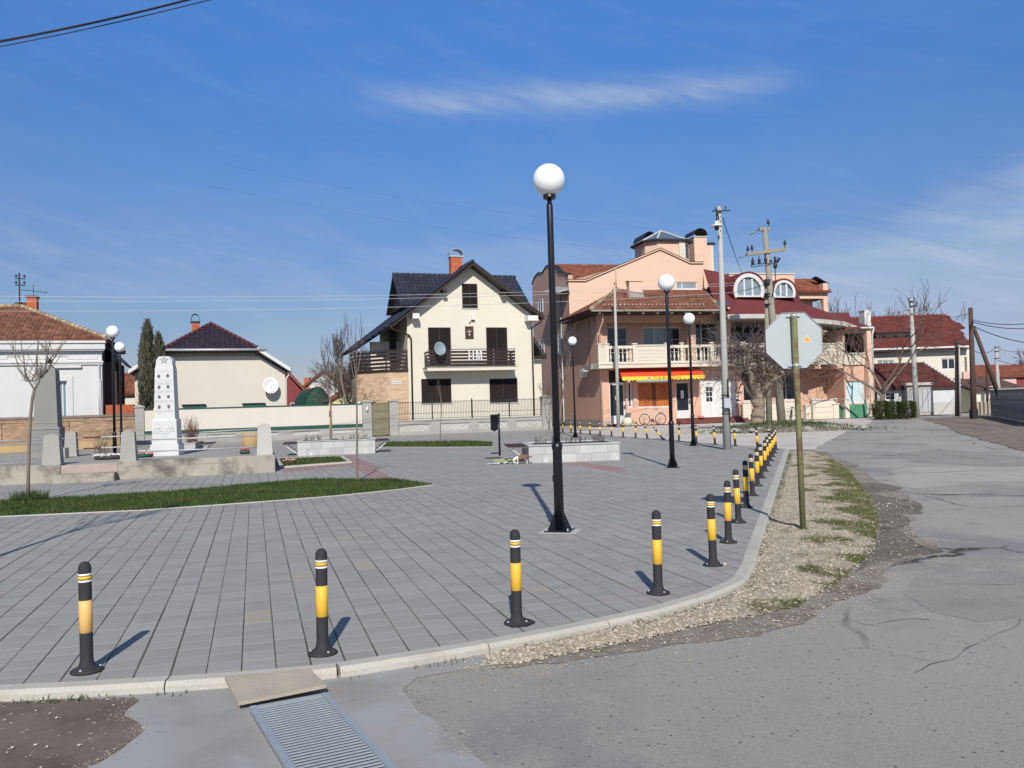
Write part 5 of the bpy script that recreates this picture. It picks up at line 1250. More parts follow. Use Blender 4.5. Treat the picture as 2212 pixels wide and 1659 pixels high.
# porch: octagonal brick-faced annex with balcony above, at the left
pz1 = S.at(ZD(760,1100), HW+.3).z; 
pA = S.at(ZD(768,1400), HW+.1); pB = S.at(ZD(965,1400), HW+.1); pw = HW+.1
lx = pA.x-1.45; lw = pw+1.9
base = [(pA.x, pw), (uL-.002, pw), (uL-.002, lw+2), (lx-.2, lw+2), (lx-.2, lw)]
MB().prism([V((x, y, 0)) for x, y in base], (0,0,pz1)).build('porch_wall', M['mortar'], H)
courses('porch_bricks', H, pA.x+.01, uL-.002, .05, pz1-.03, pw, M['facing'], bl=.42, bh=.082)
dv = V((pA.x-(lx-.2), pw-lw, 0)); 
hl = MB(); ln = dv.length; dvn = dv.normalized(); nrm = V((dvn.y, -dvn.x, 0))
po = V((lx-.2, lw, 0)); j = 0
dr0, dr1 = .42*ln, .62*ln
for j in range(int((pz1-.08)/.082)):
    x = -(j%2)*.21
    while x < ln:
        c, d = max(0, x+.006), min(ln, x+.42-.006); z = .05+j*.082+.005
        if d-c > .04 and not (z < 2.15 and c < dr1 and d > dr0):
            p, q = po+dvn*c, po+dvn*d; hl.prism([V((p.x,p.y,z)), V((q.x,q.y,z)), V((q.x,q.y,z+.072)), V((p.x,p.y,z+.072))], tuple(nrm*.02))
        x += .42
hl.build('porch_bricks', M['facing'], H, kind='stuff')
p, q = po+dvn*dr0+nrm*.001, po+dvn*dr1+nrm*.001
MB().prism([V((p.x,p.y,.05)),V((q.x,q.y,.05)),V((q.x,q.y,2.1)),V((p.x,p.y,2.1))], tuple(nrm*.03)).build('porch_door', M['shutter'], H)
bslab = [(pA.x-.06, pw-.16), (uL+.0-.003, pw-.16), (uL-.003, lw+2), (lx-.36, lw+2), (lx-.36, lw-.06)]
MB().prism([V((x, y, pz1)) for x, y in bslab], (0,0,.10)).build('porch_slab', M['darkwood'], H)
pth = S.at(ZD(850,920), pw-.1).z
path = [V((uL-.03, pw-.13, 0)), V((pA.x-.03, pw-.13, 0)), V((lx-.31, lw-.04, 0)), V((lx-.31, lw+1.9, 0))]
hh = (pth-pz1-.14)
for s_ in range(3):
    a, b = path[s_], path[s_+1]
    for k in range(5):
        z = pz1+.14+k*hh/5+.02
        MB().bar((a.x,a.y,z+hh*.065),(b.x,b.y,z+hh*.065),.025,hh*.13).build('porch_rail_slat', M['darkwood'], H)
    MB().bar((a.x,a.y,pth),(b.x,b.y,pth),.045,.04).build('porch_handrail', M['darkwood'], H)
    for f in (.02, .5, .98): c = a.lerp(b, f); MB().box(c.x-.02,c.x+.02,c.y+.02,c.y+.05,pz1+.10,pth).build('porch_rail_post', M['darkwood'], H)
# recessed upper wall behind the porch balcony with a dark door
MB().box(lx+.9, uL-.002, HW+2.6, HW+2.9, pz1+.101, eLz-.9).build('recessed_wall', M['cream'], H)
dd = S.rect(ZE, 398, 965, 470, 1340, HW+2.6); MB().box(dd[0], dd[1], HW+2.54, HW+2.598, pz1+.11, dd[3]).build('balcony_door', M['shutter'], H)
# downpipes and gutter
def pipe(T, pts, r, m, name='downpipe'): return MB().tube(pts, r, 8).build(name, m, T)
g1 = [S.at(ZD(795,710), HW-.6), S.at(ZD(805,745), HW-.6), S.at(ZD(950,800), HW-.12), S.at(ZD(965,830), HW-.09), S.at(ZD(978,1500), HW-.09)]; g1[-1].z = .05; pipe(H, g1, .055, M['darkwood'])
g2 = [S.at(ZD(2060,655), HW-.5), S.at(ZD(2050,690), HW-.4), S.at(ZD(1975,735), HW-.08)]; g2.append(V((g2[-1].x+.0, HW-.08, .1))); pipe(H, g2, .055, M['darkwood'])
# little tiled lean-to at the right corner
a = S.at(ZE(1912,1020), HW+.2); b = S.at(ZE(2065,1235), HW+.2); c = S.at(ZE(1910,1275), HW+.2)
roof(H, [V((b.x, HW+.2, b.z)), V((b.x, HW+3.5, b.z)), V((uR+.01, HW+3.5, a.z)), V((uR+.01, HW+.2, a.z))], M['tile_dark'], (.30,.34), name='lean_to_roof')
MB().box(uR+.002, b.x, HW+.12, HW+.198, c.z+.02, b.z-.0).build('lean_to_fascia', M['darkwood'], H)
MB().box(uR+.002, b.x-.25, HW+.5, HW+3.4, 0, b.z-.15).build('lean_to_wall', M['cream'], H)
dp = S.at(ZD(1208,910), HW-1.7); dish('grey satellite dish in front of the brown balcony of the cream gabled house', H, S.W(dp.x, dp.y, dp.z), .41, S.phi+R(14), R(-8), mat('grey_dish_paint', (.22,.29,.31), .5, .05, 2))
MB().tube([tuple(S.W(dp.x+.05, HW-1.12, bt-.3)), tuple(S.W(dp.x, HW-1.5, dp.z-.05))], .03, 8).build('x', M['steel2']) if False else None
# street sign on the porch bricks
sr0 = S.rect(ZD, 800, 1180, 888, 1208, pw-.03); st = MB().box(sr0[0], sr0[1], pw-.05, pw-.022, sr0[2], sr0[3]).build('street_sign', M['whitep'], H)
def text(parent, body, loc, size, m, extr=.003, rot=(R(90),0,0), name='lettering', sx=1.0, align='CENTER'):
    c = bpy.data.curves.new(name, 'FONT'); c.body = body; c.size = size; c.extrude = extr; c.align_x = align; c.align_y = 'CENTER'; c.materials.append(m)
    q_ = bpy.data.objects.new('tmp', c); COL.objects.link(q_); bpy.context.view_layer.update(); me_ = bpy.data.meshes.new_from_object(q_); bpy.data.objects.remove(q_); o = bpy.data.objects.new(name, me_); COL.objects.link(o); o['kind'] = 'stuff'; o.parent = parent; o.location = loc; o.rotation_euler = rot; o.scale = (sx,1,1); return o
text(st, 'Trg Slobode', ((sr0[0]+sr0[1])/2, pw-.053, (sr0[2]+sr0[3])/2), (sr0[3]-sr0[2])*.62, M['black'])
# ------------------------------------------------------------ street front: walls, pillars, gate, iron fence
def pillar(label, u0, u1, zt, m=M['conc'], w=0, d=.42):
    p = S.W((u0+u1)/2, w+d/2, 0); t = thing('gate_pillar', label, 'pillar', (p.x, p.y, 0), S.phi, 'grey block pillars along the street'); hw_ = (u1-u0)/2; n = max(3, round(zt/.42))
    for k in range(n): MB().bbox(-hw_, hw_, -d/2, d/2, k*zt/n+.002, (k+1)*zt/n-.003, .008).build('pillar_block', m, t)
    MB().bbox(-hw_-.06, hw_+.06, -d/2-.06, d/2+.06, zt, zt+.05, .01).build('pillar_cap', m, t)
    b = .06; MB().add([(-hw_-b+.02,-d/2-b+.02,zt+.05),(hw_+b-.02,-d/2-b+.02,zt+.05),(hw_+b-.02,d/2+b-.02,zt+.05),(-hw_-b+.02,d/2+b-.02,zt+.05),(0,0,zt+.17)], [(0,1,4),(1,2,4),(2,3,4),(3,0,4)]).build('cap_point', m, t)
def su(x, y=1450, z=ZD, w=0): return S.at(z(x, y), w)
zt_ = su(600,1360).z
pillar('grey block pillar left of the olive gate with a house lamp on it', su(558).x, su(635).x, zt_)
pillar('grey block pillar right of the olive gate', su(785).x, su(858).x, su(820,1352).z)
pr0, pr1 = S.at(ZF(138,1350),0).x, S.at(ZF(195,1350),0).x
pillar('grey block pillar at the right end of the iron fence by the peach house', pr0, pr1, S.at(ZF(165,1262),0).z)
gt_t = thing('gate', 'olive painted metal gate of four panels between two grey pillars', 'gate', tuple(S.W(su(640).x, .16, 0)), S.phi); gw_ = su(782).x-su(640).x; gh = su(700,1362).z
MB().box(0,gw_,0,.03,.08,gh).build('gate_leaf', M['gate'], gt_t)
for a, b in ((.10,.50),(.53,.72),(.76,.96)):
    MB().bbox(.06,gw_-.06,-.015,-.001,gh*a+.03,gh*b-.02,.008).build('gate_panel', M['gate'], gt_t)
for z in (.08, gh*.51, gh*.74, gh-.05): MB().box(0,gw_,-.02,-.001,z,z+.045).build('gate_rail', M['gate'], gt_t)
for x in (0, gw_-.05): MB().box(x,x+.05,-.022,-.0015,.08,gh).build('gate_stile', M['gate'], gt_t)
MB().box(.05,.09,-.05,-.02,.95,1.05).build('handle', M['steel2'], gt_t)
# house lamp on pillar
lz = su(597,1418, w=-.1); tag(MB().lathe([(.05,-.10),(.07,0),(.06,.12),(.015,.17)], 10).build('wall_lantern', M['whitep'], loc=S.W(lz.x, -.08, lz.z)), 'small white lantern on the pillar left of the olive gate', 'lantern')
# low wall + iron railing
fA, fB = su(862).x, pr0-.01; wz = su(1480,1500).z
fw_ = thing('iron_fence', 'low grey wall with recessed diamond panels and thin iron railings before the cream gabled house', 'fence', (S.O.x, S.O.y, 0), S.phi)
pan = [(862,1128),(1210,1462),(1528,1785),(1845,2090)]; hl_ = []
for k, (x0, x1) in enumerate(pan):
    a, b = su(x0,1590).x, su(x1,1590).x; hl_.append((a+.03, b-.03, wz-.62, wz-.20))
wallholes('low_wall', fw_, fA, fB, 0, wz, hl_, .05, .12, M['conc']); MB().box(fA, fB, .121, .35, 0, wz-.001).build('wall_core', M['conc_light'], fw_); MB().bbox(fA, fB, .01, .39, wz, wz+.06, .01).build('wall_coping', M['conc'], fw_)
for (a, b, c, d) in hl_:
    n = 4; 
    for k in range(n):
        cx = a+(b-a)*(k+.5)/n; rx, rz_ = (b-a)/n*.46, (d-c)*.42; cz2 = (c+d)/2
        mb = MB()
        for (p, q) in (((cx-rx,cz2),(cx,cz2+rz_)),((cx,cz2+rz_),(cx+rx,cz2)),((cx+rx,cz2),(cx,cz2-rz_)),((cx,cz2-rz_),(cx-rx,cz2))): mb.bar((p[0],.112,p[1]),(q[0],.112,q[1]),.018,.035,(0,1,0))
        mb.build('diamond_moulding', M['conc_light'], fw_)
rt_, rb_ = S.at(ZD(1500,1340), .2).z, wz+.10
bar_ = MB().box(-.008,.008,-.008,.008,0,rt_-rb_).build('fence_bar', M['darkmetal'], fw_, loc=(fA+.08,.2,rb_)); n = int((fB-fA-.1)/.098)
for k in range(1, n):
    inst(bar_, fw_, loc=(fA+.08+k*.098,.2,rb_))
for k in range(0, n, 2): pass
for z in (rb_+.03, rb_+(rt_-rb_)*.32, rt_-.05): MB().box(fA, fB, .19, .21, z-.012, z+.012).build('fence_rail', M['darkmetal'], fw_)
for x in (1150,1483,1798):
    u = su(x).x; MB().box(u-.03,u+.03,.17,.23,wz+.06,rt_+.03).build('fence_post', M['darkmetal'], fw_); MB().lathe([(.005,0),(.045,.03),(.045,.06),(.005,.09)], 8, (u,.2,rt_+.03)).build('post_ball', M['darkmetal'], fw_)
# cream wall with green coping
cw_ = thing('cream_wall', 'long cream wall with dark green coping and green band above a grey panelled base', 'wall', (S.O.x, S.O.y, 0), S.phi)
cL, cR = S.at(ZS(1998,300), 0).x, su(556).x; ctop = su(300,1385).z; zgb0, zgb1 = su(300,1578).z, su(300,1548).z
MB().box(cL, cR, .08, .28, zgb1, ctop).build('wall_panel', M['cream2'], cw_); MB().box(cL, cR, .05, .31, ctop, ctop+.07).build('coping', M['greenpaint'], cw_)
MB().box(cL, cR, .06, .30, zgb0, zgb1-.001).build('green_band', M['greenpaint'], cw_)
ph_ = [];
for x0, x1 in ((-30,205),(312,560)): ph_.append((su(x0,1620).x, su(x1,1620).x-.04, .28, zgb0-.10))
st_ = su(312,1620).x-su(-30,1620).x
a = ph_[0][0]-st_
while a > cL: ph_.append((a, a+(ph_[0][1]-ph_[0][0]), .28, zgb0-.10)); a -= st_
wallholes('base_wall', cw_, cL, cR, 0, zgb0-.001, ph_, .03, .10, M['conc']); MB().box(cL, cR, .101, .27, 0, zgb0-.002).build('base_core', M['conc_light'], cw_)
pillar('solitary grey pillar with a pointed cap between the brick wall and the cream wall', S.at(ZS(1858,300),0).x, S.at(ZS(1992,300),0).x, S.at(ZS(1925,105),0).z)
tag(MB().box(0,.55,0,.5,0,1.75).build('white_meter_box', M['whitep'], loc=S.W(su(525).x, .32, .35), rz=S.phi), 'white meter box behind the wall left of the gate pillar', 'box')
# brick wall at the left
bw = thing('brick_wall', 'old yellowish brick wall with dark coping and ochre plinth in front of the white house', 'wall', (S.O.x, S.O.y, 0), S.phi)
WO = -2.2; bl0, bl1 = -30, S.at(ZS(1860,300), WO).x; btz = S.at(ZS(1000,215), WO).z; bpl = S.at(ZS(1250,560), WO).z
MB().box(bl0, bl1, WO+.02, WO+.25, bpl, btz-.12).build('wall_body', M['mortar'], bw); MB().box(bl0, bl1, WO-.03, WO+.30, 0, bpl-.001).build('plinth', M['ochre'], bw)
MB().bbox(bl0, bl1, WO-.06, WO+.33, btz-.12, btz, .015).build('coping', mat('dark_coping', (.20,.165,.15), .9, .15, 2), bw)
courses('bricks', bw, bl0+9, bl1-.01, bpl+.01, btz-.30, WO+.02, M['oldbrick'], bl=.26, bh=.075)
courses('bricks', bw, bl0+9, bl1-.01, btz-.30, btz-.12, WO-.015, M['oldbrick'], bl=.26, bh=.075)
for x in (25, 955, ):
    u = S.at(ZS(x,400), WO).x; MB().box(u-.02, u+.02, WO-.001, WO+.019, bpl, btz-.31).build('wall_joint', M['soil'], bw)
q = S.W(bl1-.2, 1.4, 0)
tag(MB().box(-.7,.7,-.5,.5,0,S.at(ZS(1770,20),0).z-.15).build('brick_stack', M['terra'], loc=S.W(bl1-1.0, 1.6, 0), rz=S.phi), 'stack of terracotta bricks behind the end of the brick wall', 'brick stack')

# ------------------------------------------------------------ white single-storey house at the left
WH = 1.4
T = S_('white_house', 'long white plastered house with moulded cornices and an old brown tiled hip roof', 'house')
wr = S.at(ZA(1130,1400), WH).x; wl_ = wr-17; ztop = S.at(ZA(1150,1000), WH).z
wn_ = S.rect(ZA, 640, 1385, 742, 1900, WH); wn_ = (wn_[0], wn_[1], .95, wn_[3]); wn2 = (wn_[0]-4.3, wn_[1]-4.3, .95, wn_[3]); wn3 = (wn_[0]-8.6, wn_[1]-8.6, .95, wn_[3])
wallholes('front_wall', T, wl_, wr, 0, ztop, [wn_, wn2], WH, WH+.4, M['white'])
MB().box(wr-.4, wr, WH+.402, WH+11, 0, ztop-.02).build('side_wall', mat('shaded_side_render', (.16,.15,.16), .9, .2, 1.5), T); MB().box(wl_, wr-.402, WH+10.6, WH+11, 0, ztop).build('rear_wall', M['white'], T)  # white house's side away from the sun, its shade mixed into the colour
for r_ in (wn_, wn2):
    window(T, r_, WH+.16, M['pvc'], M['curtain'], .07, (.5,), (), depth=.09); a, b, c, d = r_
    mb = MB(); mb.box(a-.30,a-.02,WH-.05,WH-.001,c-.1,d+.25); mb.box(b+.02,b+.30,WH-.05,WH-.001,c-.1,d+.25); mb.box(a-.02,b+.02,WH-.05,WH-.001,d+.02,d+.25); mb.build('window_surround', M['white'], T)
    MB().bbox(a-.75,b+.75,WH-.16,WH-.002,d+.72,d+.86,.02).build('window_cornice', M['white'], T); MB().box(a-.2,b+.2,WH-.12,WH-.002,c-.18,c-.102).build('window_sill', M['white'], T)
def band(y0, y1, w, nm='cornice_band', x=1000): a = S.rect(ZA, x, y0, x+20, y1, WH-w); MB().bbox(wl_-.1, wr+w*.6, WH-w, WH-.003, a[2], a[3], .012).build(nm, M['white'], T)
band(935,962,.42,'gutter'); band(968,1030,.34); band(1032,1048,.26); band(1055,1070,.10); band(1160,1178,.16); band(1182,1200,.10)
for x0, x1 in ((250,560),(735,1075),(-120,80)):
    a = S.rect(ZA, x0, 1075, x1, 1140, WH-.03); mb = MB(); u0, u1, z0, z1 = a
    for bx in ((u0,u1,z0,z0+.04),(u0,u1,z1-.04,z1),(u0,u0+.04,z0+.04,z1-.04),(u1-.04,u1,z0+.04,z1-.04)): mb.box(bx[0],bx[1],WH-.03,WH-.001,bx[2],bx[3])
    mb.build('frieze_panel', M['white'], T)
for xc in (165, 645):
    a = S.at(ZA(xc,1105), WH-.03); mb = MB()
    for k in range(5):
        cx = a.x+(k-2)*.17; hh_ = .10-.02*abs(k-2)
        for q in range(6): an = q*math.pi/3; mb.tube([(cx, WH-.03, a.z),(cx+.08*math.cos(an), WH-.02, a.z+hh_*math.sin(an))], .014, 4)
    mb.build('rosette_relief', mat('grey_relief', (.50,.50,.50), .9), T, kind='stuff')
a = S.rect(ZA, 1058, 1365, 1118, 1600, WH-.12); MB().box(a[0], a[1], WH-.10, WH-.001, 0, a[3]).build('corner_pilaster', M['white'], T)
MB().tube([(wr-.14, WH-.10, ztop-.8), (wr-.14, WH-.10, .1)], .05, 8).build('downpipe', M['steel2'], T)
# roof: eave line a little proud of the wall, hip rising to an apex
za = S.rect(ZA, 1000, 915, 1010, 936, WH-.45)[3]; er = S.at(ZA(1180,925), WH-.45); ap = S.at(ZA(235,565), WH+5.0); ew = WH-.45
eN = V((wl_-.5, ew, za)); eE = V((er.x, ew, za)); eB = V((er.x, ew+11, za)); ApR = V((ap.x, WH+5.0, ap.z)); ApL = V((wl_-.5, WH+5.0, ap.z))
lw_a = S.at(ZA(-200,640), WH+5.0)
roof(T, [eN, eE, ApR, V((ap.x-3.4, WH+5.0, ap.z-.0)), V((wl_-.5, WH+5.0, ap.z))], M['tile_brown'], (.22,.34)); roof(T, [eE, eB, ApR], M['tile_brown'], (.22,.34))
roof(T, [eB, V((wl_-.5, ew+11, za)), V((wl_-.5, WH+5.0, ap.z)), ApR], M['tile_brown'])
ridge(T, eE+V((0,0,.06)), ApR+V((0,0,.06)), M['moss_tile'], .12); ridge(T, ApR+V((0,0,.05)), V((wl_-.5, WH+5.0, ap.z+.05)), M['moss_tile'], .12)
a = S.rect(ZA, 180, 530, 290, 600, WH+5.6); chimney(T, a[0], a[1], WH+5.6, WH+6.2, a[2]-1.0, a[3], M['brick'], capm=mat('dark_cap', (.14,.09,.075), .9))
a = S.rect(ZA, 298, 455, 405, 620, WH+4.6); chimney(T, a[0], a[1], WH+4.6, WH+5.2, a[2]-1.2, a[3], M['brick'], capm=mat('dark_cap', (.14,.09,.075), .9))
# mast with insulators and TV antenna
m0 = S.at(ZA(218,560), WH+5.3); m1 = S.at(ZA(214,185), WH+5.3); pa = S.W(m0.x, WH+5.3, m0.z-.8)
an = thing('roof_mast', 'thin iron roof mast with two crossbars and four insulators on the white house', 'mast', pa, S.phi); hz = m1.z-m0.z+.8
MB().tube([(0,0,0),(0,0,hz)], .045, 8).build('mast_pole', M['darkmetal'], an)
for y in (250, 322):
    z = S.at(ZA(214,y), WH+5.3).z-(m0.z-.8); a, b = S.at(ZA(168,y), WH+5.3).x-m0.x, S.at(ZA(280,y), WH+5.3).x-m0.x
    MB().box(a,b,-.025,.025,z-.03,z+.03).build('crossbar', M['darkmetal'], an)
    for x in (a+.05, b-.05): MB().lathe([(.015,.03),(.02,.10),(.055,.12),(.06,.19),(.03,.24),(.005,.25)], 8, (x,0,z)).build('insulator', M['darkmetal'], an)
tv = S.at(ZA(372,440), WH+4.9); tv1 = S.at(ZA(375,320), WH+4.9); ta = thing('tv_antenna', 'thin old television aerial above the taller chimney of the white house', 'antenna', S.W(tv.x, WH+4.9, tv.z-.1), S.phi); zz_ = tv1.z-tv.z+.1
MB().tube([(0,0,0),(0,0,zz_)], .018, 6).build('mast_pole', M['darkmetal'], ta); zb2 = zz_*.55
MB().tube([(-.75,0,zb2+.05),(.75,0,zb2-.12)], .014, 6).build('boom', M['darkmetal'], ta)
for k in range(7): x = -.7+k*.22; MB().tube([(x,-.25,zb2+.05-.11*(k/6)),(x,.25,zb2+.05-.11*(k/6))], .010, 4).build('element', M['darkmetal'], ta)
# dark lean-to at the right end of the white house
a = S.rect(ZA, 1142, 1150, 1290, 1700, WH+1.2); MB().box(wr+.003, a[1], WH+1.2, WH+6, 0, a[3]-.1).build('lean_to', M['slat'], T)
MB().prism([V((wr+.003,WH+.8,a[3]+.9)), V((a[1]+.5,WH+.8,a[3]-.25)), V((a[1]+.5,WH+6,a[3]-.25)), V((wr+.003,WH+6,a[3]+.9))], (0,0,-.1)).build('lean_to_roof', M['darkwood'], T)
# ------------------------------------------------------------ cream gable-end house with half-hipped dark roof
CW = 2.6
T = S_('cream_house', 'low cream house with half-hipped purple black tiled roof and blank gable wall', 'house')
def cs(x, y, w=CW): return S.at(ZB(x, y), w)
u0, u1 = cs(205,1200).x, cs(1990,1200).x; zc = cs(1000,725).z; k0, k1 = cs(520,727).x, cs(1660,727).x; zr_ = cs(1935,880).z
um = (k0+k1)/2; u0 = um-(u1-um)
MB().prism([V((u0,CW,0)),V((u1,CW,0)),V((u1,CW,zr_-.15)),V((cs(1935,880).x,CW,zr_)),V((k1,CW,zc)),V((k0,CW,zc)),V((2*um-cs(1935,880).x,CW,zr_)),V((u0,CW,zr_-.15))], (0,.3,0)).build('gable_wall', mat('warm_cream_render', (.57,.535,.47), .9, .03, .6, .02, 40, .1, 40), T)
MB().box(u1-.3,u1,CW+.302,CW+14,0,zr_-.2).build('side_wall', M['cream'], T); MB().box(u0,u0+.3,CW+.302,CW+14,0,zr_-.2).build('side_wall', M['cream'], T)
eO = cs(2050,885, CW-.6); tO = cs(1650,632, CW-.6); ov = CW-.6; tL = V((2*um-tO.x, ov, tO.z)); eLo = V((2*um-eO.x, ov, eO.z)); apx = V((um, CW+2.6, cs(1100,338, CW+2.6).z)); BKw = CW+14
ghip = V((cs(500,650,ov).x, ov, cs(1000,662,ov).z)); zH = tO.z; slp = (tO.z-eO.z)/(eO.x-tO.x); apz = apx.z
# extend main slopes up to the ridge height reached at um
zR = tO.z+slp*(tO.x-um)
hw_ = 2.6*(zR-tO.z)/max(.1,(zR-tO.z))
Ap = V((um, CW+2.4, zR)) if abs(zR-apz) > .0 else apx
roof(T, [V((tL.x, ov, tO.z)), V((tO.x, ov, tO.z)), Ap], M['tile_hip'], (.28,.36), name='half_hip')
roof(T, [V((eO.x, ov, eO.z)), V((eO.x, BKw, eO.z)), V((um, BKw, zR)), Ap, V((tO.x, ov, tO.z))], M['tile_hip'], (.28,.36), name='roof')
roof(T, [V((eLo.x, BKw, eO.z)), V((eLo.x, ov, eO.z)), V((tL.x, ov, tO.z)), Ap, V((um, BKw, zR))], M['tile_hip'], (.28,.36), name='roof')
for a in (V((tO.x,ov,tO.z)), V((tL.x,ov,tO.z))): ridge(T, a+V((0,0,.08)), Ap+V((0,0,.08)), mat('reddish_ridge', (.11,.035,.04), .7, isl=.2), .09)
ridge(T, Ap+V((0,0,.06)), V((um,BKw,zR+.06)), M['tile_hip'])
MB().tube([(tL.x-.15, ov-.07, tO.z-.06),(tO.x+.55, ov-.07, tO.z-.06)], .075, 8).build('gutter', M['steel2'], T); MB().box(tL.x+.1, tO.x-.1, CW+.05, CW+.25, zc-.01, tO.z+.05).build('eave_board', M['conc'], T); MB().box(tL.x, tO.x, ov, CW+.045, tO.z-.20, tO.z-.17).build('eave_soffit', M['darkwood'], T)
for s_ in (1,-1):
    a, b = V((tO.x if s_ > 0 else tL.x, ov-.03, tO.z+.02)), V((eO.x if s_ > 0 else eLo.x, ov-.03, eO.z+.02))
    MB().prism([a+V((0,0,.09)), b+V((0,0,.09)), b+V((0,0,-.13)), a+V((0,0,-.13))], (0,.04,0)).build('verge_board', M['pvc'], T); MB().prism([a+V((0,.042,-.10)), b+V((0,.042,-.10)), b+V((0,.6,-.10)), a+V((0,.6,-.10))], (0,0,-.04)).build('soffit', M['conc'], T)
pipe(T, [V((u1+.35, CW-.35, eO.z-.1)), V((u1+.05, CW-.1, eO.z-.5)), V((u1+.05, CW-.1, .2))], .05, M['pvc'])
a = S.rect(ZB, 862, 320, 950, 430, CW+4); chimney(T, a[0], a[1], CW+4, CW+4.5, a[2]-1.6, a[3], M['brick'], capm=M['darkmetal']); hood(T, a[0]-.03, a[1]+.03, CW+3.95, CW+4.55, a[3]+.12, .33, M['darkmetal'])
for x0, x1, y0, y1 in ((755,1020,1305,1345),(1480,1735,1290,1325)):
    a = S.rect(ZB, x0, y0, x1, y1, CW-.05); MB().box(a[0], a[1], CW-.12, CW-.002, a[2]-.6, a[3]-.03).build('cellar_window', M['greenpaint'], T); MB().box(a[0]-.06, a[1]+.06, CW-.2, CW-.003, a[3]-.029, a[3]+.02).build('window_hood', M['darkmetal'], T)
dp = cs(1812,1075, CW-.55); dish('large white satellite dish on the blank gable wall of the low cream house', T, S.W(dp.x, dp.y, dp.z), .46, S.phi+R(3), R(-12), M['whitep'])
# ------------------------------------------------------------ distant small houses between
def simple(label, name, P, phi, w, d, h, rh, wm_, rm, over=.35, wins=(), gable='x', hip=0):
    t = thing(name, label, 'house', (P[0], P[1], 0), phi)
    MB().box(0,w,0,d,0,h).build('wall', wm_, t); o = over
    if gable == 'x':      # ridge runs along x, slopes face the viewer
        if hip: 
            roof(t, [V((-o,-o,h)),V((w+o,-o,h)),V((w-hip,d/2,h+rh)),V((hip,d/2,h+rh))], rm, (.3,.38)); roof(t, [V((w+o,-o,h)),V((w+o,d+o,h)),V((w-hip,d/2,h+rh))], rm); roof(t, [V((-o,d+o,h)),V((-o,-o,h)),V((hip,d/2,h+rh))], rm); roof(t, [V((w+o,d+o,h)),V((-o,d+o,h)),V((hip,d/2,h+rh)),V((w-hip,d/2,h+rh))], rm)
        else:
            roof(t, [V((-o,-o,h)),V((w+o,-o,h)),V((w+o,d/2,h+rh)),V((-o,d/2,h+rh))], rm, (.3,.38)); roof(t, [V((w+o,d+o,h)),V((-o,d+o,h)),V((-o,d/2,h+rh)),V((w+o,d/2,h+rh))], rm)
            for x in (.0, w-.25): MB().prism([V((x,.15,h+.001)),V((x,d-.15,h+.001)),V((x,d/2,h+rh-.25))], (.25,0,0)).build('gable_wall', wm_, t)
    else:
        roof(t, [V((-o,d+o,h-.1)),V((-o,-o,h-.1)),V((w/2,-o,h+rh)),V((w/2,d+o,h+rh))], rm, (.3,.38)); roof(t, [V((w+o,-o,h-.1)),V((w+o,d+o,h-.1)),V((w/2,d+o,h+rh)),V((w/2,-o,h+rh))], rm, (.3,.38))
        MB().prism([V((.1,0,h+.001)),V((w-.1,0,h+.001)),V((w/2,0,h+rh-.25))], (0,.25,0)).build('gable_wall', wm_, t)
    for (x, z, ww, hh_, pm) in wins: window(t, (x,x+ww,z,z+hh_), -.06, M['pvc'], pm, .06, (.5,), depth=.07)
    return t
def place(p, Y): q = PY(p, Y); return (q.x, q.y)
simple('cream house with a bright red roof seen between the white house and the cypress', 'distant_house', place((238,860),66), S.phi, 8, 7, 3.4, 1.8, M['cream'], M['tile_red'], wins=((1.5,1.0,1.3,1.2,M['curtain']),))
simple('dark red plastered house with a steep brick red gable behind the cream house', 'distant_house', place((590,860),72), S.phi, 2.35, 9, 3.5, 1.6, M['maroon'], M['tile_red'], gable='y', wins=((1.4,1.2,.6,1.2,M['glass']),))
simple('small white gabled house with brick chimneys far behind the green netting', 'distant_house', place((640,860),95), R(10), 6, 8, 3.6, 2.6, M['white'], M['tile_red'], gable='y')
hh2 = simple('low pale yellow house behind the bare trees, left of the gabled house', 'distant_house', place((712,860),78), R(15), 5.5, 8, 2.6, 1.6, mat('pale_yellow_render', (.62,.56,.33), .9), M['tile_red'], gable='y')
for (x, y, Yd) in ((664,822,95.5),(682,822,96)):
    q = PY((x, y), Yd); b_c = thing('chimney_stack', 'orange brick chimney behind the white gable, %s of two' % ('left' if x < 670 else 'right'), 'chimney', (q.x, q.y, 2.0), 0, 'far brick chimneys'); chimney(b_c, -.3,.3,-.3,.3,0,q.z-1.7, M['brick'])
q = PY((686,872), 60); dm = thing('netting_tunnel', 'rounded dark green netting tunnel behind the cream wall', 'greenhouse', (q.x, q.y, 0), S.phi); r1 = 38/1840*60; mb = MB(); n = 14; zt3 = PY((686,836),60).z
for k in range(n): 
    a, b = math.pi*k/n, math.pi*(k+1)/n; P = [(-r1*math.cos(t_), math.sin(t_)*zt3) for t_ in (a, b)]
    mb.add([(P[0][0],0,P[0][1]),(P[1][0],0,P[1][1]),(P[1][0],8,P[1][1]),(P[0][0],8,P[0][1])], [(0,1,2,3)]); mb.add([(0,.0,0),(P[0][0],.0,P[0][1]),(P[1][0],.0,P[1][1])], [(0,1,2)])
mb.build('cover', M['tarp'], dm)
for k in range(4): MB().tube([(-r1*1.005*math.cos(math.pi*q_/n), k*2.5-.02, zt3*1.004*math.sin(math.pi*q_/n)) for q_ in range(n+1)], .03, 5, False).build('hoop', M['darkmetal'], dm)
# far treeline / low roofs closing the horizon
r9 = random.Random(2)
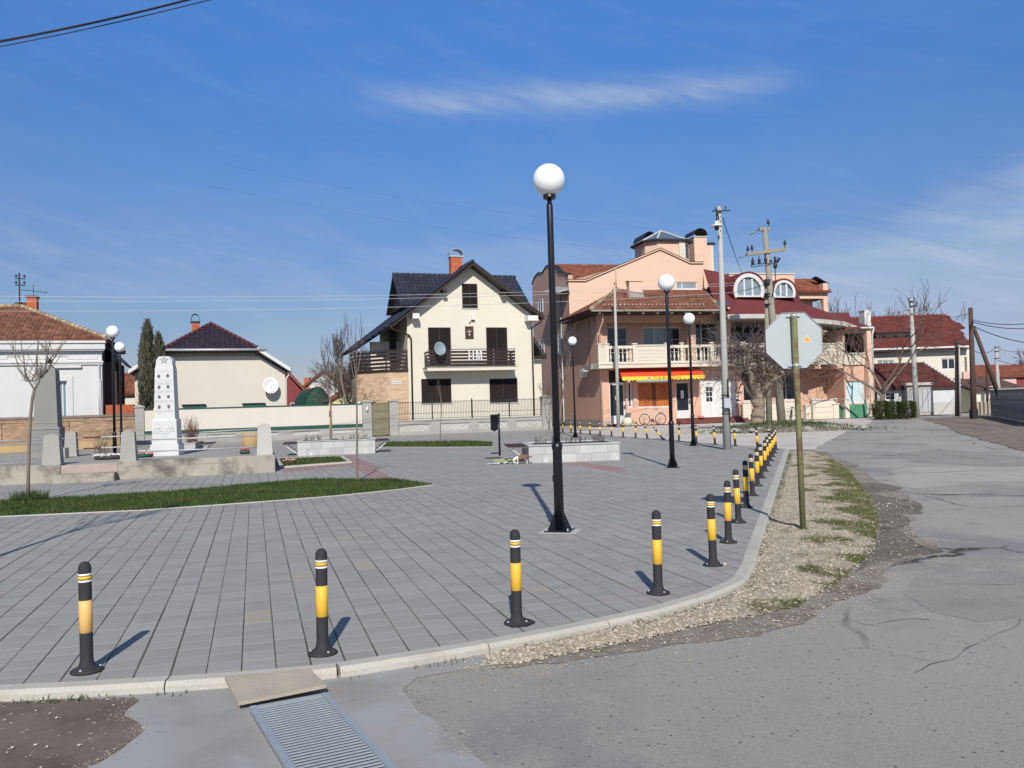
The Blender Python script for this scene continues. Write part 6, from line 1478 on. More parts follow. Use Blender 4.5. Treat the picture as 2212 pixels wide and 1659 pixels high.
# ================================================================== PEACH BUILDING with the shop
PF = Fr(G(1300,921), R(13))
PB = thing('peach_shop_house', 'big peach house with cream balconies, shop fronts below and dark red roofs with arched dormers', 'building', (PF.O.x, PF.O.y, 0), PF.phi)
def pf(x, y, w=0, z=ZF): return PF.at(z(x, y), w)
def pr_(x0, y0, x1, y1, w=0, z=ZF): return PF.rect(z, x0, y0, x1, y1, w)
def pbox(name, m, u0, u1, w0, w1, z0, z1, b=0):
    mb = MB(); (mb.bbox(u0,u1,w0,w1,z0,z1,b) if b else mb.box(u0,u1,w0,w1,z0,z1)); return mb.build(name, m, PB)
FW = 0.0
zbal0, zbal1 = pf(800,1078,-1.2).z, pf(800,1046,-1.2).z        # balcony slab
zrail = pf(800,938,-1.2).z
zeave = pf(800,722,-1.25).z
uA = 0.0; uB = pf(1370,1250).x; 
# ground-floor front: piers, doors, shop windows
def gh_(x0, y0, x1, y1, z=ZH, w=0): return PF.rect(z, x0, y0, x1, y1, w)
d1 = gh_(725,610,905,1010); sw = gh_(925,595,985,885); shop = gh_(1035,590,1420,880); d2 = gh_(1462,590,1625,992); gar = pr_(1112,1150,1330,1385)
up1 = pr_(548,1095,610,1155)
uC = pr_(1365,1200,1372,1210)[0]
top = zbal0-.02
holes_ = [(d1[0],d1[1],.12,up1[3]), (sw[0],sw[1],sw[2],sw[3]+.25), (shop[0],shop[1],shop[2],shop[3]+.25), (d2[0],d2[1],.35,d2[3]), (gar[0],gar[1],.35,gar[3])]
wallholes('shop_wall', PB, uA, uC, 0, top, holes_, 0, .35, M['peach'])
pbox('plinth', M['plinth'], uA-.03, d1[0]-.02, -.03, -.002, 0, .35)
def door(r, w, zb, glass=M['glass'], kick=.55, label=None):
    u0, u1, z0, z1 = r; mb = MB(); f = .12
    mb.box(u0,u0+f,w,w+.07,zb,z1); mb.box(u1-f,u1,w,w+.07,zb,z1); mb.box(u0+f,u1-f,w,w+.07,z1-f,z1); mb.box(u0+f,u1-f,w,w+.07,zb,zb+kick)
    o = mb.build('shop_door', M['pvc'], PB, label); MB().box(u0+f*.5,u1-f*.5,w+.03,w+.045,zb+kick*.6,z1-f*.6).build('pane', glass, o)
    MB().box(u1-f+.02,u1-.03,w-.05,w-.001,zb+1.0,zb+1.25).build('handle', M['darkmetal'], o); return o
dd = door(d1, .16, .14); MB().box((d1[0]+d1[1])/2-.1,(d1[0]+d1[1])/2+.02,.165,.17,1.75,2.05).build('notice', M['whitep'], dd)
MB().box((d1[0]+d1[1])/2-.05,(d1[0]+d1[1])/2+.05,.14,.17,.69,d1[3]-.12).build('door_mullion', M['pvc'], dd)
window(PB, (d1[0],d1[1],d1[3]+.03,up1[3]), .18, M['darkwood'], M['glass'], .07)
window(PB, sw, .14, M['pvc'], M['glass'], .14); 
sh_m = mat('orange_window_film', (.42,.135,.03), .25, .22, 1.6, .05, 30, spec=.6, stains=(((.30,.09,.04), 1.4, .52, .75),))
wo_ = window(PB, shop, .14, M['pvc'], sh_m, .09)
# faded lettering-like ghost shapes on the film
MB().box(shop[0]+.45*(shop[1]-shop[0]), shop[0]+.55*(shop[1]-shop[0]), .165, .185, shop[2]+.08, shop[3]).build('film_seam', mat('film_seam', (.16,.05,.03), .4), wo_)
dd = door(d2, .16, .36); MB().box((d2[0]+d2[1])/2-.12,(d2[0]+d2[1])/2+.10,.165,.17,1.75,2.3).build('notice', M['whitep'], dd)
# white folding front with six little panes
g_ = MB().box(gar[0],gar[1],.10,.16,.37,gar[3]).build('white_panel_door', M['whitep'], PB)
for f in (.27,.52,.76): MB().box(gar[0]+(gar[1]-gar[0])*f-.006, gar[0]+(gar[1]-gar[0])*f+.006, .096,.0995,.38,gar[3]-.01).build('panel_joint', M['conc'], g_)
pw_ = gh_(1800,650,1868,812); 
for i in range(2):
    for j in range(3):
        a, b = pw_[0]+(pw_[1]-pw_[0])*(i*.53), pw_[0]+(pw_[1]-pw_[0])*(i*.53+.45); c, d = pw_[2]+(pw_[3]-pw_[2])*(j*.35), pw_[2]+(pw_[3]-pw_[2])*(j*.35+.29)
        MB().box(a,b,.092,.0990,c,d).build('door_pane', M['glass'], g_)
aa = pr_(1140,1118,1225,1148); window(PB, (gar[0]+.1, gar[1]-.1, gar[3]+.08, min(top-.05, gar[3]+.55)), -.04, M['pvc'], M['glass'], .05, (.35,.68))
# steps
for k in range(3): pbox('front_step', mat('dark_red_step', (.16,.05,.045), .85, .15, 3) if k == 0 else bpy.data.materials['dark_red_step'], pr_(960,1390,970,1400)[0], uC+.1, -.9+.3*k, (-.9+.3*(k+1)-.002) if k < 2 else -.002, 0, .12*(k+1), .01)
pbox('front_step', M['slat'], d1[0]-.25, d1[1]+.1, -.45, -.004, 0, .13, .01)
# porch part right of the shops: recessed wall, dark openings
uD = pf(1990,1200,-.4).x; RW = 1.9
r1 = pr_(1372,1110,1500,1285, RW); r2 = pr_(1590,1110,1698,1280, RW)
wallholes('porch_wall', PB, uC+.002, uD+2, 0, zbal0, [r1, r2, pr_(1910,1170,1938,1400, RW)], RW, RW+.3, M['peach'])
for r_ in (r1, r2): window(PB, r_, RW+.12, M['pvc'], M['glass'], .08, (.45,))
dr_ = pr_(1910,1170,1938,1400, RW); pbox('side_door', M['pvc'], dr_[0], dr_[1], RW+.1, RW+.15, .02, dr_[3])
pbox('return_wall', M['peach'], uC+.002, uC+.30, .352, RW-.002, 0, zbal0)
# low cream parapets before the porch
def panelwall(name, r, w, th=.22, par=PB, panel=True, m=M['cream3']):
    u0, u1, z0, z1 = r; o = MB().bbox(u0,u1,w,w+th,0 if z0 < .6 else z0,z1-.08,.01).build(name, m, par); zz = 0 if z0 < .6 else z0
    MB().bbox(u0-.04,u1+.04,w-.06,w+th+.04,z1-.078,z1,.02).build('coping', m, o)
    if panel and u1-u0 > .8:
        mb = MB(); a, b, c, d = u0+.14, u1-.14, zz+.12, z1-.22
        for k in range(3): mb.bbox(a,b,w-.03,w-.001,c+(d-c)*k/3+.01,c+(d-c)*(k+1)/3-.01,.008)
        mb.build('parapet_panel', m, o, kind='stuff')
    return o
panelwall('low_parapet', pr_(1372,1290,1420,1390,-.5), -.5); panelwall('low_parapet', pr_(1588,1282,1704,1392,-.5), -.5); panelwall('low_parapet', pr_(1505,1290,1580,1390,-.5), -.5)
panelwall('stair_parapet', pr_(1800,1272,1945,1405,-1.4), -1.4, .25)
for x0, x1, y0, y1, w in ((1758,1790,1308,1408,-1.6),(1928,1962,1300,1408,-1.5),(1796,1822,1268,1320,-1.3),(1930,1950,1268,1320,-1.3)):
    r_ = pr_(x0,y0,x1,y1,w); u0, u1, z0, z1 = r_; o = MB().bbox(u0,u1,w,w+u1-u0,0,z1-.06,.01).build('newel_post', M['cream3'], PB); MB().bbox(u0-.06,u1+.06,w-.06,w+u1-u0+.06,z1-.058,z1+.02,.02).build('newel_cap', M['cream3'], o)
for k in range(4): a = pr_(1825,1340+k*18,1935,1360+k*18,-1.0); pbox('side_step', M['cream3'], a[0], a[1], -1.15+.28*k, -.9+.28*k, 0, .62-.0*k if False else .16*(k+1))
# balcony: slab, parapet, balusters, piers
uBl = pf(482,1060,-1.2).x; uBr = pf(1700,1060,-1.2).x
pbox('balcony_slab', M['cream3'], uBl, uBr, -1.25, -.002, zbal0, zbal1, .02); pbox('slab_lip', M['cream3'], uBl-.05, uBr, -1.31, -1.252, zbal1-.10, zbal1, .01)
pbox('balcony_floor', M['conc'], uBl+.002, uC, .352, 1.94, zbal0+.02, zbal1-.005)
# the slab's shaded left end returns along the side
zt_ = zrail
def pier(x0, x1, w=-1.2, ball=False, top=None):
    u0, u1 = pf(x0,1000,w).x, pf(x1,1000,w).x; t_ = (top or zrail)+.10
    o = MB().bbox(u0,u1,w,w+.24,zbal1+.001,t_-.06,.01).build('balcony_pier', M['cream3'], PB); MB().bbox(u0-.05,u1+.05,w-.05,w+.29,t_-.058,t_+.02,.02).build('pier_cap', M['cream3'], o)
    if ball: MB().lathe([(.03,0),(.10,.05),(.11,.10),(.08,.17),(.01,.20)], 10, ((u0+u1)/2,w+.12,t_+.02)).build('ball_finial', M['cream3'], o)
    return u0, u1
p0 = pier(520,548,ball=True); p1 = pier(696,718); p2 = pier(895,915); p2b = pier(990,1005); p3 = pier(1172,1195); p4 = pier(1362,1385); pX = pier(482,498)
zr0, zr1 = pf(600,960,-1.2).z, pf(600,945,-1.2).z
bal = MB().lathe([(.055,0),(.055,.05),(.03,.09),(.03,.12),(.062,.24),(.068,.32),(.05,.42),(.028,.56),(.026,.66),(.04,.70),(.028,.74),(.05,.78),(.05,.83)], 10)
hb_ = (zr0-.03)-(zbal1+.06); first = None
spans = [(p0[1],p1[0]),(p2[1],p2b[0]),(p2b[1],p3[0]),(p3[1],p4[0])]
o_b = None
for a, b in spans:
    pbox('balustrade_rail', M['cream3'], a-.02, b+.02, -1.19, -.99, zr0-.03, zr1, .015); pbox('balustrade_base', M['cream3'], a-.02, b+.02, -1.18, -1.0, zbal1+.001, zbal1+.06)
    n = max(1, round((b-a)/.27))
    for k in range(n):
        u = a+(b-a)*(k+.5)/n
        if o_b is None: o_b = bal.build('baluster', M['cream3'], PB); o_b.scale = (1,1,hb_/.83); o_b.location = (u,-1.09,zbal1+.06)
        else: inst(o_b, PB, loc=(u,-1.09,zbal1+.06))
def bpanel(u0, u1, w=-1.18, z0=None, z1=None):
    z0 = z0 or zbal1+.002; z1 = z1 or zrail; o = MB().box(u0,u1,w,w+.16,z0,z1-.08).build('parapet', M['cream3'], PB); MB().bbox(u0-.02,u1+.02,w-.06,w+.20,z1-.078,z1,.02).build('parapet_coping', M['cream3'], o)
    mb = MB(); n = 4; a, b, c, d = u0+.12, u1-.12, z0+.12, z1-.20
    for k in range(n): mb.bbox(a,b,w-.022,w-.001,c+(d-c)*k/n+.012,c+(d-c)*(k+1)/n-.012,.006)
    mb.build('parapet_board', M['cream3'], o, kind='stuff')
bpanel(p1[1]+.002, p2[0]-.002); bpanel(p4[1]+.002, uBr-.01); bpanel(pX[1]+.01, p0[0]-.01)
# right, the balcony sweeps back in a curve
n = 9; pts = []
for k in range(n+1):
    f = k/n; x = 1700+f*(1985-1700); w = -1.18+ (1.15)*(math.sin(f*math.pi/2)**1.6); pts.append((pf(x,1000,w).x, w))
for k in range(n):
    (ua, wa), (ub, wb) = pts[k], pts[k+1]
    for nm, z0, z1, ex_ in (('curved_slab', zbal0, zbal1, .08), ('curved_parapet', zbal1+.001, zrail-.07, 0), ('curved_coping', zrail-.069, zrail+.01, .05)):
        MB().prism([V((ua,wa-ex_,z0)), V((ub,wb-ex_,z0)), V((ub,wb+.2,z0)), V((ua,wa+.2,z0))], (0,0,z1-z0)).build(nm, M['cream3'], PB)
    MB().prism([V((ua,wa+.201,zbal0+.05)), V((ub,wb+.201,zbal0+.05)), V((ub,RW,zbal0+.05)), V((ua,RW,zbal0+.05))], (0,0,.1)).build('curved_floor', M['conc'], PB)
    mb = MB(); d_ = V((ub-ua, wb-wa, 0)).normalized(); nn = V((d_.y,-d_.x,0))
    for j in range(4):
        z0 = zbal1+.10+j*(zrail-zbal1-.25)/4; mb.prism([V((ua,wa,z0))+nn*.001, V((ub,wb,z0))+nn*.001, V((ub,wb,z0+.17))+nn*.001, V((ua,wa,z0+.17))+nn*.001], tuple(nn*.02))
    mb.build('curved_board', M['cream3'], PB, kind='stuff')
a = pr_(1952,975,1990,1080,-.3); pbox('end_pier', M['cream3'], a[0], a[1], -.42, -.10, zbal0, zrail+.08, .02)
for x in (1800, 1935): a = pr_(x,1085,x+35,1105,-.3); pbox('bracket', M['peach2'], a[0], a[1], -.6, RW, zbal0-.30, zbal0-.002, .02)
# first floor wall
W1 = 1.95; WP = .65
wf = [PF.rect(ZP,(110),720,430,1030,W1), PF.rect(ZP,660,720,1040,1000,W1), PF.rect(ZP,1050,720,1245,1030,W1), PF.rect(ZP,1465,655,1810,1025,W1)]
wf[0] = (wf[0][0],wf[0][1],zbal1,wf[0][3]); wf[2] = (wf[1][1]+.02,wf[2][1],zbal1,wf[2][3]); wf[3] = (wf[3][0],wf[3][1],zbal1,wf[3][3])
dk = pr_(1295,825,1500,1000,W1+1.0); dk = (dk[0],dk[1],zbal1,dk[3])
zs = zeave-.05
uE = pf(1262,800,W1).x
wallholes('upper_wall', PB, uA, uE, zbal1, zs, [wf[0], (wf[1][0],wf[1][1],wf[1][2],wf[1][3]), wf[2], wf[3]], W1, W1+.3, M['peach'])
# projecting frame: band under the eave and corner piers, giving deep shaded recesses
pbox('eave_band', M['peach'], uA, uE, WP, WP+.4, pf(800,800,WP).z, zs-.002)
for x0, x1 in ((482,535),(1040,1078)): a = pr_(x0,850,x1,900,WP); pbox('corner_pier', M['peach'], max(uA,a[0]), a[1], WP, (W1-.003 if x0 < 600 else WP+.4), zbal1, pf(800,800,WP).z-.002)
for i, r_ in enumerate(wf): window(PB, r_, W1+.10, M['pvc'], (M['curtain'] if i == 1 else M['glass']), .09, (.47,) if i in (0,1) else ((.28,) if i == 3 else ()), (.33,.66) if i in (0,2) else ())
# open glazed part right of it (dark), under the big roof
uF = pf(1730,850,W1+1.0).x
wallholes('upper_wall', PB, uE+.002, pf(1990,1100,-.3).x, zbal1, pf(2070,830,-.8).z-.1, [dk], W1+1.0, W1+1.3, M['peach'])
window(PB, dk, W1+1.1, M['darkwood'], M['glass'], .07, (.36,.66))
for x in (1275, 1515): a = pr_(x,850,x+22,900,.1); pbox('balcony_column', M['peach2'], a[0], a[1], .1, .4, zbal1, zeave+.3)
# ---- left tiled skirt roof
e0 = pf(440,722,-1.25); e1 = pf(1228,716,-1.25); ez = (e0.z+e1.z)/2; GW = 6.7
rt = pf(600,595,GW); rt2 = pf(1110,612,GW); rz = (rt.z+rt2.z)/2; k_ = 0
uL0 = e0.x; topL = rt.x
roof(PB, [V((uL0,-1.25,ez)), V((e1.x,-1.25,ez)), V((rt2.x+.3,GW,rz)), V((topL,GW,rz))], M['tile_brown'], (.24,.36))
lb = V((uL0, GW+.0, ez)); roof(PB, [V((uL0,GW-.01,ez)), V((uL0,-1.25,ez)), V((topL,GW-.01,rz))], M['tile_brown'], (.24,.36))
ridge(PB, (uL0,-1.25,ez+.08), (topL,GW,rz+.08), M['moss_tile'], .13); ridge(PB, (e1.x,-1.25,ez+.06), (rt2.x+.3,GW,rz+.08), M['moss_tile'], .12)
pbox('gutter', M['poleo'], uL0-.05, e1.x, -1.38, -1.26, ez-.16, ez-.04, .02)
MB().prism([V((uL0+.1,-1.2,ez-.18)),V((e1.x,-1.2,ez-.18)),V((e1.x,W1,ez-.20)),V((uL0+.1,W1,ez-.20))], (0,0,-.03)).build('soffit', M['darkwood'], PB)
n = 9
for k in range(n): u = uL0+.6+(e1.x-uL0-1)*k/(n-1); pbox('rafter_end', M['cream3'], u-.06, u+.06, -1.2, -.9, ez-.30, ez-.215)
for k in range(26): u = uL0+1.2+(e1.x-uL0-2)*k/25; f = .16; MB().lathe([(.05,0),(.05,.07),(.02,.11)], 6, (u,-1.25+(GW+1.25)*.11,ez+(rz-ez)*.11+.10)).build('snow_stop', M['pvc'] if k in (4,5) else M['conc_light'], PB)
MB().prism([V((uL0+.02,-1.1,ez-.17)),V((uL0+.02,GW,ez-.17)),V((uA-.002,GW,ez-.17)),V((uA-.002,-1.1,ez-.17))], (0,0,-.04)).build('soffit', M['darkwood'], PB)
a = pr_(672,540,752,640,3.0); chimney(PB, a[0], a[1], 3.0, 3.6, a[2]-.8, a[3]-.1, M['peach2'], brick=False, capm=M['peach2'])
pbox('chimney_flashing', M['conc'], a[0]+.05, a[1]+.06, 2.9, 2.99, a[2]-.1, a[2]+.30)
WBk0 = PF.side(ZG(100,745), uA).y
# ---- side wall (faces left, in shade) lower part then the tall back part
pbox('side_wall', M['peach'], uA, uA+.35, .352, GW, 0, ez-.22); pbox('side_plinth', M['plinth'], uA-.04, uA-.002, -.03, WBk0, 0, .45)
sp_ = [(100,745),(112,700),(132,655),(175,600),(228,600),(258,545),(283,512),(365,512),(440,604),(515,606),(515,640)]
P = [PF.side(ZG(x, y), uA) for x, y in sp_]; P = [p for p in P]
WBk = P[0].y
zf = pf(400,548,GW).z
def sidepoly(pts, th=.35): return MB().prism([V((uA, p.y, p.z)) for p in pts], (th,0,0))
q = [V((uA,GW+.002,0)), V((uA,WBk,0))]+[V((uA, p.y, p.z)) for p in P if p.y > GW+.2]+[V((uA,GW+.002,P[-1].z))]
MB().prism(q, (.35,0,0)).build('side_wall', M['peach'], PB)
for a, b in zip(q[2:-1], q[3:]): MB().bar(a+V((.16,0,.03)), b+V((.16,0,.03)), .45, .07).build('parapet_capping', M['darkmetal'], PB)
# ---- big gable wall facing the viewer
gp = [(318,548),(400,549),(592,466),(858,354),(1045,440),(1126,440)]
GPt = [pf(x, y, GW) for x, y in gp]; uGr = GPt[-1].x
wn = pr_(958,552,1090,598,GW)
base_z = wn[3]+.02
wallholes('gable_wall', PB, uA, uGr, ez-1.0, base_z, [wn], GW, GW+.3, M['peach2'])
MB().prism([V((uA,GW,base_z+.001)), V((uGr,GW,base_z+.001))]+[V((p.x,GW,p.z)) for p in reversed(GPt)]+[V((uA,GW,GPt[0].z))], (0,.3,0)).build('gable_wall', M['peach2'], PB)
prev = V((uA-.05,GW,GPt[0].z))
for p in GPt[1:]:
    c = V((p.x,GW,p.z)); MB().bar(prev+V((0,.12,.05)), c+V((0,.12,.05)), .55, .09, (0,1,0) if False else (0,0,1)).build('gable_capping', M['peach2'], PB)
    MB().bar(prev+V((0,.12,.12)), c+V((0,.12,.12)), .60, .04).build('capping_metal', M['darkmetal'], PB); prev = c
window(PB, wn, GW+.08, M['pvc'], M['curtain'], .10, (.3,)); pbox('window_sill', M['pvc'], wn[0]-.3, wn[1]+.1, GW-.15, GW-.002, wn[2]-.18, wn[2]-.02)
uc_ = pf(852,500,GW).x; pbox('expansion_joint', M['peach'], uc_-.012, uc_+.012, GW-.004, GW-.001, base_z, pf(852,362,GW).z-.1)
pipe(PB, [tuple(pf(590,470,GW-.1)), tuple(pf(592,590,GW-.1))], .04, M['peach'])
# body behind
pbox('rear_block', M['peach'], uA+.352, uGr, GW+5.3, WBk-.02, 6, GPt[0].z-.6)
# right side return of the gable wall
pbox('gable_return', M['peach2'], uGr-.3, uGr, GW+.302, WBk, ez-1, GPt[-1].z-.05)
# red-tiled roof behind (ridge parallel to the front)
ra, rb = PF.at(ZG(372,515), GW+5.2), PF.at(ZG(1145,520), GW+5.2); ea = PF.at(ZG(470,695), GW+.4)
roof(PB, [V((uA+.35,GW+.31,GPt[0].z-.05)), V((rb.x+3.5,GW+.31,GPt[0].z-.05)), V((rb.x+3.5,GW+5.2,ra.z)), V((uA+.35,GW+5.2,ra.z))], M['tile_red'], (.26,.38)); ridge(PB, (uA+.3,GW+5.2,ra.z+.06), (rb.x+3.5,GW+5.2,ra.z+.06), M['tile_red'], .10)
roof(PB, [V((rb.x+3.5,WBk,GPt[0].z-.05)), V((uA+.35,WBk,GPt[0].z-.05)), V((uA+.35,GW+5.2,ra.z)), V((rb.x+3.5,GW+5.2,ra.z))], M['tile_red'])
# roof slope behind the gable's left shoulder, in grey sheet
roof(PB, [V((GPt[1].x,GW+.32,GPt[1].z-.02)), V((GPt[1].x,GW+6,GPt[1].z-.02)), V((GPt[3].x,GW+6,GPt[3].z-.02)), V((GPt[3].x,GW+.32,GPt[3].z-.02))], M['darkmetal'], name='shoulder_roof'); roof(PB, [V((GPt[4].x,GW+6,GPt[4].z-.02)), V((GPt[4].x,GW+.32,GPt[4].z-.02)), V((GPt[3].x,GW+.32,GPt[3].z-.02)), V((GPt[3].x,GW+6,GPt[3].z-.02))], M['darkmetal'], name='shoulder_roof')
# side windows, canopies, downpipes, air conditioner
for (x0, x1, y0, y1) in ((175,235,930,1090),(195,250,1415,1600),(395,455,1360,1610)):
    a = PF.side(ZG(x0,(y0+y1)/2), uA); b = PF.side(ZG(x1,(y0+y1)/2), uA); t_ = PF.side(ZG((x0+x1)/2,y0), uA).z; m_ = PF.side(ZG((x0+x1)/2,y1), uA).z
    swindow(PB, (min(a.y,b.y), max(a.y,b.y), m_, t_), uA, M['pvc'], M['glass'], .10, (.5,))
a0 = PF.side(ZG(385,860), uA); a1 = PF.side(ZG(575,790), uA)
MB().prism([V((uA-.02,a1.y,a1.z)), V((uA-.02,a0.y,a0.z+.55)), V((uA-1.0,a0.y,a0.z+.1)), V((uA-1.0,a1.y,a1.z-.35))], (0,0,.06)).build('side_canopy', M['steel2'], PB)
for x, y0, y1 in ((445,870,2300),(905,1230,2300)):
    a = PF.side(ZG(x, y0), uA-.12); b_z = .1; 
    if x == 445: pipe(PB, [V((uA-.12,a.y,a.z)), V((uA-.12,a.y,.3)), V((uA-.30,a.y,.12))], .06, M['steel2'])
pipe(PB, [V((uL0+.9,-.9,ez-.2)), V((uL0+.95,-.7,ez-.75)), V((uA+.02,-.08,ez-1.3)), V((uA+.02,-.08,.1))], .06, M['peach'])
ac = PF.side(ZF(395,1112), uA-.2); at_ = thing('air_conditioner', 'white outdoor air conditioning unit on the shaded side wall of the peach house', 'air conditioner', tuple(PF.W(uA-.22, ac.y, ac.z)), PF.phi)
MB().bbox(-.16,.14,-.42,.42,-.30,.30,.015).build('casing', M['pvc'], at_); MB().lathe([(.22,0),(.22,.01),(.19,.012),(.02,.012)], 18).build('fan_grille', M['steel2'], at_).matrix_local = Matrix.Translation((-.161,-.10,0)) @ Matrix.Rotation(R(-90), 4, 'Y')
for y in (-.3,.3): MB().box(-.16,.22,y-.02,y+.02,-.34,-.302).build('bracket', M['steel2'], at_)
# ---- awning over the shop
aw = thing('awning', 'orange red shop awning with a scalloped yellow valance lettered in brown', 'awning', (PF.O.x, PF.O.y, 0), PF.phi)
A_ = PF.at(ZH(828,430), -.02); B_ = PF.at(ZH(1720,428), -.02); WA = -1.7
C_ = PF.at(ZH(862,540), WA); D_ = PF.at(ZH(1778,520), WA); az0 = min(A_.z, zbal0-.03); zf_ = (C_.z+D_.z)/2
MB().prism([V((A_.x,-.03,az0)), V((B_.x,-.03,az0)), V((D_.x,WA,zf_)), V((C_.x,WA,zf_))], (0,0,-.015)).build('canopy_cloth', M['orange'], aw)
MB().add([(A_.x,-.03,az0-.016),(C_.x,WA,zf_-.016),(A_.x,-.03,az0-.55)], [(0,1,2)]).build('side_cloth', M['orange'], aw); MB().add([(B_.x,-.03,az0-.016),(D_.x,WA,zf_-.016),(B_.x,-.03,az0-.55)], [(0,2,1)]).build('side_cloth', M['orange'], aw)
vh_ = zf_-PF.at(ZH(1100,580), WA).z; nsc = 20; mb = MB(); W_ = (D_.x-C_.x); vs = []
out = [V((C_.x,WA,zf_))]
bot = []
for k in range(nsc):
    for q in range(6):
        f = q/6; u = C_.x+W_*(k+f)/nsc; bot.append(V((u, WA, zf_-vh_+.09-.09*math.sin(math.pi*f))))
bot.append(V((D_.x,WA,zf_-vh_+.09)))
mb.prism(out+bot+[V((D_.x,WA,zf_))], (0,-.012,0)).build('valance', M['yellowf'], aw)
MB().tube([(C_.x,WA+.02,zf_-.02),(D_.x,WA+.02,zf_-.02)], .02, 6).build('front_bar', M['pvc'], aw)
for s_ in (C_.x+.3, D_.x-.3): MB().bar((s_,-.02,az0-.6),(s_,WA+.03,zf_-.04),.03,.03).build('arm', M['pvc'], aw)
LA = Z(1600,925,.07233)
for ch, x in (('Л',518),('О',675),('Б',840),('А',1000),('С',1165)):
    p = PF.at(LA(x, 270), WA-.02); text(aw, ch, (p.x, WA-.016, p.z), .34, M['ink'], .004)
p = PF.at(LA(325,270), WA-.02); MB().lathe([(.06,0),(.10,.002),(.10,.012),(.06,.014)], 14).build('round_logo', M['conc'], aw).matrix_local = Matrix.Translation((p.x, WA-.014, p.z)) @ Matrix.Rotation(R(90), 4, 'X')
p = PF.at(LA(1340,262), WA-.02); MB().box(p.x-.18,p.x+.18,WA-.016,WA-.0125,p.z-.03,p.z+.03).build('small_print', mat('olive_print', (.35,.28,.06), .8), aw)
# ---- main dark-red shingle roof over middle and right
eU = [(1225,738,-1.2),(1272,757,-1.2),(1400,754,-1.2),(1540,754,-1.2),(1700,768,-1.2),(1800,782,-1.0),(1900,790,-.9),(1990,800,-.8),(2070,830,-.8)]
tU = [(1130,474,GW),(1215,490,GW),(1330,530,GW),(1560,545,GW),(1690,575,GW),(1730,680,6.0),(1800,705,5.0),(1900,741,4.0),(2020,741,3.5)]
EP = [pf(*a) for a in eU]; TP = [pf(*a) for a in tU]
mb = MB(); vs = []; K = 6
for e_, t_ in zip(EP, TP):
    for q in range(K+1): f = q/K; p = e_.lerp(t_, f); p.z += .18*math.sin(math.pi*f)*-1; vs.append(p)
nn = len(vs); vs2 = [v+V((0,0,-.16)) for v in vs]; fs = []
for i in range(len(EP)-1):
    for q in range(K): a = i*(K+1)+q; fs += [(a,a+K+1,a+K+2,a+1), (nn+a,nn+a+1,nn+a+K+2,nn+a+K+1)]
for i in range(len(EP)-1): a, b = i*(K+1), (i+1)*(K+1); fs.append((a, nn+a, nn+b, b)); a += K; b += K; fs.append((a, b, nn+b, nn+a))
for i in (0, len(EP)-1):
    for q in range(K): a = i*(K+1)+q; fs.append((a, a+1, nn+a+1, nn+a))
mb.add(vs+vs2, fs).build('roof', M['shingle'], PB, label='dark red shingle roof over the middle and right part')
for a, b in zip(EP[1:-1], EP[2:]):
    MB().bar(a+V((0,-.02,-.10)), b+V((0,-.02,-.10)), .05, .30).build('fascia', M['conc_light'], PB)
    MB().prism([a+V((0,0,-.25)), b+V((0,0,-.25)), b+V((0,2.6,-.25)), a+V((0,2.6,-.25))], (0,0,-.04)).build('soffit', M['conc'], PB)
# dark blue grey strip laid along the left end of it
a, b = pf(1120,612,8), pf(1228,700,-.9); MB().bar(a+V((.25,0,.10)), b+V((.35,0,.10)), .9, .05, (0,0,1)).build('dark_roof_strip', mat('blue_grey_sheet', (.07,.08,.12), .4, .1, 3), PB)
# right wing roof
w0_ = -.9; a = [pf(2070,828,w0_), pf(2168,826,w0_), pf(2130,788,2.5), pf(1905,741,4.2)]
mb = MB(); mb.prism([V((EP[-2].x,w0_,EP[-1].z)), V((a[1].x,w0_,EP[-1].z)), V((a[1].x-.2,5,a[3].z)), V((a[3].x,5,a[3].z))], (0,0,-.15)).build('wing_roof', M['shingle'], PB)
pbox('wing_gutter', M['pvc'], EP[-2].x+1.2, a[1].x+.05, w0_-.12, w0_-.002, EP[-1].z-.12, EP[-1].z+.0, .02)
c_ = pr_(2117,730,2155,800,2.0); pbox('white_chimney', M['whitep'], c_[0], c_[1], 2.0, 2.7, c_[2]-.6, c_[3]); pbox('chimney_cap', M['pvc'], c_[0]-.03, c_[1]+.03, 1.97, 2.73, c_[3]+.002, c_[3]+.06)
# right wing block
RWw = -.3; ru0, ru1 = pf(1990,1100,RWw).x, pf(2160,1100,RWw).x
lg = pr_(1995,868,2115,985,RWw); bw_ = pr_(2003,1160,2118,1300,RWw)
wallholes('wing_wall', PB, ru0, ru1, 0, EP[-1].z-.1, [(lg[0],lg[1],zbal1+.4,lg[3]), bw_], RWw, RWw+.3, M['peach'])
pbox('wing_side', M['peach'], ru0, ru0+.3, RWw+.302, RW-.002, 0, EP[-1].z-.1); pbox('wing_side', M['peach'], ru1-.3, ru1, RWw+.302, 9, 0, EP[-1].z-.1)
pbox('loggia_back', M['shutter'], ru0+.302, ru1-.302, RWw+1.6, RWw+1.7, 0, EP[-1].z-.2); pbox('loggia_door_frame', M['darkwood'], (lg[0]+lg[1])/2-.06, (lg[0]+lg[1])/2+.06, RWw+1.5, RWw+1.598, zbal1, lg[3])
for x in (lg[0], lg[1]-.12): pbox('loggia_frame', M['darkwood'], x, x+.12, RWw+.05, RWw+.2, zbal1+.4, lg[3])
lp_ = pr_(1995,988,2118,1062,RWw-.1); bpanel(lp_[0], lp_[1], RWw-.14, lp_[2], lp_[3])
o = window(PB, bw_, RWw+.10, M['pvc'], M['shade'], .09); 
a = pr_(2134,830,2166,1350,-.75); pbox('corner_column', M['peach2'], a[0]+.05, a[1], -.8, -.35, 0, EP[-1].z-.1, .03)
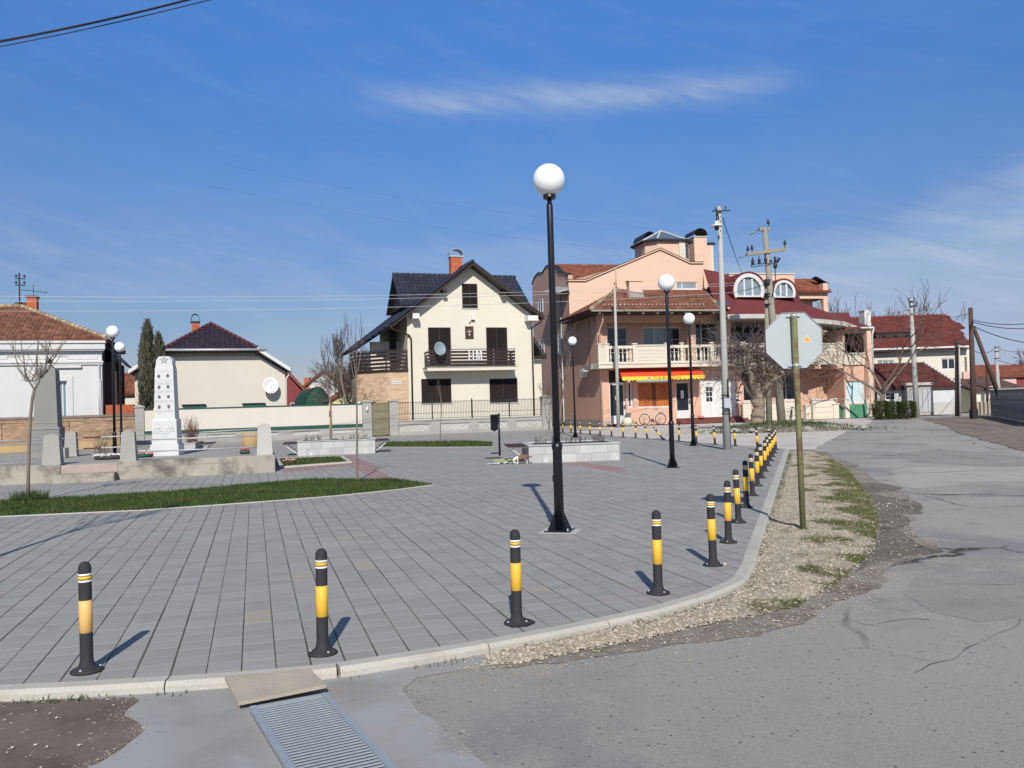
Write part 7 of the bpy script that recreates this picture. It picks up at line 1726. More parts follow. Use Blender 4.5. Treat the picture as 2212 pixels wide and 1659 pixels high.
pipe(PB, [V((a[1]+.1,-.95,EP[-1].z-.1)), V((a[1]+.12,-.7,EP[-1].z-.6)), V((a[1]+.12,-.6,.35))], .06, M['pvc'])
g_ = pr_(2028,1305,2135,1388,-1.6); gb = thing('green_cabinet', 'green ribbed metal cabinet under the blue blind window of the peach house', 'cabinet', tuple(PF.W(g_[0],-1.6,0)), PF.phi); wdt = g_[1]-g_[0]
MB().box(0,wdt,.02,.6,0,g_[3]).build('body', mat('mid_green_paint', (.09,.27,.16), .6, .08, 2), gb)
for k in range(9): MB().bbox(.03,wdt-.03,0,.018,.05+k*(g_[3]-.1)/9,.05+(k+.8)*(g_[3]-.1)/9,.006).build('rib', bpy.data.materials['mid_green_paint'], gb)
g_ = pr_(1965,1310,2000,1390,-1.3); tag(MB().bbox(0,g_[1]-g_[0],0,.5,0,g_[3],.01).build('green_box', mat('dark_green_panel', (.06,.13,.09), .7), loc=PF.W(g_[0],-1.3,0), rz=PF.phi), 'plain dull green box between the cream stair and the cream post', 'box')
for x0, x1, lb in ((1995,2022,'left'),(2128,2148,'right')):
    g_ = pr_(x0,1270,x1,1395,-1.5); p = PF.W((g_[0]+g_[1])/2,-1.4,0); t = thing('gate_post', 'pale cream post on the %s of the green cabinet' % lb, 'post', (p.x,p.y,0), PF.phi, 'cream posts by the green cabinet'); h_ = (g_[1]-g_[0])/2
    MB().bbox(-h_,h_,-h_,h_,0,g_[3]-.06,.01).build('shaft', M['cream3'], t); MB().bbox(-h_-.06,h_+.06,-h_-.06,h_+.06,g_[3]-.058,g_[3],.02).build('cap', M['cream3'], t)
# house number plate
a = PF.rect(ZR,1525,265,1560,312,RW); pbox('number_plate', M['conc'], a[0], a[1], RW-.02, RW-.001, a[2], a[3])
# ---- arched dormers
def dormer(xc, yc, rx, yb, w, label):
    c = pf(xc, yc, w); r_ = (pf(xc+rx, yc, w).x-pf(xc-rx, yc, w).x)/2; zb2 = pf(xc, yb, w).z; n = 18
    arc = lambda rr, z=c.z, ww=w: [V((c.x-rr*math.cos(math.pi*k/n), ww, z+rr*math.sin(math.pi*k/n))) for k in range(n+1)]
    ro_ = r_*1.10; hood_ = MB(); A1 = [V((c.x-ro_*math.cos(a_), 0, c.z+ro_*math.sin(a_))) for a_ in [R(-28)+ (math.pi+R(56))*k/n for k in range(n+1)]]
    vs = []
    for p in A1: vs += [(p.x, w-.15, p.z), (p.x, w+4.5, p.z)]
    hood_.add(vs, [(2*k,2*k+2,2*k+3,2*k+1) for k in range(n)]); o = hood_.build('dormer', M['shingle'], PB, label); md = o.modifiers.new('s','SOLIDIFY'); md.thickness = .10; md.offset = 0
    def ringp(rr0, rr1, wa, wb, m_, nm):
        A0 = [R(-28)+(math.pi+R(56))*k/n for k in range(n+1)]; mb = MB()
        for k in range(n):
            q = [V((c.x-rr*math.cos(a_), wa, c.z+rr*math.sin(a_))) for a_, rr in ((A0[k],rr0),(A0[k+1],rr0),(A0[k+1],rr1),(A0[k],rr1))]; mb.prism(q, (0,wb-wa,0))
        return mb.build(nm, m_, o, kind='stuff')
    ringp(r_*.80, r_*1.03, w-.10, w+.06, M['pvc'], 'arched_frame')
    mb = MB(); A0 = [R(-28)+(math.pi+R(56))*k/n for k in range(n+1)]; mb.prism([V((c.x-r_*.82*math.cos(a_), w+.10, c.z+r_*.82*math.sin(a_))) for a_ in A0], (0,.02,0)).build('pane', M['curtain'], o)
    h0 = r_*.8
    for f in (-.27,.27): mb = MB().box(c.x+r_*f-.07, c.x+r_*f+.07, w+.0, w+.098, c.z-h0*.42, c.z+h0*.9); mb.build('mullion', M['pvc'], o)
    MB().box(c.x-r_*.86, c.x+r_*.86, w-.08, w+.099, c.z-h0*.52, c.z-h0*.40).build('dormer_sill', M['pvc'], o)
dormer(1404,604,92,668,2.2,'arched dormer nearer the gable wall'); dormer(1620,618,68,678,2.6,'smaller arched dormer to the right')
# ---- back upper blocks
a = pr_(1285,505,1686,600,8.5); pbox('upper_block', M['peach2'], a[0], a[1], 8.5, 15, 7, a[3]); pbox('block_capping', M['pvc'], a[0]-.05, a[1]+.05, 8.42, 15, a[3]+.002, a[3]+.08)
b = pr_(1712,615,1892,735,11.5); op = pr_(1716,655,1866,730,11.5)
pbox('terrace_frame', M['peach2'], b[0], b[1], 11.5, 11.8, op[3], b[3]); pbox('terrace_pier', M['peach2'], op[1], b[1], 11.5, 11.9, 7, op[3]-.002); pbox('terrace_pier', M['peach2'], op[1], b[1], 17, 17.4, 7, b[3]); pbox('terrace_wall', M['peach'], b[0], b[0]+2.0, 12.5, 18, 7, b[3]-.01); pbox('terrace_beam', M['peach'], b[1]-.4, b[1], 11.802, 16.998, op[3], b[3])
t0, t1 = pf(1692,535,15), pf(1825,535,15); er_ = pf(1885,600,11.2)
roof(PB, [V((b[0]-.2,11.1,b[3]+.02)), V((b[1]+.1,11.1,b[3]+.02)), V((t1.x,15,t0.z)), V((b[0]-.2,15,t0.z))], M['tile_red'], (.26,.38)); roof(PB, [V((b[1]+.1,11.1,b[3]+.02)), V((b[1]+.1,18,b[3]+.02)), V((t1.x,15,t0.z))], M['tile_red']); roof(PB, [V((b[1]+.1,18.9,b[3]+.02)), V((b[0]-.2,18.9,b[3]+.02)), V((b[0]-.2,15,t0.z)), V((t1.x,15,t0.z))], M['tile_red'])
a = pr_(1862,560,1892,600,11.2); pbox('corner_parapet', M['peach2'], a[0], a[1], 11.2, 11.8, b[3]+.03, a[3]); q = pf(1835,545,13); MB().bar(q+V((-.5,0,.3)), q+V((.6,-.3,-.4)), 1.3, .06).build('roof_panel', mat('dark_roof_panel', (.03,.04,.07), .25, .1, 3), PB)
# ---- glazed lantern tower and hooded chimneys
LWp = 8.6; c0 = pf(790,320,LWp).x; c1 = pf(1062,320,LWp).x; zt0 = pf(950,298,LWp).z; zb3 = pf(950,430,LWp).z-2.5; cm_ = (c0+c1)/2; hw_ = (c1-c0)/2; ch = hw_*.42
octo = [(c0+ch,LWp),(c1-ch,LWp),(c1,LWp+ch),(c1,LWp+2*hw_-ch),(c1-ch,LWp+2*hw_),(c0+ch,LWp+2*hw_),(c0,LWp+2*hw_-ch),(c0,LWp+ch)]
MB().prism([V((x,y,zb3)) for x, y in octo], (0,0,zt0-zb3)).build('lantern_tower', M['peach2'], PB)
cc = V((cm_, LWp+hw_)); ov_ = 1.14; apx2 = V((cm_, LWp+hw_, pf(945,242,LWp+hw_).z))
gl = mat('lantern_glass', (.10,.13,.17), .15, .1, 1, spec=.6)
for k in range(8):
    a, b = octo[k], octo[(k+1)%8]; a = cc+(V(a)-cc)*ov_; b = cc+(V(b)-cc)*ov_; P = [V((a.x,a.y,zt0+.02)), V((b.x,b.y,zt0+.02)), apx2]
    MB().prism(P, (0,0,.04)).build('glass_roof', gl, PB); MB().bar(P[0]+V((0,0,.06)), apx2+V((0,0,.06)), .10, .07).build('glazing_bar', M['pvc'], PB); MB().bar(P[0], P[1], .14, .14).build('lantern_gutter', M['darkmetal'], PB)
wa = pr_(1022,310,1062,410,LWp+.2); 
a, b = V((octo[1][0],octo[1][1],0)), V((octo[2][0],octo[2][1],0)); d_ = (b-a).normalized(); nrm_ = V((d_.y,-d_.x,0)); ln = (b-a).length
def facew(f0, f1, z0, z1, m_, nm, off=.02, th=.05): p, q = a+d_*ln*f0+nrm_*off, a+d_*ln*f1+nrm_*off; return MB().prism([V((p.x,p.y,z0)),V((q.x,q.y,z0)),V((q.x,q.y,z1)),V((p.x,p.y,z1))], tuple(-nrm_*th)).build(nm, m_, PB)
zw1, zw0 = pf(1040,318,LWp).z, pf(1040,402,LWp).z
facew(.12,.95,zw0-.15,zw1+.1,M['pvc'],'lantern_window',.05); facew(.25,.82,zw0,zw1,M['glass'],'lantern_pane',.07,.02)
x_ = pr_(978,300,1015,412,LWp-.1); pbox('tower_pilaster', M['cream3'], x_[0], x_[1], LWp-.12, LWp-.002, zb3, x_[3])
a = pr_(1072,278,1150,450,LWp+1.5); chimney(PB, a[0], a[1], LWp+1.5, LWp+3.2, zb3, a[3], M['peach2'], brick=False, capm=M['conc_light']); hood(PB, a[0]-.05, a[1]+.05, LWp+1.4, LWp+3.3, a[3]+.08, .55, M['darkmetal'], 'w')
a = pr_(758,300,800,380,LWp+2.5); h2 = pr_(756,243,850,290,LWp+2.5); chimney(PB, h2[0]+.2, h2[1]-.6, LWp+2.5, LWp+4.0, zb3, h2[2]-.9, M['peach2'], brick=False); 
for x in (h2[0]+.15, h2[1]-.9): MB().tube([(x,LWp+2.7,h2[2]-1.2),(x,LWp+2.7,h2[2]+.1)], .04, 6).build('hood_leg', M['darkmetal'], PB)
hood(PB, h2[0], h2[1]-.2, LWp+2.4, LWp+4.8, h2[2]-.12, h2[3]-h2[2], M['darkmetal'], 'w')
a = pr_(1157,325,1185,470,LWp+3.4); pbox('tower_back', M['peach2'], a[0]-.9, a[0]+.25, LWp+3.3, LWp+5, zb3, a[3]); pbox('tower_back_pilaster', M['cream3'], a[0]+.252, a[1], LWp+3.3, LWp+3.8, zb3, a[3]); pbox('tower_back_cap', M['darkmetal'], a[0]-1.0, a[1]+.2, LWp+3.2, LWp+5.1, a[3]+.002, a[3]+.18)

# ================================================================== RIGHT SIDE HOUSES
QF = Fr(PY(ZK(470,1400), 70.0), R(-3)); RH = thing('red_roof_house', 'two storey cream house with a long bright red tiled roof behind the bare tree', 'house', (QF.O.x, QF.O.y, 0), QF.phi)
def qf(x, y, w=0): return QF.at(ZK(x, y), w)
def qr(x0, y0, x1, y1, w=0): return QF.rect(ZK, x0, y0, x1, y1, w)
q0, q1 = qf(400,700).x, qf(1632,720).x; qe = (qf(600,693).z+qf(1500,668).z)/2; qt = (qf(600,345,5).z+qf(1500,308,5).z)/2
wq = qr(1258,805,1425,940); MB().box(q0,q1,0,9,0,1).build('plinth', M['cream'], RH)
wallholes('wall', RH, q0, q1, 1.001, qe-.15, [wq, qr(520,830,720,900)], 0, .3, M['cream']); MB().box(q0+.01,q1-.01,.302,9,1.001,qe-.3).build('body', M['cream'], RH)
window(RH, wq, .06, M['pvc'], M['glass'], .10, (.5,)); window(RH, qr(520,830,720,900), .06, M['pvc'], M['curtain'], .08, (.33,.66))
qs = qf(1490,430,-.0)
roof(RH, [V((q0-.5,-.7,qe)), V((qf(1600,665,-.7).x,-.7,qe)), V((qf(1500,430,1.9).x,1.9+.6,qe+(qt-qe)*.56)), V((q1+.55,2.5,qe+(qt-qe)*.56)), V((q1+.1,5,qt)), V((q0-.5,5,qt))], M['rooftr'], (.30,.36)); roof(RH, [V((q1+.5,10.7,qe)), V((q0-.5,10.7,qe)), V((q0-.5,5,qt)), V((q1+.5,5,qt))], M['rooftr'])
MB().prism([V((q1-.02,0,qe-.16)),V((q1-.02,10,qe-.16)),V((q1-.02,5,qt-.35))], (-.25,0,0)).build('gable_wall', M['cream'], RH); ridge(RH, (q0-.5,5,qt+.05), (q1+.1,5,qt+.05), M['rooftr'])
MB().bar((q0-.5,-.72,qe-.1),(qf(1600,665,-.7).x,-.72,qe-.1),.1,.14).build('gutter', M['pvc'], RH); MB().box(q0-.4,qf(1590,665,-.6).x,-.68,-.02,qe-.3,qe-.22).build('soffit', M['slat'], RH)
a = qr(500,520,900,600,1.2); MB().box(a[0],a[1],1.0,3.5,a[2],a[3]).build('dormer_wall', M['cream'], RH)
for k in range(3): window(RH, (a[0]+.3+k*(a[1]-a[0])/3, a[0]+.3+(k+.7)*(a[1]-a[0])/3-.1, a[2]+.15, a[3]-.1), .94, M['pvc'], M['glass'], .08)
MB().bar((a[0]-.3,.8,a[3]+.05),(a[1]+.3,.8,a[3]+.05),1.0,.12,(0,0,1)).build('dormer_roof', M['slat'], RH)
dr_ = qr(1535,1075,1585,1370,-.1); MB().box(dr_[0]-.15,dr_[1]+.4,-.25,-.002,0,dr_[3]+.8).build('entrance_bay', M['pinkw'], RH); MB().box(dr_[0],dr_[1],-.30,-.252,.3,dr_[3]).build('entrance_door', M['darkwood'], RH)
# vertical wall sign with small dark squares (illegible lettering)
vs_ = qr(1535,790,1562,1030,-.1); mb = MB()
for k in range(12): z = vs_[2]+(vs_[3]-vs_[2])*(k+.2)/12; mb.box(vs_[0],vs_[1],-.04,-.003,z,z+(vs_[3]-vs_[2])/12*.6)
mb.build('vertical_sign_marks', M['slat'], RH, kind='stuff')
# cottage in front
CF = Fr(PY(ZK(480,1440), 63.5), R(-3)); CT = thing('cottage', 'low white cottage with a sagging dark red hipped roof behind the hedge', 'house', (CF.O.x, CF.O.y, 0), CF.phi)
cf = lambda x, y, w=0: CF.at(ZK(x, y), w)
c0, c1 = cf(525,1300).x, cf(1425,1300).x; ce_ = cf(900,1148,-.3).z; ct_ = cf(900,872,3.5).z
wc = CF.rect(ZK,610,1200,738,1295,0); wallholes('wall', CT, c0, c1, 0, ce_, [wc], 0, .3, M['white']); MB().box(c0+.01,c1-.01,.302,7,0,ce_-.02).build('body', M['white'], CT); window(CT, wc, .05, M['pvc'], M['glass'], .09, (.5,), (.5,))
roof(CT, [V((c0-.6,-.35,ce_)), V((c1+.2,-.35,ce_)), V((cf(1060,870,3.5).x,3.5,ct_)), V((c0-.6,3.5,ct_))], mat('old_dark_red_tile', (.105,.036,.030), .9, .2, 1.2, isl=.3), (.24,.34)); roof(CT, [V((c1+.2,-.35,ce_)), V((c1+.2,7.3,ce_)), V((cf(1060,870,3.5).x,3.5,ct_))], bpy.data.materials['old_dark_red_tile']); roof(CT, [V((c1+.2,7.3,ce_)), V((c0-.6,7.3,ce_)), V((c0-.6,3.5,ct_)), V((cf(1060,870,3.5).x,3.5,ct_))], bpy.data.materials['old_dark_red_tile'])
ridge(CT, (c1+.2,-.35,ce_+.08), (cf(1060,870,3.5).x,3.5,ct_+.08), M['pvc'], .09)
MB().box(c0-.3,c1+.1,-.28,-.02,ce_-.18,ce_-.14).build('eave_board', M['greenpaint'], CT)
gs = CF.rect(ZK,860,1090,1150,1410,-.8); gsh = thing('grey_gatehouse', 'grey weathered street gate with a flat concrete hood before the cottage', 'gate', tuple(CF.W(gs[0],-.9,0)), CF.phi); gw3 = gs[1]-gs[0]
MB().box(0,gw3,0,.5,0,gs[3]-.2).build('gate_wall', M['conc'], gsh); MB().bbox(-.15,gw3+.1,-.2,.7,gs[3]-.19,gs[3],.02).build('hood_slab', M['conc_light'], gsh)
for k in range(4): MB().box(.3+k*gw3/4.6,.3+(k+.85)*gw3/4.6,-.04,-.002,.25,gs[3]-.5).build('gate_board', M['steel2'], gsh)
wl2 = CF.rect(ZK,1160,1180,1425,1430,-.5); tag(MB().box(0,wl2[1]-wl2[0],0,.3,0,wl2[3]).build('white_wall', M['white'], loc=CF.W(wl2[0],-.6,0), rz=CF.phi), 'bright whitewashed wall between the grey gate and the leaning poles', 'wall')
tag(MB().bbox(-.02,wl2[1]-wl2[0]+.02,-.05,0,0,.9,.02).build('white_wall_base', M['conc_light'], loc=CF.W(wl2[0],-.602,0), rz=CF.phi), 'stained lower course of the whitewashed wall', 'wall base')
# houses far right
def fh(label, x0, x1, yb, yt, yr, Y, wm_, rm, d=8, wins=(), fl=False):
    a, b = PY(ZK(x0,yb),Y), PY(ZK(x1,yb),Y); e = PY(ZK((x0+x1)/2,yt),Y).z; r_ = PY(ZK((x0+x1)/2,yr),Y+d/2).z; simple(label, 'distant_house', (a.x,Y), 0, b.x-a.x, d, max(e,.5), max(.3,r_-e), wm_, rm, .4, wins)
fh('long low cream building with a brown roof right of the brown wooden pole', 1640, 2130, 1440, 1160, 1030, 66, M['cream'], mat('grey_brown_tile', (.12,.075,.07), .9, isl=.3), wins=((1.2,1.3,.9,.7,M['glass']),))
fh('distant house with an orange red roof behind the strutted pole', 1630, 2140, 1440, 1015, 885, 90, M['pinkw'], M['tile_red'], wins=((8,3.2,1.6,1.2,M['glass']),(11,3.2,1.6,1.2,M['glass'])))
fh('distant house with a red roof partly hidden at the right edge', 2060, 2700, 1440, 1010, 878, 96, M['maroon'], M['tile_red'])
# wooden gate and cream posts
a, b = PY(ZK(1655,1440),58), PY(ZK(1835,1440),58); t = thing('wooden_gate', 'brown wooden gate of upright boards right of the brown pole', 'gate', (a.x,58,0)); hgt = PY(ZK(1740,1298),58).z; n = 12
for k in range(n): MB().box((b.x-a.x)*k/n+.01,(b.x-a.x)*(k+1)/n-.01,0,.04,.05,hgt-rng.uniform(0,.1)).build('gate_board', M['wood'] if k%3 else M['polew'], t)
MB().box(0,b.x-a.x,.045,.09,hgt*.7,hgt*.7+.1).build('gate_rail', M['polew'], t)
tag(MB().bbox(-.15,.15,-.15,.15,0,hgt+.2,.02).build('gate_post', M['cream3'], loc=(b.x+.15,58,0)), 'cream post between the wooden gate and the arched grey fence', 'post')
# arched grey fence at the right edge
fa, fb = G(*ZK(1838,1470)), G(*ZK(2330,1560)); fphi = math.atan2(fb.y-fa.y, fb.x-fa.x); fl_ = (fb-fa).length; ft = thing('arched_fence', 'grey cast concrete fence of arched panels along the right side of the road', 'fence', (fa.x,fa.y,0), fphi)
gm = mat('blue_grey_cast_panel', (.22,.23,.26), .85, .1, 2, .08, 40, .2, 50); n = int(fl_/.95)+5
for k in range(n):
    x0 = k*.95; MB().box(x0+.02,x0+.93,0,.12,0,.45).build('fence_base', M['conc'], ft); P = [V((x0+.06,.02,.46)), V((x0+.89,.02,.46)), V((x0+.89,.02,1.15))]+[V((x0+.475+.415*math.cos(q*math.pi/10),.02,1.15+.42*math.sin(q*math.pi/10))) for q in range(1,10)]+[V((x0+.06,.02,1.15))]
    o = MB().prism(P, (0,.08,0)).build('arched_panel', gm, ft)
    for rr, zz in ((.36,1.12),(.30,.72)): MB().tube([(x0+.475+rr*math.cos(q*math.pi/10),.01,zz+rr*1.0*math.sin(q*math.pi/10)) for q in range(11)], .035, 5).build('arch_moulding', M['steel2'], o)
    MB().bbox(x0-.05,x0+.05,-.03,.15,0,1.75,.01).build('fence_post', M['conc'], ft)
MB().box(0,fl_+4,-.02,.14,1.62,1.68).build('fence_top', M['darkmetal'], ft)
# unseen building added beyond the right edge of the view to shade the verge
simple('unseen house added just outside the right edge to cast shade on the verge', 'shadow_caster_house', (27.0,24.0), R(10), 9, 9, 4.5, 3.0, M['cream'], M['tile_red'])
# ================================================================== TREES AND PLANTS
def grow(mb, p, d, L, r, lvl, rg, up=.25, spread=.7, kids_=(3,5), ratio=.62, wander=.16, nseg=4, minr=.004, sides=(7,5,4,3,3)):
    pts = [p.copy()]; rs = [r]; d = d.normalized()
    for k in range(nseg):
        d = (d+V((rg.gauss(0,wander), rg.gauss(0,wander), rg.gauss(0,wander)+up*.3))).normalized(); p = p+d*(L/nseg); pts.append(p.copy()); rs.append(max(minr, r*(1-.45*(k+1)/nseg)))
    mb.tube(pts, rs, sides[min(lvl, 4)], False)
    return pts, rs, d
def tree_rec(mbs, p, d, L, r, lvl, maxl, rg, **q):
    pts, rs, d2 = grow(mbs[min(lvl, len(mbs)-1)], p, d, L, r, lvl, rg, up=q['up'], wander=q['wander'], minr=q['minr'])
    if lvl >= maxl: return
    n = rg.randint(*q['kids'])
    for k in range(n):
        f = rg.uniform(q.get('start',.35), 1); i = min(len(pts)-2, int(f*(len(pts)-1))); t = f*(len(pts)-1)-i; b = pts[i].lerp(pts[i+1], min(1, t)); rb = rs[i]*(1-t)+rs[i+1]*t
        a = (pts[i+1]-pts[i]).normalized(); side = a.orthogonal().normalized(); side.rotate(Matrix.Rotation(rg.random()*6.283, 3, a)); sp_ = q['spread']*rg.uniform(.7,1.3)
        nd_ = (a*math.cos(sp_)+side*math.sin(sp_)+V((0,0,q['up']*.6))).normalized()
        tree_rec(mbs, b, nd_, L*q['ratio']*rg.uniform(.75,1.15), max(q['minr'], min(rb*.72, rb*q.get('rr',.6))), lvl+1, maxl, rg, **q)
    tree_rec(mbs, pts[-1], d2, L*q['ratio']*rg.uniform(.8,1.1), max(q['minr'], rs[-1]*.85), lvl+1, maxl, rg, **q)
def bare_tree(label, P, trunkL, trunkR, L, maxl, seed, lean=(0,0), group=None, m=None, m2=None, cat='tree', name='bare_tree', first=3, **q):
    qq = dict(up=.25, spread=.65, kids=(2,4), ratio=.66, wander=.13, minr=.0045); qq.update(q); rg = random.Random(seed)
    t = thing(name, label, cat, P, 0, group); d = V((lean[0], lean[1], 1)); mb = MB()
    pts, rs, d2 = grow(mb, V((0,0,-.05)), d, trunkL, trunkR, 0, rg, up=.1, wander=.045, nseg=6, minr=.01)
    mb.build('trunk', m or M['bark'], t); m1, m3 = MB(), MB()
    for k in range(first):
        a = 2*math.pi*(k+rg.uniform(-.2,.2))/first; tilt = qq['spread']*rg.uniform(.6,1.0); nd_ = V((math.cos(a)*math.sin(tilt), math.sin(a)*math.sin(tilt), math.cos(tilt)))+V((0,0,qq['up']))
        b = pts[-1] if k < 2 else pts[-2].lerp(pts[-1], rg.uniform(.2,.9))
        tree_rec([m1, m1, m3], b, nd_, L*rg.uniform(.85,1.1), rs[-1]*.7, 1, maxl, rg, **qq)
    m1.build('branches', m or M['bark'], t, kind='stuff')
    if m3.f: m3.build('twigs', m2 or M['bark2'], t, kind='stuff')
    return t
# sapling nearest the camera at the left: long whippy shoots from a low fork
g = G(60.5,1083); sg = thing('sapling', 'thin young tree with long upswept shoots in the long lawn, before the grey obelisk', 'tree', (g.x, g.y, 0), 0, 'young street trees')
def local(px_, Y=None): q = PY(px_, Y or g.y); return q-V((g.x, g.y, 0))
tr = [local(p) for p in ((60.5,1086),(61,1030),(63,960),(66,900),(70,860),(74,843))]
MB().tube(tr, [.036,.033,.031,.030,.029,.028], 8).build('trunk', M['bark'], sg)
rg = random.Random(3)
sh_ = [[(380,1480),(335,1390),(300,1350),(235,1250),(190,1050),(178,900)], [(335,1390),(300,1330),(300,1100),(290,920)], [(350,1380),(385,1280),(378,1100),(365,930)], [(380,1480),(440,1400),(445,1340),(430,1200),(450,1040),(480,920)],
       [(440,1350),(500,1280),(545,1150),(580,1080),(620,980),(650,930)], [(445,1340),(520,1270),(560,1110),(600,1000),(640,890)], [(350,1390),(420,1350),(440,1330)], [(535,1150),(540,1000)], [(340,1390),(215,1370)], [(500,1290),(600,1200),(690,1080)], [(545,1150),(490,1030),(470,960)], [(300,1350),(260,1200),(60,930),(0,880)], [(445,1330),(520,1180),(640,1040)]]
mb = MB()
for k, s_ in enumerate(sh_):
    dy = rg.uniform(-.35,.35); P = []
    for i, a in enumerate(s_): q = local(ZA(*a)); q.y += dy*i/len(s_); P.append(q)
    fine = [P[0]]
    for a, b in zip(P, P[1:]): fine += [a.lerp(b, .5)+V((rg.uniform(-.01,.01),)*3), b]
    r0 = .020 if k < 6 else .011; mb.tube(fine, [max(.005, r0*(1-.8*i/len(fine))) for i in range(len(fine))], 6, False)
    for _ in range(3):
        i = rg.randrange(1, len(fine)-1); b = fine[i]; e = b+V((rg.uniform(-.3,.3), rg.uniform(-.2,.2), rg.uniform(.15,.45))); mb.tube([b, b.lerp(e,.5)+V((0,0,.03)), e], [.006,.005,.004], 4, False)
mb.lathe([(.005,-.06),(.045,-.02),(.05,.03),(.01,.06)], 8, tuple(local(ZA(537,1160))))
mb.build('shoots', M['bark'], sg, kind='stuff')
def pickt(r): a = r.random()*6.28; rr = .33*math.sqrt(r.random()); return g.x+.02+rr*math.cos(a), g.y+rr*math.sin(a)
blades('grass_tuft', 900, pickt, .08, .26, lambda x, y: .0, 31, .008)
g = G(771,1039); bare_tree('slender bare young tree rising from the near lawn, in front of the left planter', (g.x, g.y, 0), 2.3, .030, .75, 3, 21, group='young street trees', spread=.38, up=.55, first=4, wander=.08, kids=(1,2), minr=.004)
q = PY((715,948), 31.9); bare_tree('bare young tree growing in the left planter beside the yellow stake', (q.x, q.y, .5), 1.9, .045, 1.15, 3, 22, group='young street trees', spread=.5, up=.4, first=4, wander=.1, kids=(2,3), minr=.006)
g = G(950,955); bare_tree('very thin bare sapling in front of the iron fence of the gabled house', (g.x, g.y, 0), 1.7, .026, .85, 2, 23, group='young street trees', spread=.35, up=.6, first=3, wander=.08, kids=(1,2), minr=.007)
g = PY((1209,940), 43); bare_tree('bare young tree before the shaded side wall of the peach house', (g.x, 43, 0), 3.0, .055, 1.7, 3, 24, lean=(-.02,0), group='young street trees', spread=.75, up=.25, first=5, wander=.12, kids=(2,3), minr=.008)
g = PY((1178,930), 53.5); bare_tree('tangled bare climbing shrub at the right corner of the gabled house', (g.x+.3, 53.5, 0), 1.0, .04, 1.1, 3, 25, spread=.45, up=.5, first=5, wander=.2, kids=(2,3), minr=.008, name='bare_shrub', cat='shrub')
# larger bare trees by the porch
q = PY((772,880), 57); bare_tree('broad twiggy bare tree behind the cream wall beside the brick porch', (q.x, 57, 0), 1.5, .17, 2.1, 5, 31, spread=.75, up=.10, first=6, wander=.18, kids=(3,3), minr=.011, ratio=.70)
q = PY((745,880), 60); bare_tree('pale twiggy bare tree left of the broad tree by the porch', (q.x, 60, 0), 1.6, .13, 1.9, 4, 32, spread=.7, up=.15, first=6, wander=.16, kids=(3,5), minr=.011, ratio=.74)
q = PY((755,880), 52); bare_tree('tall narrow bare tree reaching highest above the cream wall', (q.x, 52, 0), 3.6, .10, 1.5, 4, 33, spread=.42, up=.5, first=5, wander=.10, kids=(2,3), minr=.009, ratio=.66)
# trees behind the right houses
for k, (x, y, h, lb) in enumerate(((1838,0,8.2,'bare treetop rising just right of the peach house, above its white chimney'), (1905,0,8.6,'bare treetop behind the left half of the red roof'), (1960,0,8.9,'bare treetop behind the red roof by the concrete pole'))):
    q = PY((x,890), 80+k*2); bare_tree(lb, (q.x, 80+k*2, 0), 3.4, .22, 3.3, 4, 40+k, group='bare trees behind the red roof', spread=.5, up=.30, first=5, wander=.14, kids=(2,3), minr=.016, ratio=.68)
q = PY((1896,880), 58); bare_tree('leaning bare walnut tree by the right end of the peach house', (q.x, 58, 0), 1.7, .27, 3.6, 4, 51, lean=(.25,0), spread=.75, up=.12, first=4, wander=.16, kids=(2,4), minr=.013, ratio=.68)
# pollarded tree
g = G(1637,926); pt = thing('pollard_tree', 'thick gnarled pollarded tree with knobbly limbs and bristling twigs before the peach house', 'tree', (g.x, g.y, 0))
def pl(x, y, dy=0): q = PY(ZI(x, y), g.y+dy); return q-V((g.x, g.y, 0))
def plj(x, y, dy=0): q = PY(ZJ(x, y), g.y+dy); return q-V((g.x, g.y, 0))
rg = random.Random(8)
def rough(pts, rs, n=9):
    P = []; Rr = []
    for i in range(len(pts)-1):
        for k in range(4): f = k/4; P.append(pts[i].lerp(pts[i+1], f)+V((rg.uniform(-.03,.03), rg.uniform(-.03,.03), 0))); Rr.append((rs[i]*(1-f)+rs[i+1]*f)*rg.uniform(.9,1.13))
    P.append(pts[-1]); Rr.append(rs[-1]); return P, Rr
P, Rr = rough([V((0,0,-.1)), plj(680,850), plj(690,780), plj(695,700), plj(680,620), plj(680,560)], [.50,.38,.33,.31,.34,.28]); P[0].z = -.1
MB().tube(P, Rr, 12).build('trunk', M['barkpoll'], pt)
limbs = [([(680,600,0),(590,510,0),(540,400,.2),(510,300,.3),(490,180,.3),(520,60,.3)], .21), ([(690,590,0),(640,480,-.4),(600,330,-.6),(570,200,-.6),(590,80,-.5)], .20), ([(700,600,0),(760,520,.2),(830,420,.5),(850,300,.6),(900,200,.7)], .19), ([(680,560,0),(690,430,.5),(700,250,.7),(690,120,.8)], .18), ([(700,560,0),(790,470,-.5),(860,390,-.8),(960,330,-1)], .15)]
tips = []
for pts, r0 in limbs:
    P, Rr = rough([plj(*a) for a in pts], [r0*(1-.12*i) for i in range(len(pts))]); MB().tube(P, Rr, 9).build('limb', M['barkpoll'], pt)
    for i in range(6, len(P)): 
        if rg.random() < .5: tips.append((P[i], Rr[i]))
    tips += [(P[-1], Rr[-1])]*5
kn = MB()
for p, r_ in tips[:60]:
    s_ = r_*rg.uniform(.5,1.0); kn.lathe([(s_*.3,-s_*.8),(s_*.95,-s_*.3),(s_,.2*s_),(s_*.4,s_*.9)], 7, p+V((rg.uniform(-.12,.12), rg.uniform(-.12,.12), rg.uniform(-.05,.1))), True)
kn.build('knobs', M['barkpoll'], pt, kind='stuff')
tw = MB()
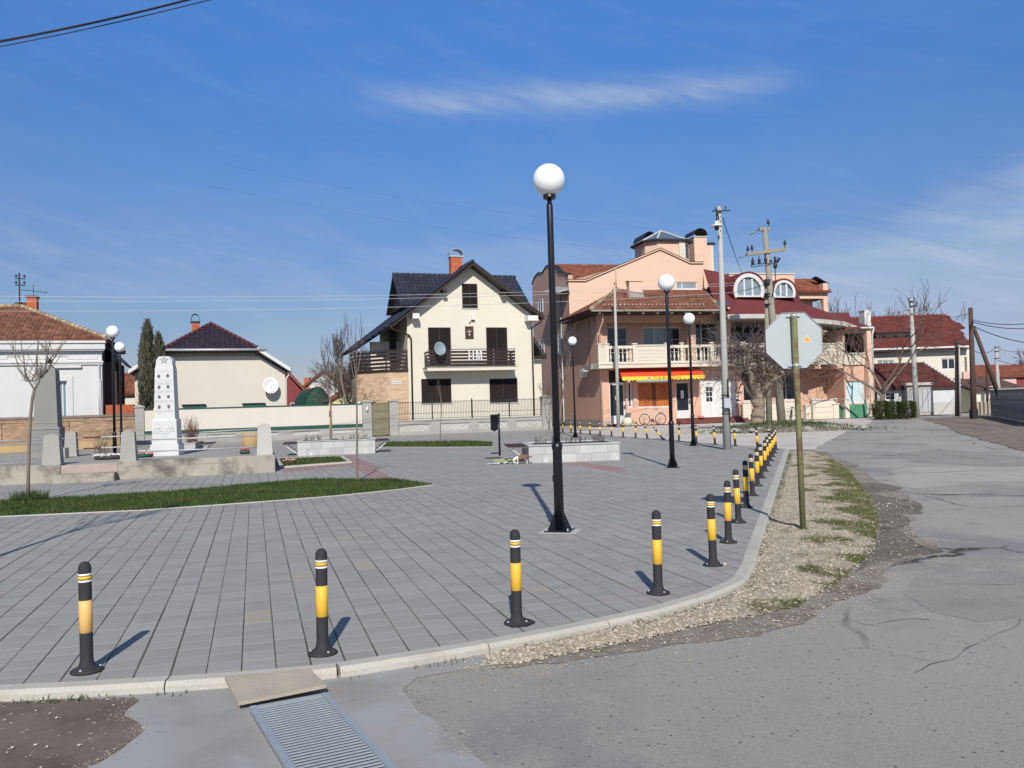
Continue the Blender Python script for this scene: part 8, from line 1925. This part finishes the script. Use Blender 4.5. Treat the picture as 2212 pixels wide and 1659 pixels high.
for p, r_ in tips:
    for _ in range(rg.randint(3,5)):
        a = rg.random()*6.283; d = V((math.cos(a), math.sin(a)*.7, rg.uniform(-.45,.7))).normalized(); L = rg.uniform(.6,2.0)
        tree_rec([tw], p+d*r_*.5, d, L, .026, 2, 4, rg, up=.10, spread=.6, kids=(1,3), ratio=.6, wander=.22, minr=.009)
tw.build('twigs', M['bark2'], pt, kind='stuff')
# mound with stones and weeds round it
def mound(label, c, rx, ry, h, m, seed):
    r = random.Random(seed); mb = MB(); n = 26; rings = 7; vs = [(0,0,h)]; fs = []
    for k in range(1, rings+1):
        f = k/rings
        for q in range(n): a = 2*math.pi*q/n; w = 1+.18*mnoise.noise(V((math.cos(a)*2, math.sin(a)*2, seed))); vs.append((rx*f*w*math.cos(a), ry*f*w*math.sin(a), h*(1-f**1.6)*(1+.4*mnoise.noise(V((f*5, a*2, seed))))-.06*f))
    for q in range(n): fs.append((0, 1+q, 1+(q+1)%n))
    for k in range(rings-1):
        for q in range(n): a = 1+k*n; fs.append((a+q, a+n+q, a+n+(q+1)%n, a+(q+1)%n))
    return tag(mb.add(vs, fs, True).build('earth_mound', m, loc=c), label, 'mound', kind='structure')
mc = G(1690,929); mound('low mound of earth and weeds round the pollarded tree', (mc.x, mc.y, -.04), 4.0, 1.8, .42, M['dirt'], 3)
rr_ = random.Random(5)
for k in range(16):
    x, y = mc.x+rr_.uniform(-3.6,3.4), mc.y-rr_.uniform(.3,1.7); s_ = rr_.uniform(.12,.34); mb = MB()
    bmm = bmesh.new(); bmesh.ops.create_icosphere(bmm, subdivisions=1, radius=1); 
    mb.add([(v.co.x*s_*rr_.uniform(.8,1.3), v.co.y*s_*rr_.uniform(.7,1.1), v.co.z*s_*.5) for v in bmm.verts], [[v.index for v in f.verts] for f in bmm.faces]); bmm.free()
    tag(mb.build('field_stone', M['conc'], loc=(x, y, .08)), 'rough grey stone lying on the mound at the foot of the pollarded tree', 'stone', 'stones round the pollarded tree')
blades('mound_weeds', 2600, lambda r: (mc.x+r.gauss(0,1.9), mc.y+r.gauss(-.3,.8)), .04, .20, lambda x, y: max(-.03, .36*(1-(((x-mc.x)/4)**2+((y-mc.y)/1.8)**2))), 41, .014)
# cypress
def foliage(label, name, P, prof, n, leaf, m, seed, cat, group=None, clump=.0, rx=1, ry=1, trunk=None, up=True):
    r = random.Random(seed); t = thing(name, label, cat, P, 0, group); mb = MB(); H_ = prof[-1][0]
    def rad(z):
        for (z0, r0), (z1, r1) in zip(prof, prof[1:]):
            if z0 <= z <= z1: return r0+(r1-r0)*(z-z0)/(z1-z0)
        return .01
    k = 0
    while k < n:
        z = r.random()*H_; a = r.random()*6.283; R0 = rad(z); 
        if r.random() > (R0+.05)/(max(p[1] for p in prof)+.05): continue
        lob = 1+.16*math.sin(a*3+z*1.3+seed)+.22*mnoise.noise(V((math.cos(a)*1.6, math.sin(a)*1.6, z*.9+seed)))
        rr = R0*lob*(1-.55*r.random()**2.2); x, y = rr*math.cos(a)*rx, rr*math.sin(a)*ry; l = leaf*r.uniform(.6,1.5); w = leaf*r.uniform(.14,.30)
        if mnoise.noise(V((x*2.3, y*2.3, z*2.1+seed))) < -.33 and rr > R0*.6: k += .3; continue
        d = (V((math.cos(a)*.28, math.sin(a)*.28, 1)) if up else V((math.cos(a), math.sin(a), r.uniform(-.2,1.1)))).normalized()+V((r.gauss(0,.18), r.gauss(0,.18), 0)); s_ = d.orthogonal().normalized(); s_.rotate(Matrix.Rotation(r.random()*6.283, 3, d.normalized()))
        p = V((x, y, z)); mb.add([p-s_*w, p+d*l, p+s_*w, p-d*l*.35], [(0,1,2),(0,2,3)]); k += 1
    mb.build('foliage', m, t, kind='stuff')
    if trunk: MB().tube([(0,0,-.05),(0,0,H_*.6)], trunk, 7).build('trunk', M['bark'], t)
    return t
q = PY((325,880), 48.3); zt_c = PY((327,697),48.3).z
foliage('tall grey green cypress with a split tip beside the low cream house', 'cypress', (q.x-.1, 48.3, 0), [(0,.48),(zt_c*.2,.52),(zt_c*.5,.44),(zt_c*.8,.32),(zt_c*.93,.18),(zt_c,.02)], 8500, .26, M['conif'], 3, 'tree', trunk=[.16,.05])
q = PY((337,880), 48.3); zt2 = PY((339,722),48.3).z
foliage('second narrower crown of the cypress, just right of its taller tip', 'cypress', (q.x+.12, 48.5, 0), [(0,.42),(zt2*.5,.36),(zt2*.85,.26),(zt2,.02)], 4500, .26, M['conif'], 7, 'tree', trunk=[.12,.04])
for k, (x0, x1, lb) in enumerate(((500,655,'leftmost clipped shrub of the hedge'), (655,790,'middle clipped shrub of the hedge'), (790,945,'right and darkest clipped shrub of the hedge'))):
    a, b = PY(ZK(x0,1440),56), PY(ZK(x1,1440),56); zt_ = PY(ZK((x0+x1)/2,1300+10*(k==1)),56).z; rx_ = (b.x-a.x)/2
    foliage(lb+' in front of the white cottage', 'clipped_shrub', ((a.x+b.x)/2, 56, 0), [(0,.85),(zt_*.25,1.0),(zt_*.8,.98),(zt_*.95,.8),(zt_,.5)], 3600, .085, M['hedge'], 11+k, 'shrub', 'clipped shrubs by the cottage', rx=rx_*1.05, ry=.8, trunk=[.08,.03], up=False)
a, b = G(*ZK(440,1465)), G(*ZK(925,1470)); tag(MB().tube([(0,0,.06), ((b-a).x*.5,(b-a).y*.5,.10), (b-a)+V((0,0,.06))], .09, 8).build('pipe', M['pvc'], loc=a), 'white pipe lying on the ground before the clipped shrubs', 'pipe')

# ================================================================== POLES AND WIRES
def pole(label, px_, pt_, r0, r1, m, name='utility_pole', n=12, group=None, rect=False, Yo=None, catg='pole'):
    b = G(*px_) if Yo is None else V((PY(px_, Yo).x, Yo, 0)); tp = PY(pt_, b.y); t = thing(name, label, catg, (b.x, b.y, -.05), 0, group); H_ = tp.z+.05; dx = tp.x-b.x
    MB().tube([(0,0,0),(dx*.5,0,H_*.5),(dx,0,H_)], [r0,(r0+r1)/2,r1], n).build('shaft', m, t); return t, b, tp, H_, dx
def ins(T, p, m=M['darkmetal'], s=1, down=False):
    k = -1 if down else 1; return MB().lathe([(.015*s,0),(.015*s,k*.08*s),(.05*s,k*.10*s),(.055*s,k*.16*s),(.035*s,k*.19*s),(.045*s,k*.22*s),(.01*s,k*.26*s)], 8, p).build('insulator', m, T)
# concrete street pole near the middle
CP, cb, ctp, cH, cdx = pole('tall tapering concrete street pole with a small lamp near its top', (1571,971), (1553.5,446), .130, .066, M['polec'], 'concrete_pole')
def cpz(x, y): q = PY(ZQ(x, y), cb.y); return q-V((cb.x, cb.y, -.05))
q = cpz(985,178); MB().box(q.x-.28,q.x+.28,-.14,-.10,q.z-.02,q.z+.02).build('cross_iron', M['darkmetal'], CP)
for x, y in ((905,190),(1055,165)): ins(CP, tuple(cpz(x, y)+V((0,-.12,0))), s=.5)
for y in (105,255,330,402,480): a = cpz(985,y); MB().box(a.x-.012,a.x+.012,-.105,-.09,a.z-.012,a.z+.012).build('step_hole', M['darkmetal'], CP)
hd = cpz(880,440); hd.y = -.45; lampm = MB().lathe([(.005,.16),(.05,.15),(.06,.06),(.19,.0),(.20,-.02),(.17,-.03)], 16, tuple(hd)); lampm.build('lamp_shade', M['whitep'], CP)
MB().lathe([(.01,-.16),(.07,-.12),(.08,-.04),(.05,-.02)], 12, tuple(hd)).build('lamp_glass', M['glass'], CP)
MB().tube([(cpz(960,300).x,-.05,cpz(960,300).z), (hd.x+.05,-.3,hd.z+.5), (hd.x,-.45,hd.z+.15)], .022, 6).build('lamp_arm', M['darkmetal'], CP)
MB().tube([tuple(cpz(915,195)+V((0,-.12,0))), tuple(cpz(912,300)+V((0,-.15,0))), (hd.x,-.45,hd.z+.16)], .010, 5).build('lamp_cable', M['wire'], CP)
def cj(x, y): q = PY(ZJ(x, y), cb.y-.15); return q-V((cb.x, cb.y, -.05))
a, b = cj(318,600), cj(365,705); MB().bbox(a.x-.06,b.x+.02,-.30,-.155,b.z,a.z,.01).build('meter_box', M['steel2'], CP)
for y0, y1, x in ((380,600,352),(720,850,372)): a, b = cj(x,y0), cj(x,y1); MB().tube([(a.x,-.17,a.z),(b.x,-.17,b.z)], .022, 6).build('conduit', M['darkmetal'], CP)
for y in (565,600,705,770): a = cj(340,y); MB().lathe([(.155,-.012),(.16,0),(.155,.012)], 14, (cdx*a.z/cH,0,a.z)).build('steel_band', M['darkmetal'], CP)
# double concrete utility pole
UP, ub, ut, uH, udx = pole('mossy double concrete utility pole with crossarms and insulators behind the road sign', (1689,915), (1651.5,492), .26, .15, M['poleo'], 'utility_pole')
def uz(x, y, dy=0): q = PY(ZQ(x, y), ub.y+dy); return q-V((ub.x, ub.y, -.05))
a, b = uz(1570,465), uz(1745,440); MB().bar((a.x,-.15,a.z+.03),(b.x,.1,b.z+.0),.22,.20).build('cap_beam', M['poleo'], UP)
a, b = uz(1370,850), uz(2005,755); MB().bar((a.x,-.32,a.z),(b.x,.0,b.z),.20,.20).build('crossarm', M['poleo'], UP)
for x, y in ((1712,415),(1965,735),(1398,825),(1462,810)): ins(UP, tuple(uz(x, y)+V((0,-.2,0))), s=1.7)
for x, y in ((1460,890),(1557,875),(1655,865)): ins(UP, tuple(uz(x, y)+V((0,-.35,0))), s=2.0, down=True)
for (x0, y0, x1, y1) in ((1445,1005,1650,975),(1455,1045,1640,1005),(1650,990,1800,985),(1460,905,1450,1040)): MB().tube([tuple(uz(x0,y0)+V((0,-.3,0))), tuple(uz(x1,y1)+V((0,-.2,0)))], .028, 5).build('bracket', M['darkmetal'], UP)
for (x0, y0, x1, y1, r_) in ((1810,880,1815,980,.09),(1880,900,1840,970,.09),(1815,985,1815,1060,.14),(1735,935,1775,960,.06)): MB().tube([tuple(uz(x0,y0)+V((0,-.25,0))), tuple(uz(x1,y1)+V((0,-.2,0)))], [r_,r_*.7], 8).build('cable_terminal', M['darkmetal'], UP)
MB().tube([tuple(uz(1815,1060)+V((0,-.2,0))), tuple(uz(1815,1250)+V((0,-.3,0))), tuple(uz(1760,1500)+V((0,-.3,0)))], .03, 5).build('down_cable', M['wire'], UP)
for y in (1240,1270): a = uz(1710,y); MB().lathe([(.21,-.08),(.22,0),(.21,.08)], 14, (a.x,0,a.z)).build('black_band', M['darkmetal'], UP)
for y in (1305,1440,1480,1600): a = uz(1715,y); MB().lathe([(.22,-.02),(.225,0),(.22,.02)], 14, (a.x,0,a.z)).build('cable_band', M['wire'], UP)
g2 = PY((1661,905), ub.y+.5); t2 = PY((1652,610), ub.y+.5); MB().tube([(g2.x-ub.x,.5,0),(t2.x-ub.x,.15,t2.z)], [.2,.13], 10).build('prop_pole', M['darkwood'] if False else M['poleo'], UP)
for k in range(9): p_ = plj(875+rg.uniform(-12,22), 500+k*18); MB().box(p_.x+g.x-ub.x-.14, p_.x+g.x-ub.x+.14, -.32, -.29, p_.z-.03, p_.z+.03).build('poster_scrap', M['whitep'] if k%3 else M['darkmetal'], UP) if k in (0,2,4,6,7) else None
a = uz(1740,0) if False else None
# thin concrete pole before the awning
TP_, tb, tt, tH, tdx = pole('thin pale concrete pole standing before the left end of the orange awning', (1336,922), (1327.5,617), .125, .075, M['polec'], 'concrete_pole')
ins(TP_, (tdx,0,tH), s=.8)
# right side poles
RA, rab, rat, raH, radx = pole('concrete pole with three crossarms before the grey gatehouse', (1980,890), (1967.5,646), .21, .12, M['polec'], Yo=60)
def ra_(x, y): q = PY(ZK(x, y), 60); return q-V((rab.x, 60, -.05))
for (x0, y0, x1, y1) in ((868,160,945,155),(880,215,975,205),(755,310,1085,283)): a, b = ra_(x0,y0), ra_(x1,y1); MB().bar((a.x,-.15,a.z),(b.x,-.15,b.z),.07,.08).build('crossarm', M['darkmetal'] if x0 > 800 else M['poleo'], RA); [ins(RA, (u_,-.15,z_+.03), s=1.0) for u_, z_ in ((a.x+.05,a.z),(b.x-.05,b.z))]
RB, rbb, rbt, rbH, rbdx = pole('short dark stained pole leaning beside the whitewashed wall', (2068,890), (2066.5,737), .17, .12, M['polew'], Yo=59)
for y in (600,640,690): a = PY(ZK(1440,y),59)-V((rbb.x,59,-.05)); MB().bar((a.x-.25,-.15,a.z),(a.x+.25,-.15,a.z+.02),.05,.05).build('crossarm', M['darkmetal'], RB); ins(RB, (a.x-.2,-.15,a.z+.03), s=.8)
RB2 = pole('slim pale steel post just right of the short dark stained pole', (2074,892), (2072,745), .06, .05, M['steel2'], Yo=58.6, name='steel_post')[0]
WPx, wb, wt, wH, wdx = pole('dark brown wooden pole with a diagonal strut at the far end of the road', (2104,903), (2096.5,665), .18, .13, M['polew'], 'wooden_pole')
s0, s1 = PY((2103,706), wb.y)-V((wb.x,wb.y,-.05)), PY((2163,868), wb.y+1)-V((wb.x,wb.y,-.05)); e_ = s0+(s1-s0)*(s0.z/(s0.z-s1.z)); MB().tube([tuple(s0), tuple(e_)], [.11,.15], 10).build('strut', M['polew'], WPx)
MB().box(-.17,.17,-.2,.2,.02,.6).build('pole_foot', M['darkmetal'], WPx)
n = 10; mbs = MB()
for k in range(n): z = 2.3+k*.35; MB().tube([(.13,-.05,z),(.40,-.05,z-.05)], .03, 5).build('side_insulator', M['pvc'], WPx) if False else None
RD, rdb, rdt, rdH, rddx = pole('pale concrete pole with brackets beyond the strutted wooden pole', (2158,880), (2151.5,748), .17, .11, M['polec'], Yo=64)
for y in (680,730,810): a = PY(ZK(1890,y),64)-V((rdb.x,64,-.05)); MB().bar((a.x-.2,-.12,a.z),(a.x+.25,-.12,a.z),.05,.05).build('bracket', M['darkmetal'], RD)
pole('short rusty steel post behind the strut of the wooden pole', (2133,890), (2132,790), .09, .08, M['slat'], Yo=60, name='steel_post')
# wires
WG = 'overhead cables'
def wire(label, A, Bq, sag, r=.010, m=None, group=WG, n=20):
    A = V(A); Bq = V(Bq); P = [(A.lerp(Bq, k/n)+V((0,0,-sag*4*(k/n)*(1-k/n))))-A for k in range(n+1)]
    tag(MB().tube(P, r, 4).build('overhead_cable', m or M['wire'], loc=A), label, 'cable', group)
A0 = PY((-60,82), 10.6); A1 = PY((292,-2), 10.0); d_ = A1-A0
for k, (p0, p1, r_) in enumerate((((0,64),(292,0),.009), ((0,67),(300,0),.008), ((0,76.5),(342,0),.0065))):
    a, b = PY(p0, 10.6), PY(p1, 10.1); dd = (b-a); lb = ('upper thick', 'middle', 'lowest and thinnest')[k]
    wire('%s cable crossing the top left corner of the sky' % lb, a-dd*1.2, b+dd*1.4, .16, r_, group='cables at the top left corner')
tpT = V((tb.x+tdx, tb.y, tt.z-.1)); upT = uz(1650,1310)+V((ub.x, ub.y-.2, -.05)); cpq = V((PY(ZQ(985,1360),cb.y).x, cb.y, PY(ZQ(985,1360),cb.y).z))
wire('dark cable sagging from the thin pole before the awning to the utility pole', tpT, upT, .75, .022)
wire('dark cable from the tip of the concrete street pole slanting down to the arched dormer', PY(ZQ(1022,270), cb.y), PY(ZQ(1330,1150), 60), .1, .016)
for k, (y0, y1) in enumerate(((1470,1420),(1490,1445),(1570,1540))):
    a = PY(ZQ(0, y0), 51); b = PY(ZQ(1650, y1), ub.y); l = PY((600, (658,664,683)[k]), 44); c = PY((-40, (663,668,688)[k]), 34)
    wire('pale aluminium cable passing before the gabled house, %s of three' % ('top','middle','lowest')[k], PY((0,(640,650,672)[k]), 36), PY((1655,(607,612,627)[k]), ub.y), .35, .011, M['wire_pale'], 'pale cables across the square', 30)
wire('cable from the thin pole down to the left eave of the peach house', tpT, PF.W(uA-.1, 6, ez-.1), .5, .018)
wire('thin cable across the upper windows of the peach house', PF.W(-.2,-1.4,pf(480,835,-1.4).z), PF.W(12,-1.4,pf(1000,830,-1.4).z), .15, .014)
wt_ = V((wb.x+wdx, wb.y, wt.z))
for k, (y0, y1, y2) in enumerate(((690,684,688),(697,693,697),(700,716,730))):
    a = PY((2100,(691,695,703)[k]), wb.y); b = PY((2330,(678,695,748)[k]), 34); wire('cable running from the wooden pole to the right edge, %s of three' % ('top','middle','lowest')[k], a, b, .35, .024, group='cables at the right edge')
wire('cable between the concrete crossarm pole and the brown wooden pole', PY(ZK(1080,285),60), PY(ZK(1590,290), wb.y), .3, .018); wire('cable from the brown pole down to the short dark pole', PY(ZK(1600,560), wb.y), PY(ZK(1450,690), 59), .2, .018)
wire('cable from the brown pole to the pale bracket pole', PY(ZK(1630,720), wb.y), PY(ZK(1890,680), 64), .3, .018); wire('cable from the bracket pole to the right edge', PY(ZK(1890,690), 64), PY(ZK(2400,690), 60), .3, .018); wire('lower cable from the bracket pole to the right edge', PY(ZK(1890,820), 64), PY(ZK(2400,860), 60), .3, .018)
for k in range(4):
    y = 1310+k*48; wire('cable from the utility pole to the peach house roof, number %s from the top' % ('one','two','three','four')[k], upT+V((.15,0,-.1-.22*k)), PF.W(uF-1.5*k, 3, zeave+1.4-.1*k), .25, .013) if k < 2 else None
wire('high tension cable leaving the crossarm of the utility pole to the left', uz(1290,880)+V((ub.x,ub.y,-.05)), V((-14, 40, 12.4)), .6, .0025); wire('highest cable leaving the cap of the utility pole to the left', uz(1440,530)+V((ub.x,ub.y,-.05)), V((-14, 42, 14.0)), .6, .0025)
for (x0, y0, x1, y1) in ((1560,470,1440,535),(1370,855,1270,880)):
    a, b = uz(x0,y0), uz(x1,y1); T_ = MB().tube([tuple(a), tuple(b)], .02, 5).build('strain_link', M['darkmetal'], UP)
    for f in (.4,.6,.8): c = a.lerp(b, f); MB().lathe([(.02,-.06),(.09,-.03),(.10,.02),(.03,.06)], 10, tuple(c)).build('disc_insulator', M['curtain'], T_)

# ================================================================== BICYCLES AND SMALL THINGS AT THE SHOP
def bicycle(label, P, phi, m, group='parked bicycles', step=True, lean=0):
    t = thing('bicycle', label, 'bicycle', P, phi, group); t.rotation_euler = (lean, 0, phi); Rw = .335; wb_ = 1.05
    for x, nm in ((0,'wheel'),(wb_,'wheel')):
        w = MB().tube([(x+Rw*math.cos(2*math.pi*k/28),0,Rw+.012+Rw*math.sin(2*math.pi*k/28)) for k in range(28)], .026, 6, closed=True).build(nm, M['black'], t)
        MB().tube([(x+(Rw-.028)*math.cos(2*math.pi*k/28),0,Rw+.012+(Rw-.028)*math.sin(2*math.pi*k/28)) for k in range(28)], .010, 4, closed=True).build('rim', M['steel2'], w)
        sp = MB()
        for k in range(18): a = 2*math.pi*k/18; sp.tube([(x,.02*(-1)**k,Rw+.012),(x+(Rw-.03)*math.cos(a),0,Rw+.012+(Rw-.03)*math.sin(a))], .0025, 3, False)
        sp.build('spokes', M['steel2'], w, kind='stuff'); MB().tube([(x,-.05,Rw+.012),(x,.05,Rw+.012)], .022, 8).build('hub', M['darkmetal'], w)
        MB().tube([(x+(Rw+.035)*math.cos(R(a)),0,Rw+.012+(Rw+.035)*math.sin(R(a))) for a in range(15 if x else 40,(165 if x else 160),12)], .016, 4).build('mudguard', m, t)
    H = Rw+.012; bb = (.48,0,.29); hd0, hd1 = (.16,0,.72), (.13,0,.86); st = (.66,0,.80)
    mb = MB()
    for a, b, r_ in ((hd0,bb,.019),((.145,0,.80),(.58,0,.52),.017) if step else ((.145,0,.82),st,.017),(bb,st,.018),(st,(wb_,.0,H),.010),(bb,(wb_,0,H),.012),(hd1,(.19,0,.62),.020),((.19,0,.62),(0,.05,H),.014),((.19,0,.62),(0,-.05,H),.014)): mb.tube([a,b], r_, 7)
    mb.build('frame', m, t)
    MB().tube([hd1,(.10,0,.98),(.12,0,1.02)], .014, 6).build('stem', M['steel2'], t); MB().tube([(.28,-.28,1.02),(.14,-.24,1.06),(.10,0,1.03),(.14,.24,1.06),(.28,.28,1.02)], .012, 6).build('handlebar', M['steel2'], t)
    MB().tube([st,(.69,0,.92)], .013, 6).build('seat_post', M['steel2'], t); MB().add([(.58,-.03,.93),(.58,.03,.93),(.86,.10,.94),(.86,-.10,.94),(.60,-.02,.965),(.60,.02,.965),(.85,.09,.99),(.85,-.09,.99)], [(0,3,2,1),(4,5,6,7),(0,1,5,4),(1,2,6,5),(2,3,7,6),(3,0,4,7)]).build('saddle', M['black'], t)
    mb = MB()
    for z in (.74,.80,.86,.92): mb.tube([(.92,-.12,z),(1.25,-.12,z),(1.25,.12,z),(.92,.12,z)], .006, 4, closed=True)
    for x in (.92,1.0,1.08,1.17,1.25):
        for y in (-.12,.12): mb.tube([(x,y,.74),(x,y,.92)], .005, 4)
    mb.build('basket', M['steel2'], t, kind='stuff'); MB().tube([(.92,0,.735),(1.22,0,.735)], .02, 4).build('carrier', M['darkmetal'], t)
    MB().lathe([(.085,-.004),(.09,0),(.085,.004)], 14).build('chainwheel', M['darkmetal'], t).matrix_local = Matrix.Translation((.48,-.04,.29)) @ Matrix.Rotation(R(90),4,'X')
    MB().tube([(.48,-.06,.29),(.55,-.06,.14)], .010, 5).build('crank', M['steel2'], t); MB().box(.50,.60,-.14,-.06,.12,.145).build('pedal', M['darkmetal'], t)
    return t
silver = mat('pale_silver_frame', (.50,.46,.45), .35, .05, 5)
p = PF.at(ZH(1115,1065), -1.15); bicycle('pale city bicycle with a rear basket parked before the orange shop window', tuple(PF.W(p.x, -1.15, 0)), PF.phi+R(2), silver)
sx_ = (PF.at(ZH(1365,1040), -1.15).x-PF.at(ZH(1055,1040), -1.15).x)/1.74
bpy.data.objects['bicycle'].scale = (max(1, min(1.12, sx_)),)*3
p = PY(ZR(560,835), 55.2); bicycle('dark bicycle leaning with its front wheel turned right of the utility pole', (p.x+.35, 55.2, -.02), R(68), M['black'], lean=R(8), step=False)
p = PY(ZR(235,790), 56.4); bicycle('bicycle half hidden between the pollarded tree and the utility pole', (p.x-.3, 56.4, -.02), R(80), mat('maroon_frame', (.16,.03,.04), .4), lean=R(-6), step=False)
# octagonal white tub, bucket on ledge
p = PF.at(ZH(930,1105), -1.1); tag(MB().lathe([(.20,0),(.36,.16),(.36,.42),(.20,.56),(.16,.56)], 8).build('white_tub', M['cream3'], loc=PF.W(p.x,-1.0,0)), 'white octagonal concrete tub standing left of the bicycle', 'tub')
p = PF.at(ZH(938,1010), -.35); tag(MB().lathe([(.13,.0),(.19,.40),(.20,.40),(.20,.43),(.16,.43)], 16).build('plastic_bucket', mat('pale_blue_plastic', (.50,.62,.62), .4), loc=PF.W(p.x,-.3,.46)), 'pale blue bucket on a low ledge between the first door and the orange window', 'bucket')
tag(MB().bbox(-.30,.30,-.18,.18,0,.455,.01).build('ledge', M['conc'], loc=PF.W(p.x,-.3,0), rz=PF.phi), 'low grey ledge carrying the pale blue bucket', 'ledge')
# hoop rails before the shop
for (x0, x1, y0, y1, w, lb) in ((980,1030,1040,1080,-1.6,'low black bent hoop rail just right of the white tub'),):
    a, b = PF.at(ZH(x0,y1), w), PF.at(ZH(x1,y1), w); zt_ = PF.at(ZH(x0,y0), w).z
    o = PF.W(a.x, w, 0); q = PF.W(b.x, w, 0)-o; tag(MB().tube([(0,0,0.3),(0,0,zt_),(q.x,q.y,zt_),(q.x,q.y,0)], .02, 6).build('hoop_rail', M['black'], loc=o), lb, 'rail')
p0 = PF.at(ZF(1595,1340), -1.0); p1 = PF.at(ZF(1745,1340), -1.0); o = PF.W(p0.x,-1.0,0); q = PF.W(p1.x,-1.0,0)-o; tag(MB().tube([(0,0,0),(0,0,.62),(q.x,q.y,.62),(q.x,q.y,0)], .022, 6).build('hoop_rail', M['black'], loc=o), 'long low dark rail before the cream parapet right of the utility pole', 'rail')
p = PF.at(ZH(1740,950), -.4); tag(MB().bbox(-.2,.2,-.12,.12,0,.14,.04).build('rag', mat('pink_and_red_cloth', (.55,.22,.20), .9, .3, 6), loc=PF.W(p.x,-.35,.37), rz=PF.phi), 'small pinkish bundle on the dark red steps', 'bundle')
# off-frame tree whose long shadow falls across the paving at the left
sx0 = G(0,1213); bare_tree('bare street tree just outside the left edge whose shadow crosses the paving', (-5.85, 7.3, 0), 3.6, .055, 1.15, 3, 61, group='young street trees', spread=.55, up=.3, first=4, wander=.12, kids=(2,3), minr=.008, lean=(.0,0))
# far trees and roofs along the horizon
r9 = random.Random(12)
M['farfol'] = mat('far_bare_treetops', (.13,.105,.10), .95, .3, 2, isl=.4)
for k, (x, Y, h) in enumerate(((255,120,5.5),(590,130,5),(655,140,5.5),(720,115,5),(2190,120,6.0),(2225,110,7.5),(1870,120,7),(2140,150,6))):
    q = PY((x,870), Y); bare_tree('far bare tree on the horizon, %s' % ('left of the cypress','right of the cream house','behind the far brick chimneys','behind the pale yellow house','at the right edge behind the arched fence','beyond the arched fence at the very edge','behind the left end of the red roof','between the far red roofs')[k], (q.x, Y, 0), h*.25, .22, h*.32, 4, 70+k, group='far bare trees', spread=.6, up=.2, first=5, wander=.15, kids=(2,3), minr=.03, ratio=.68)
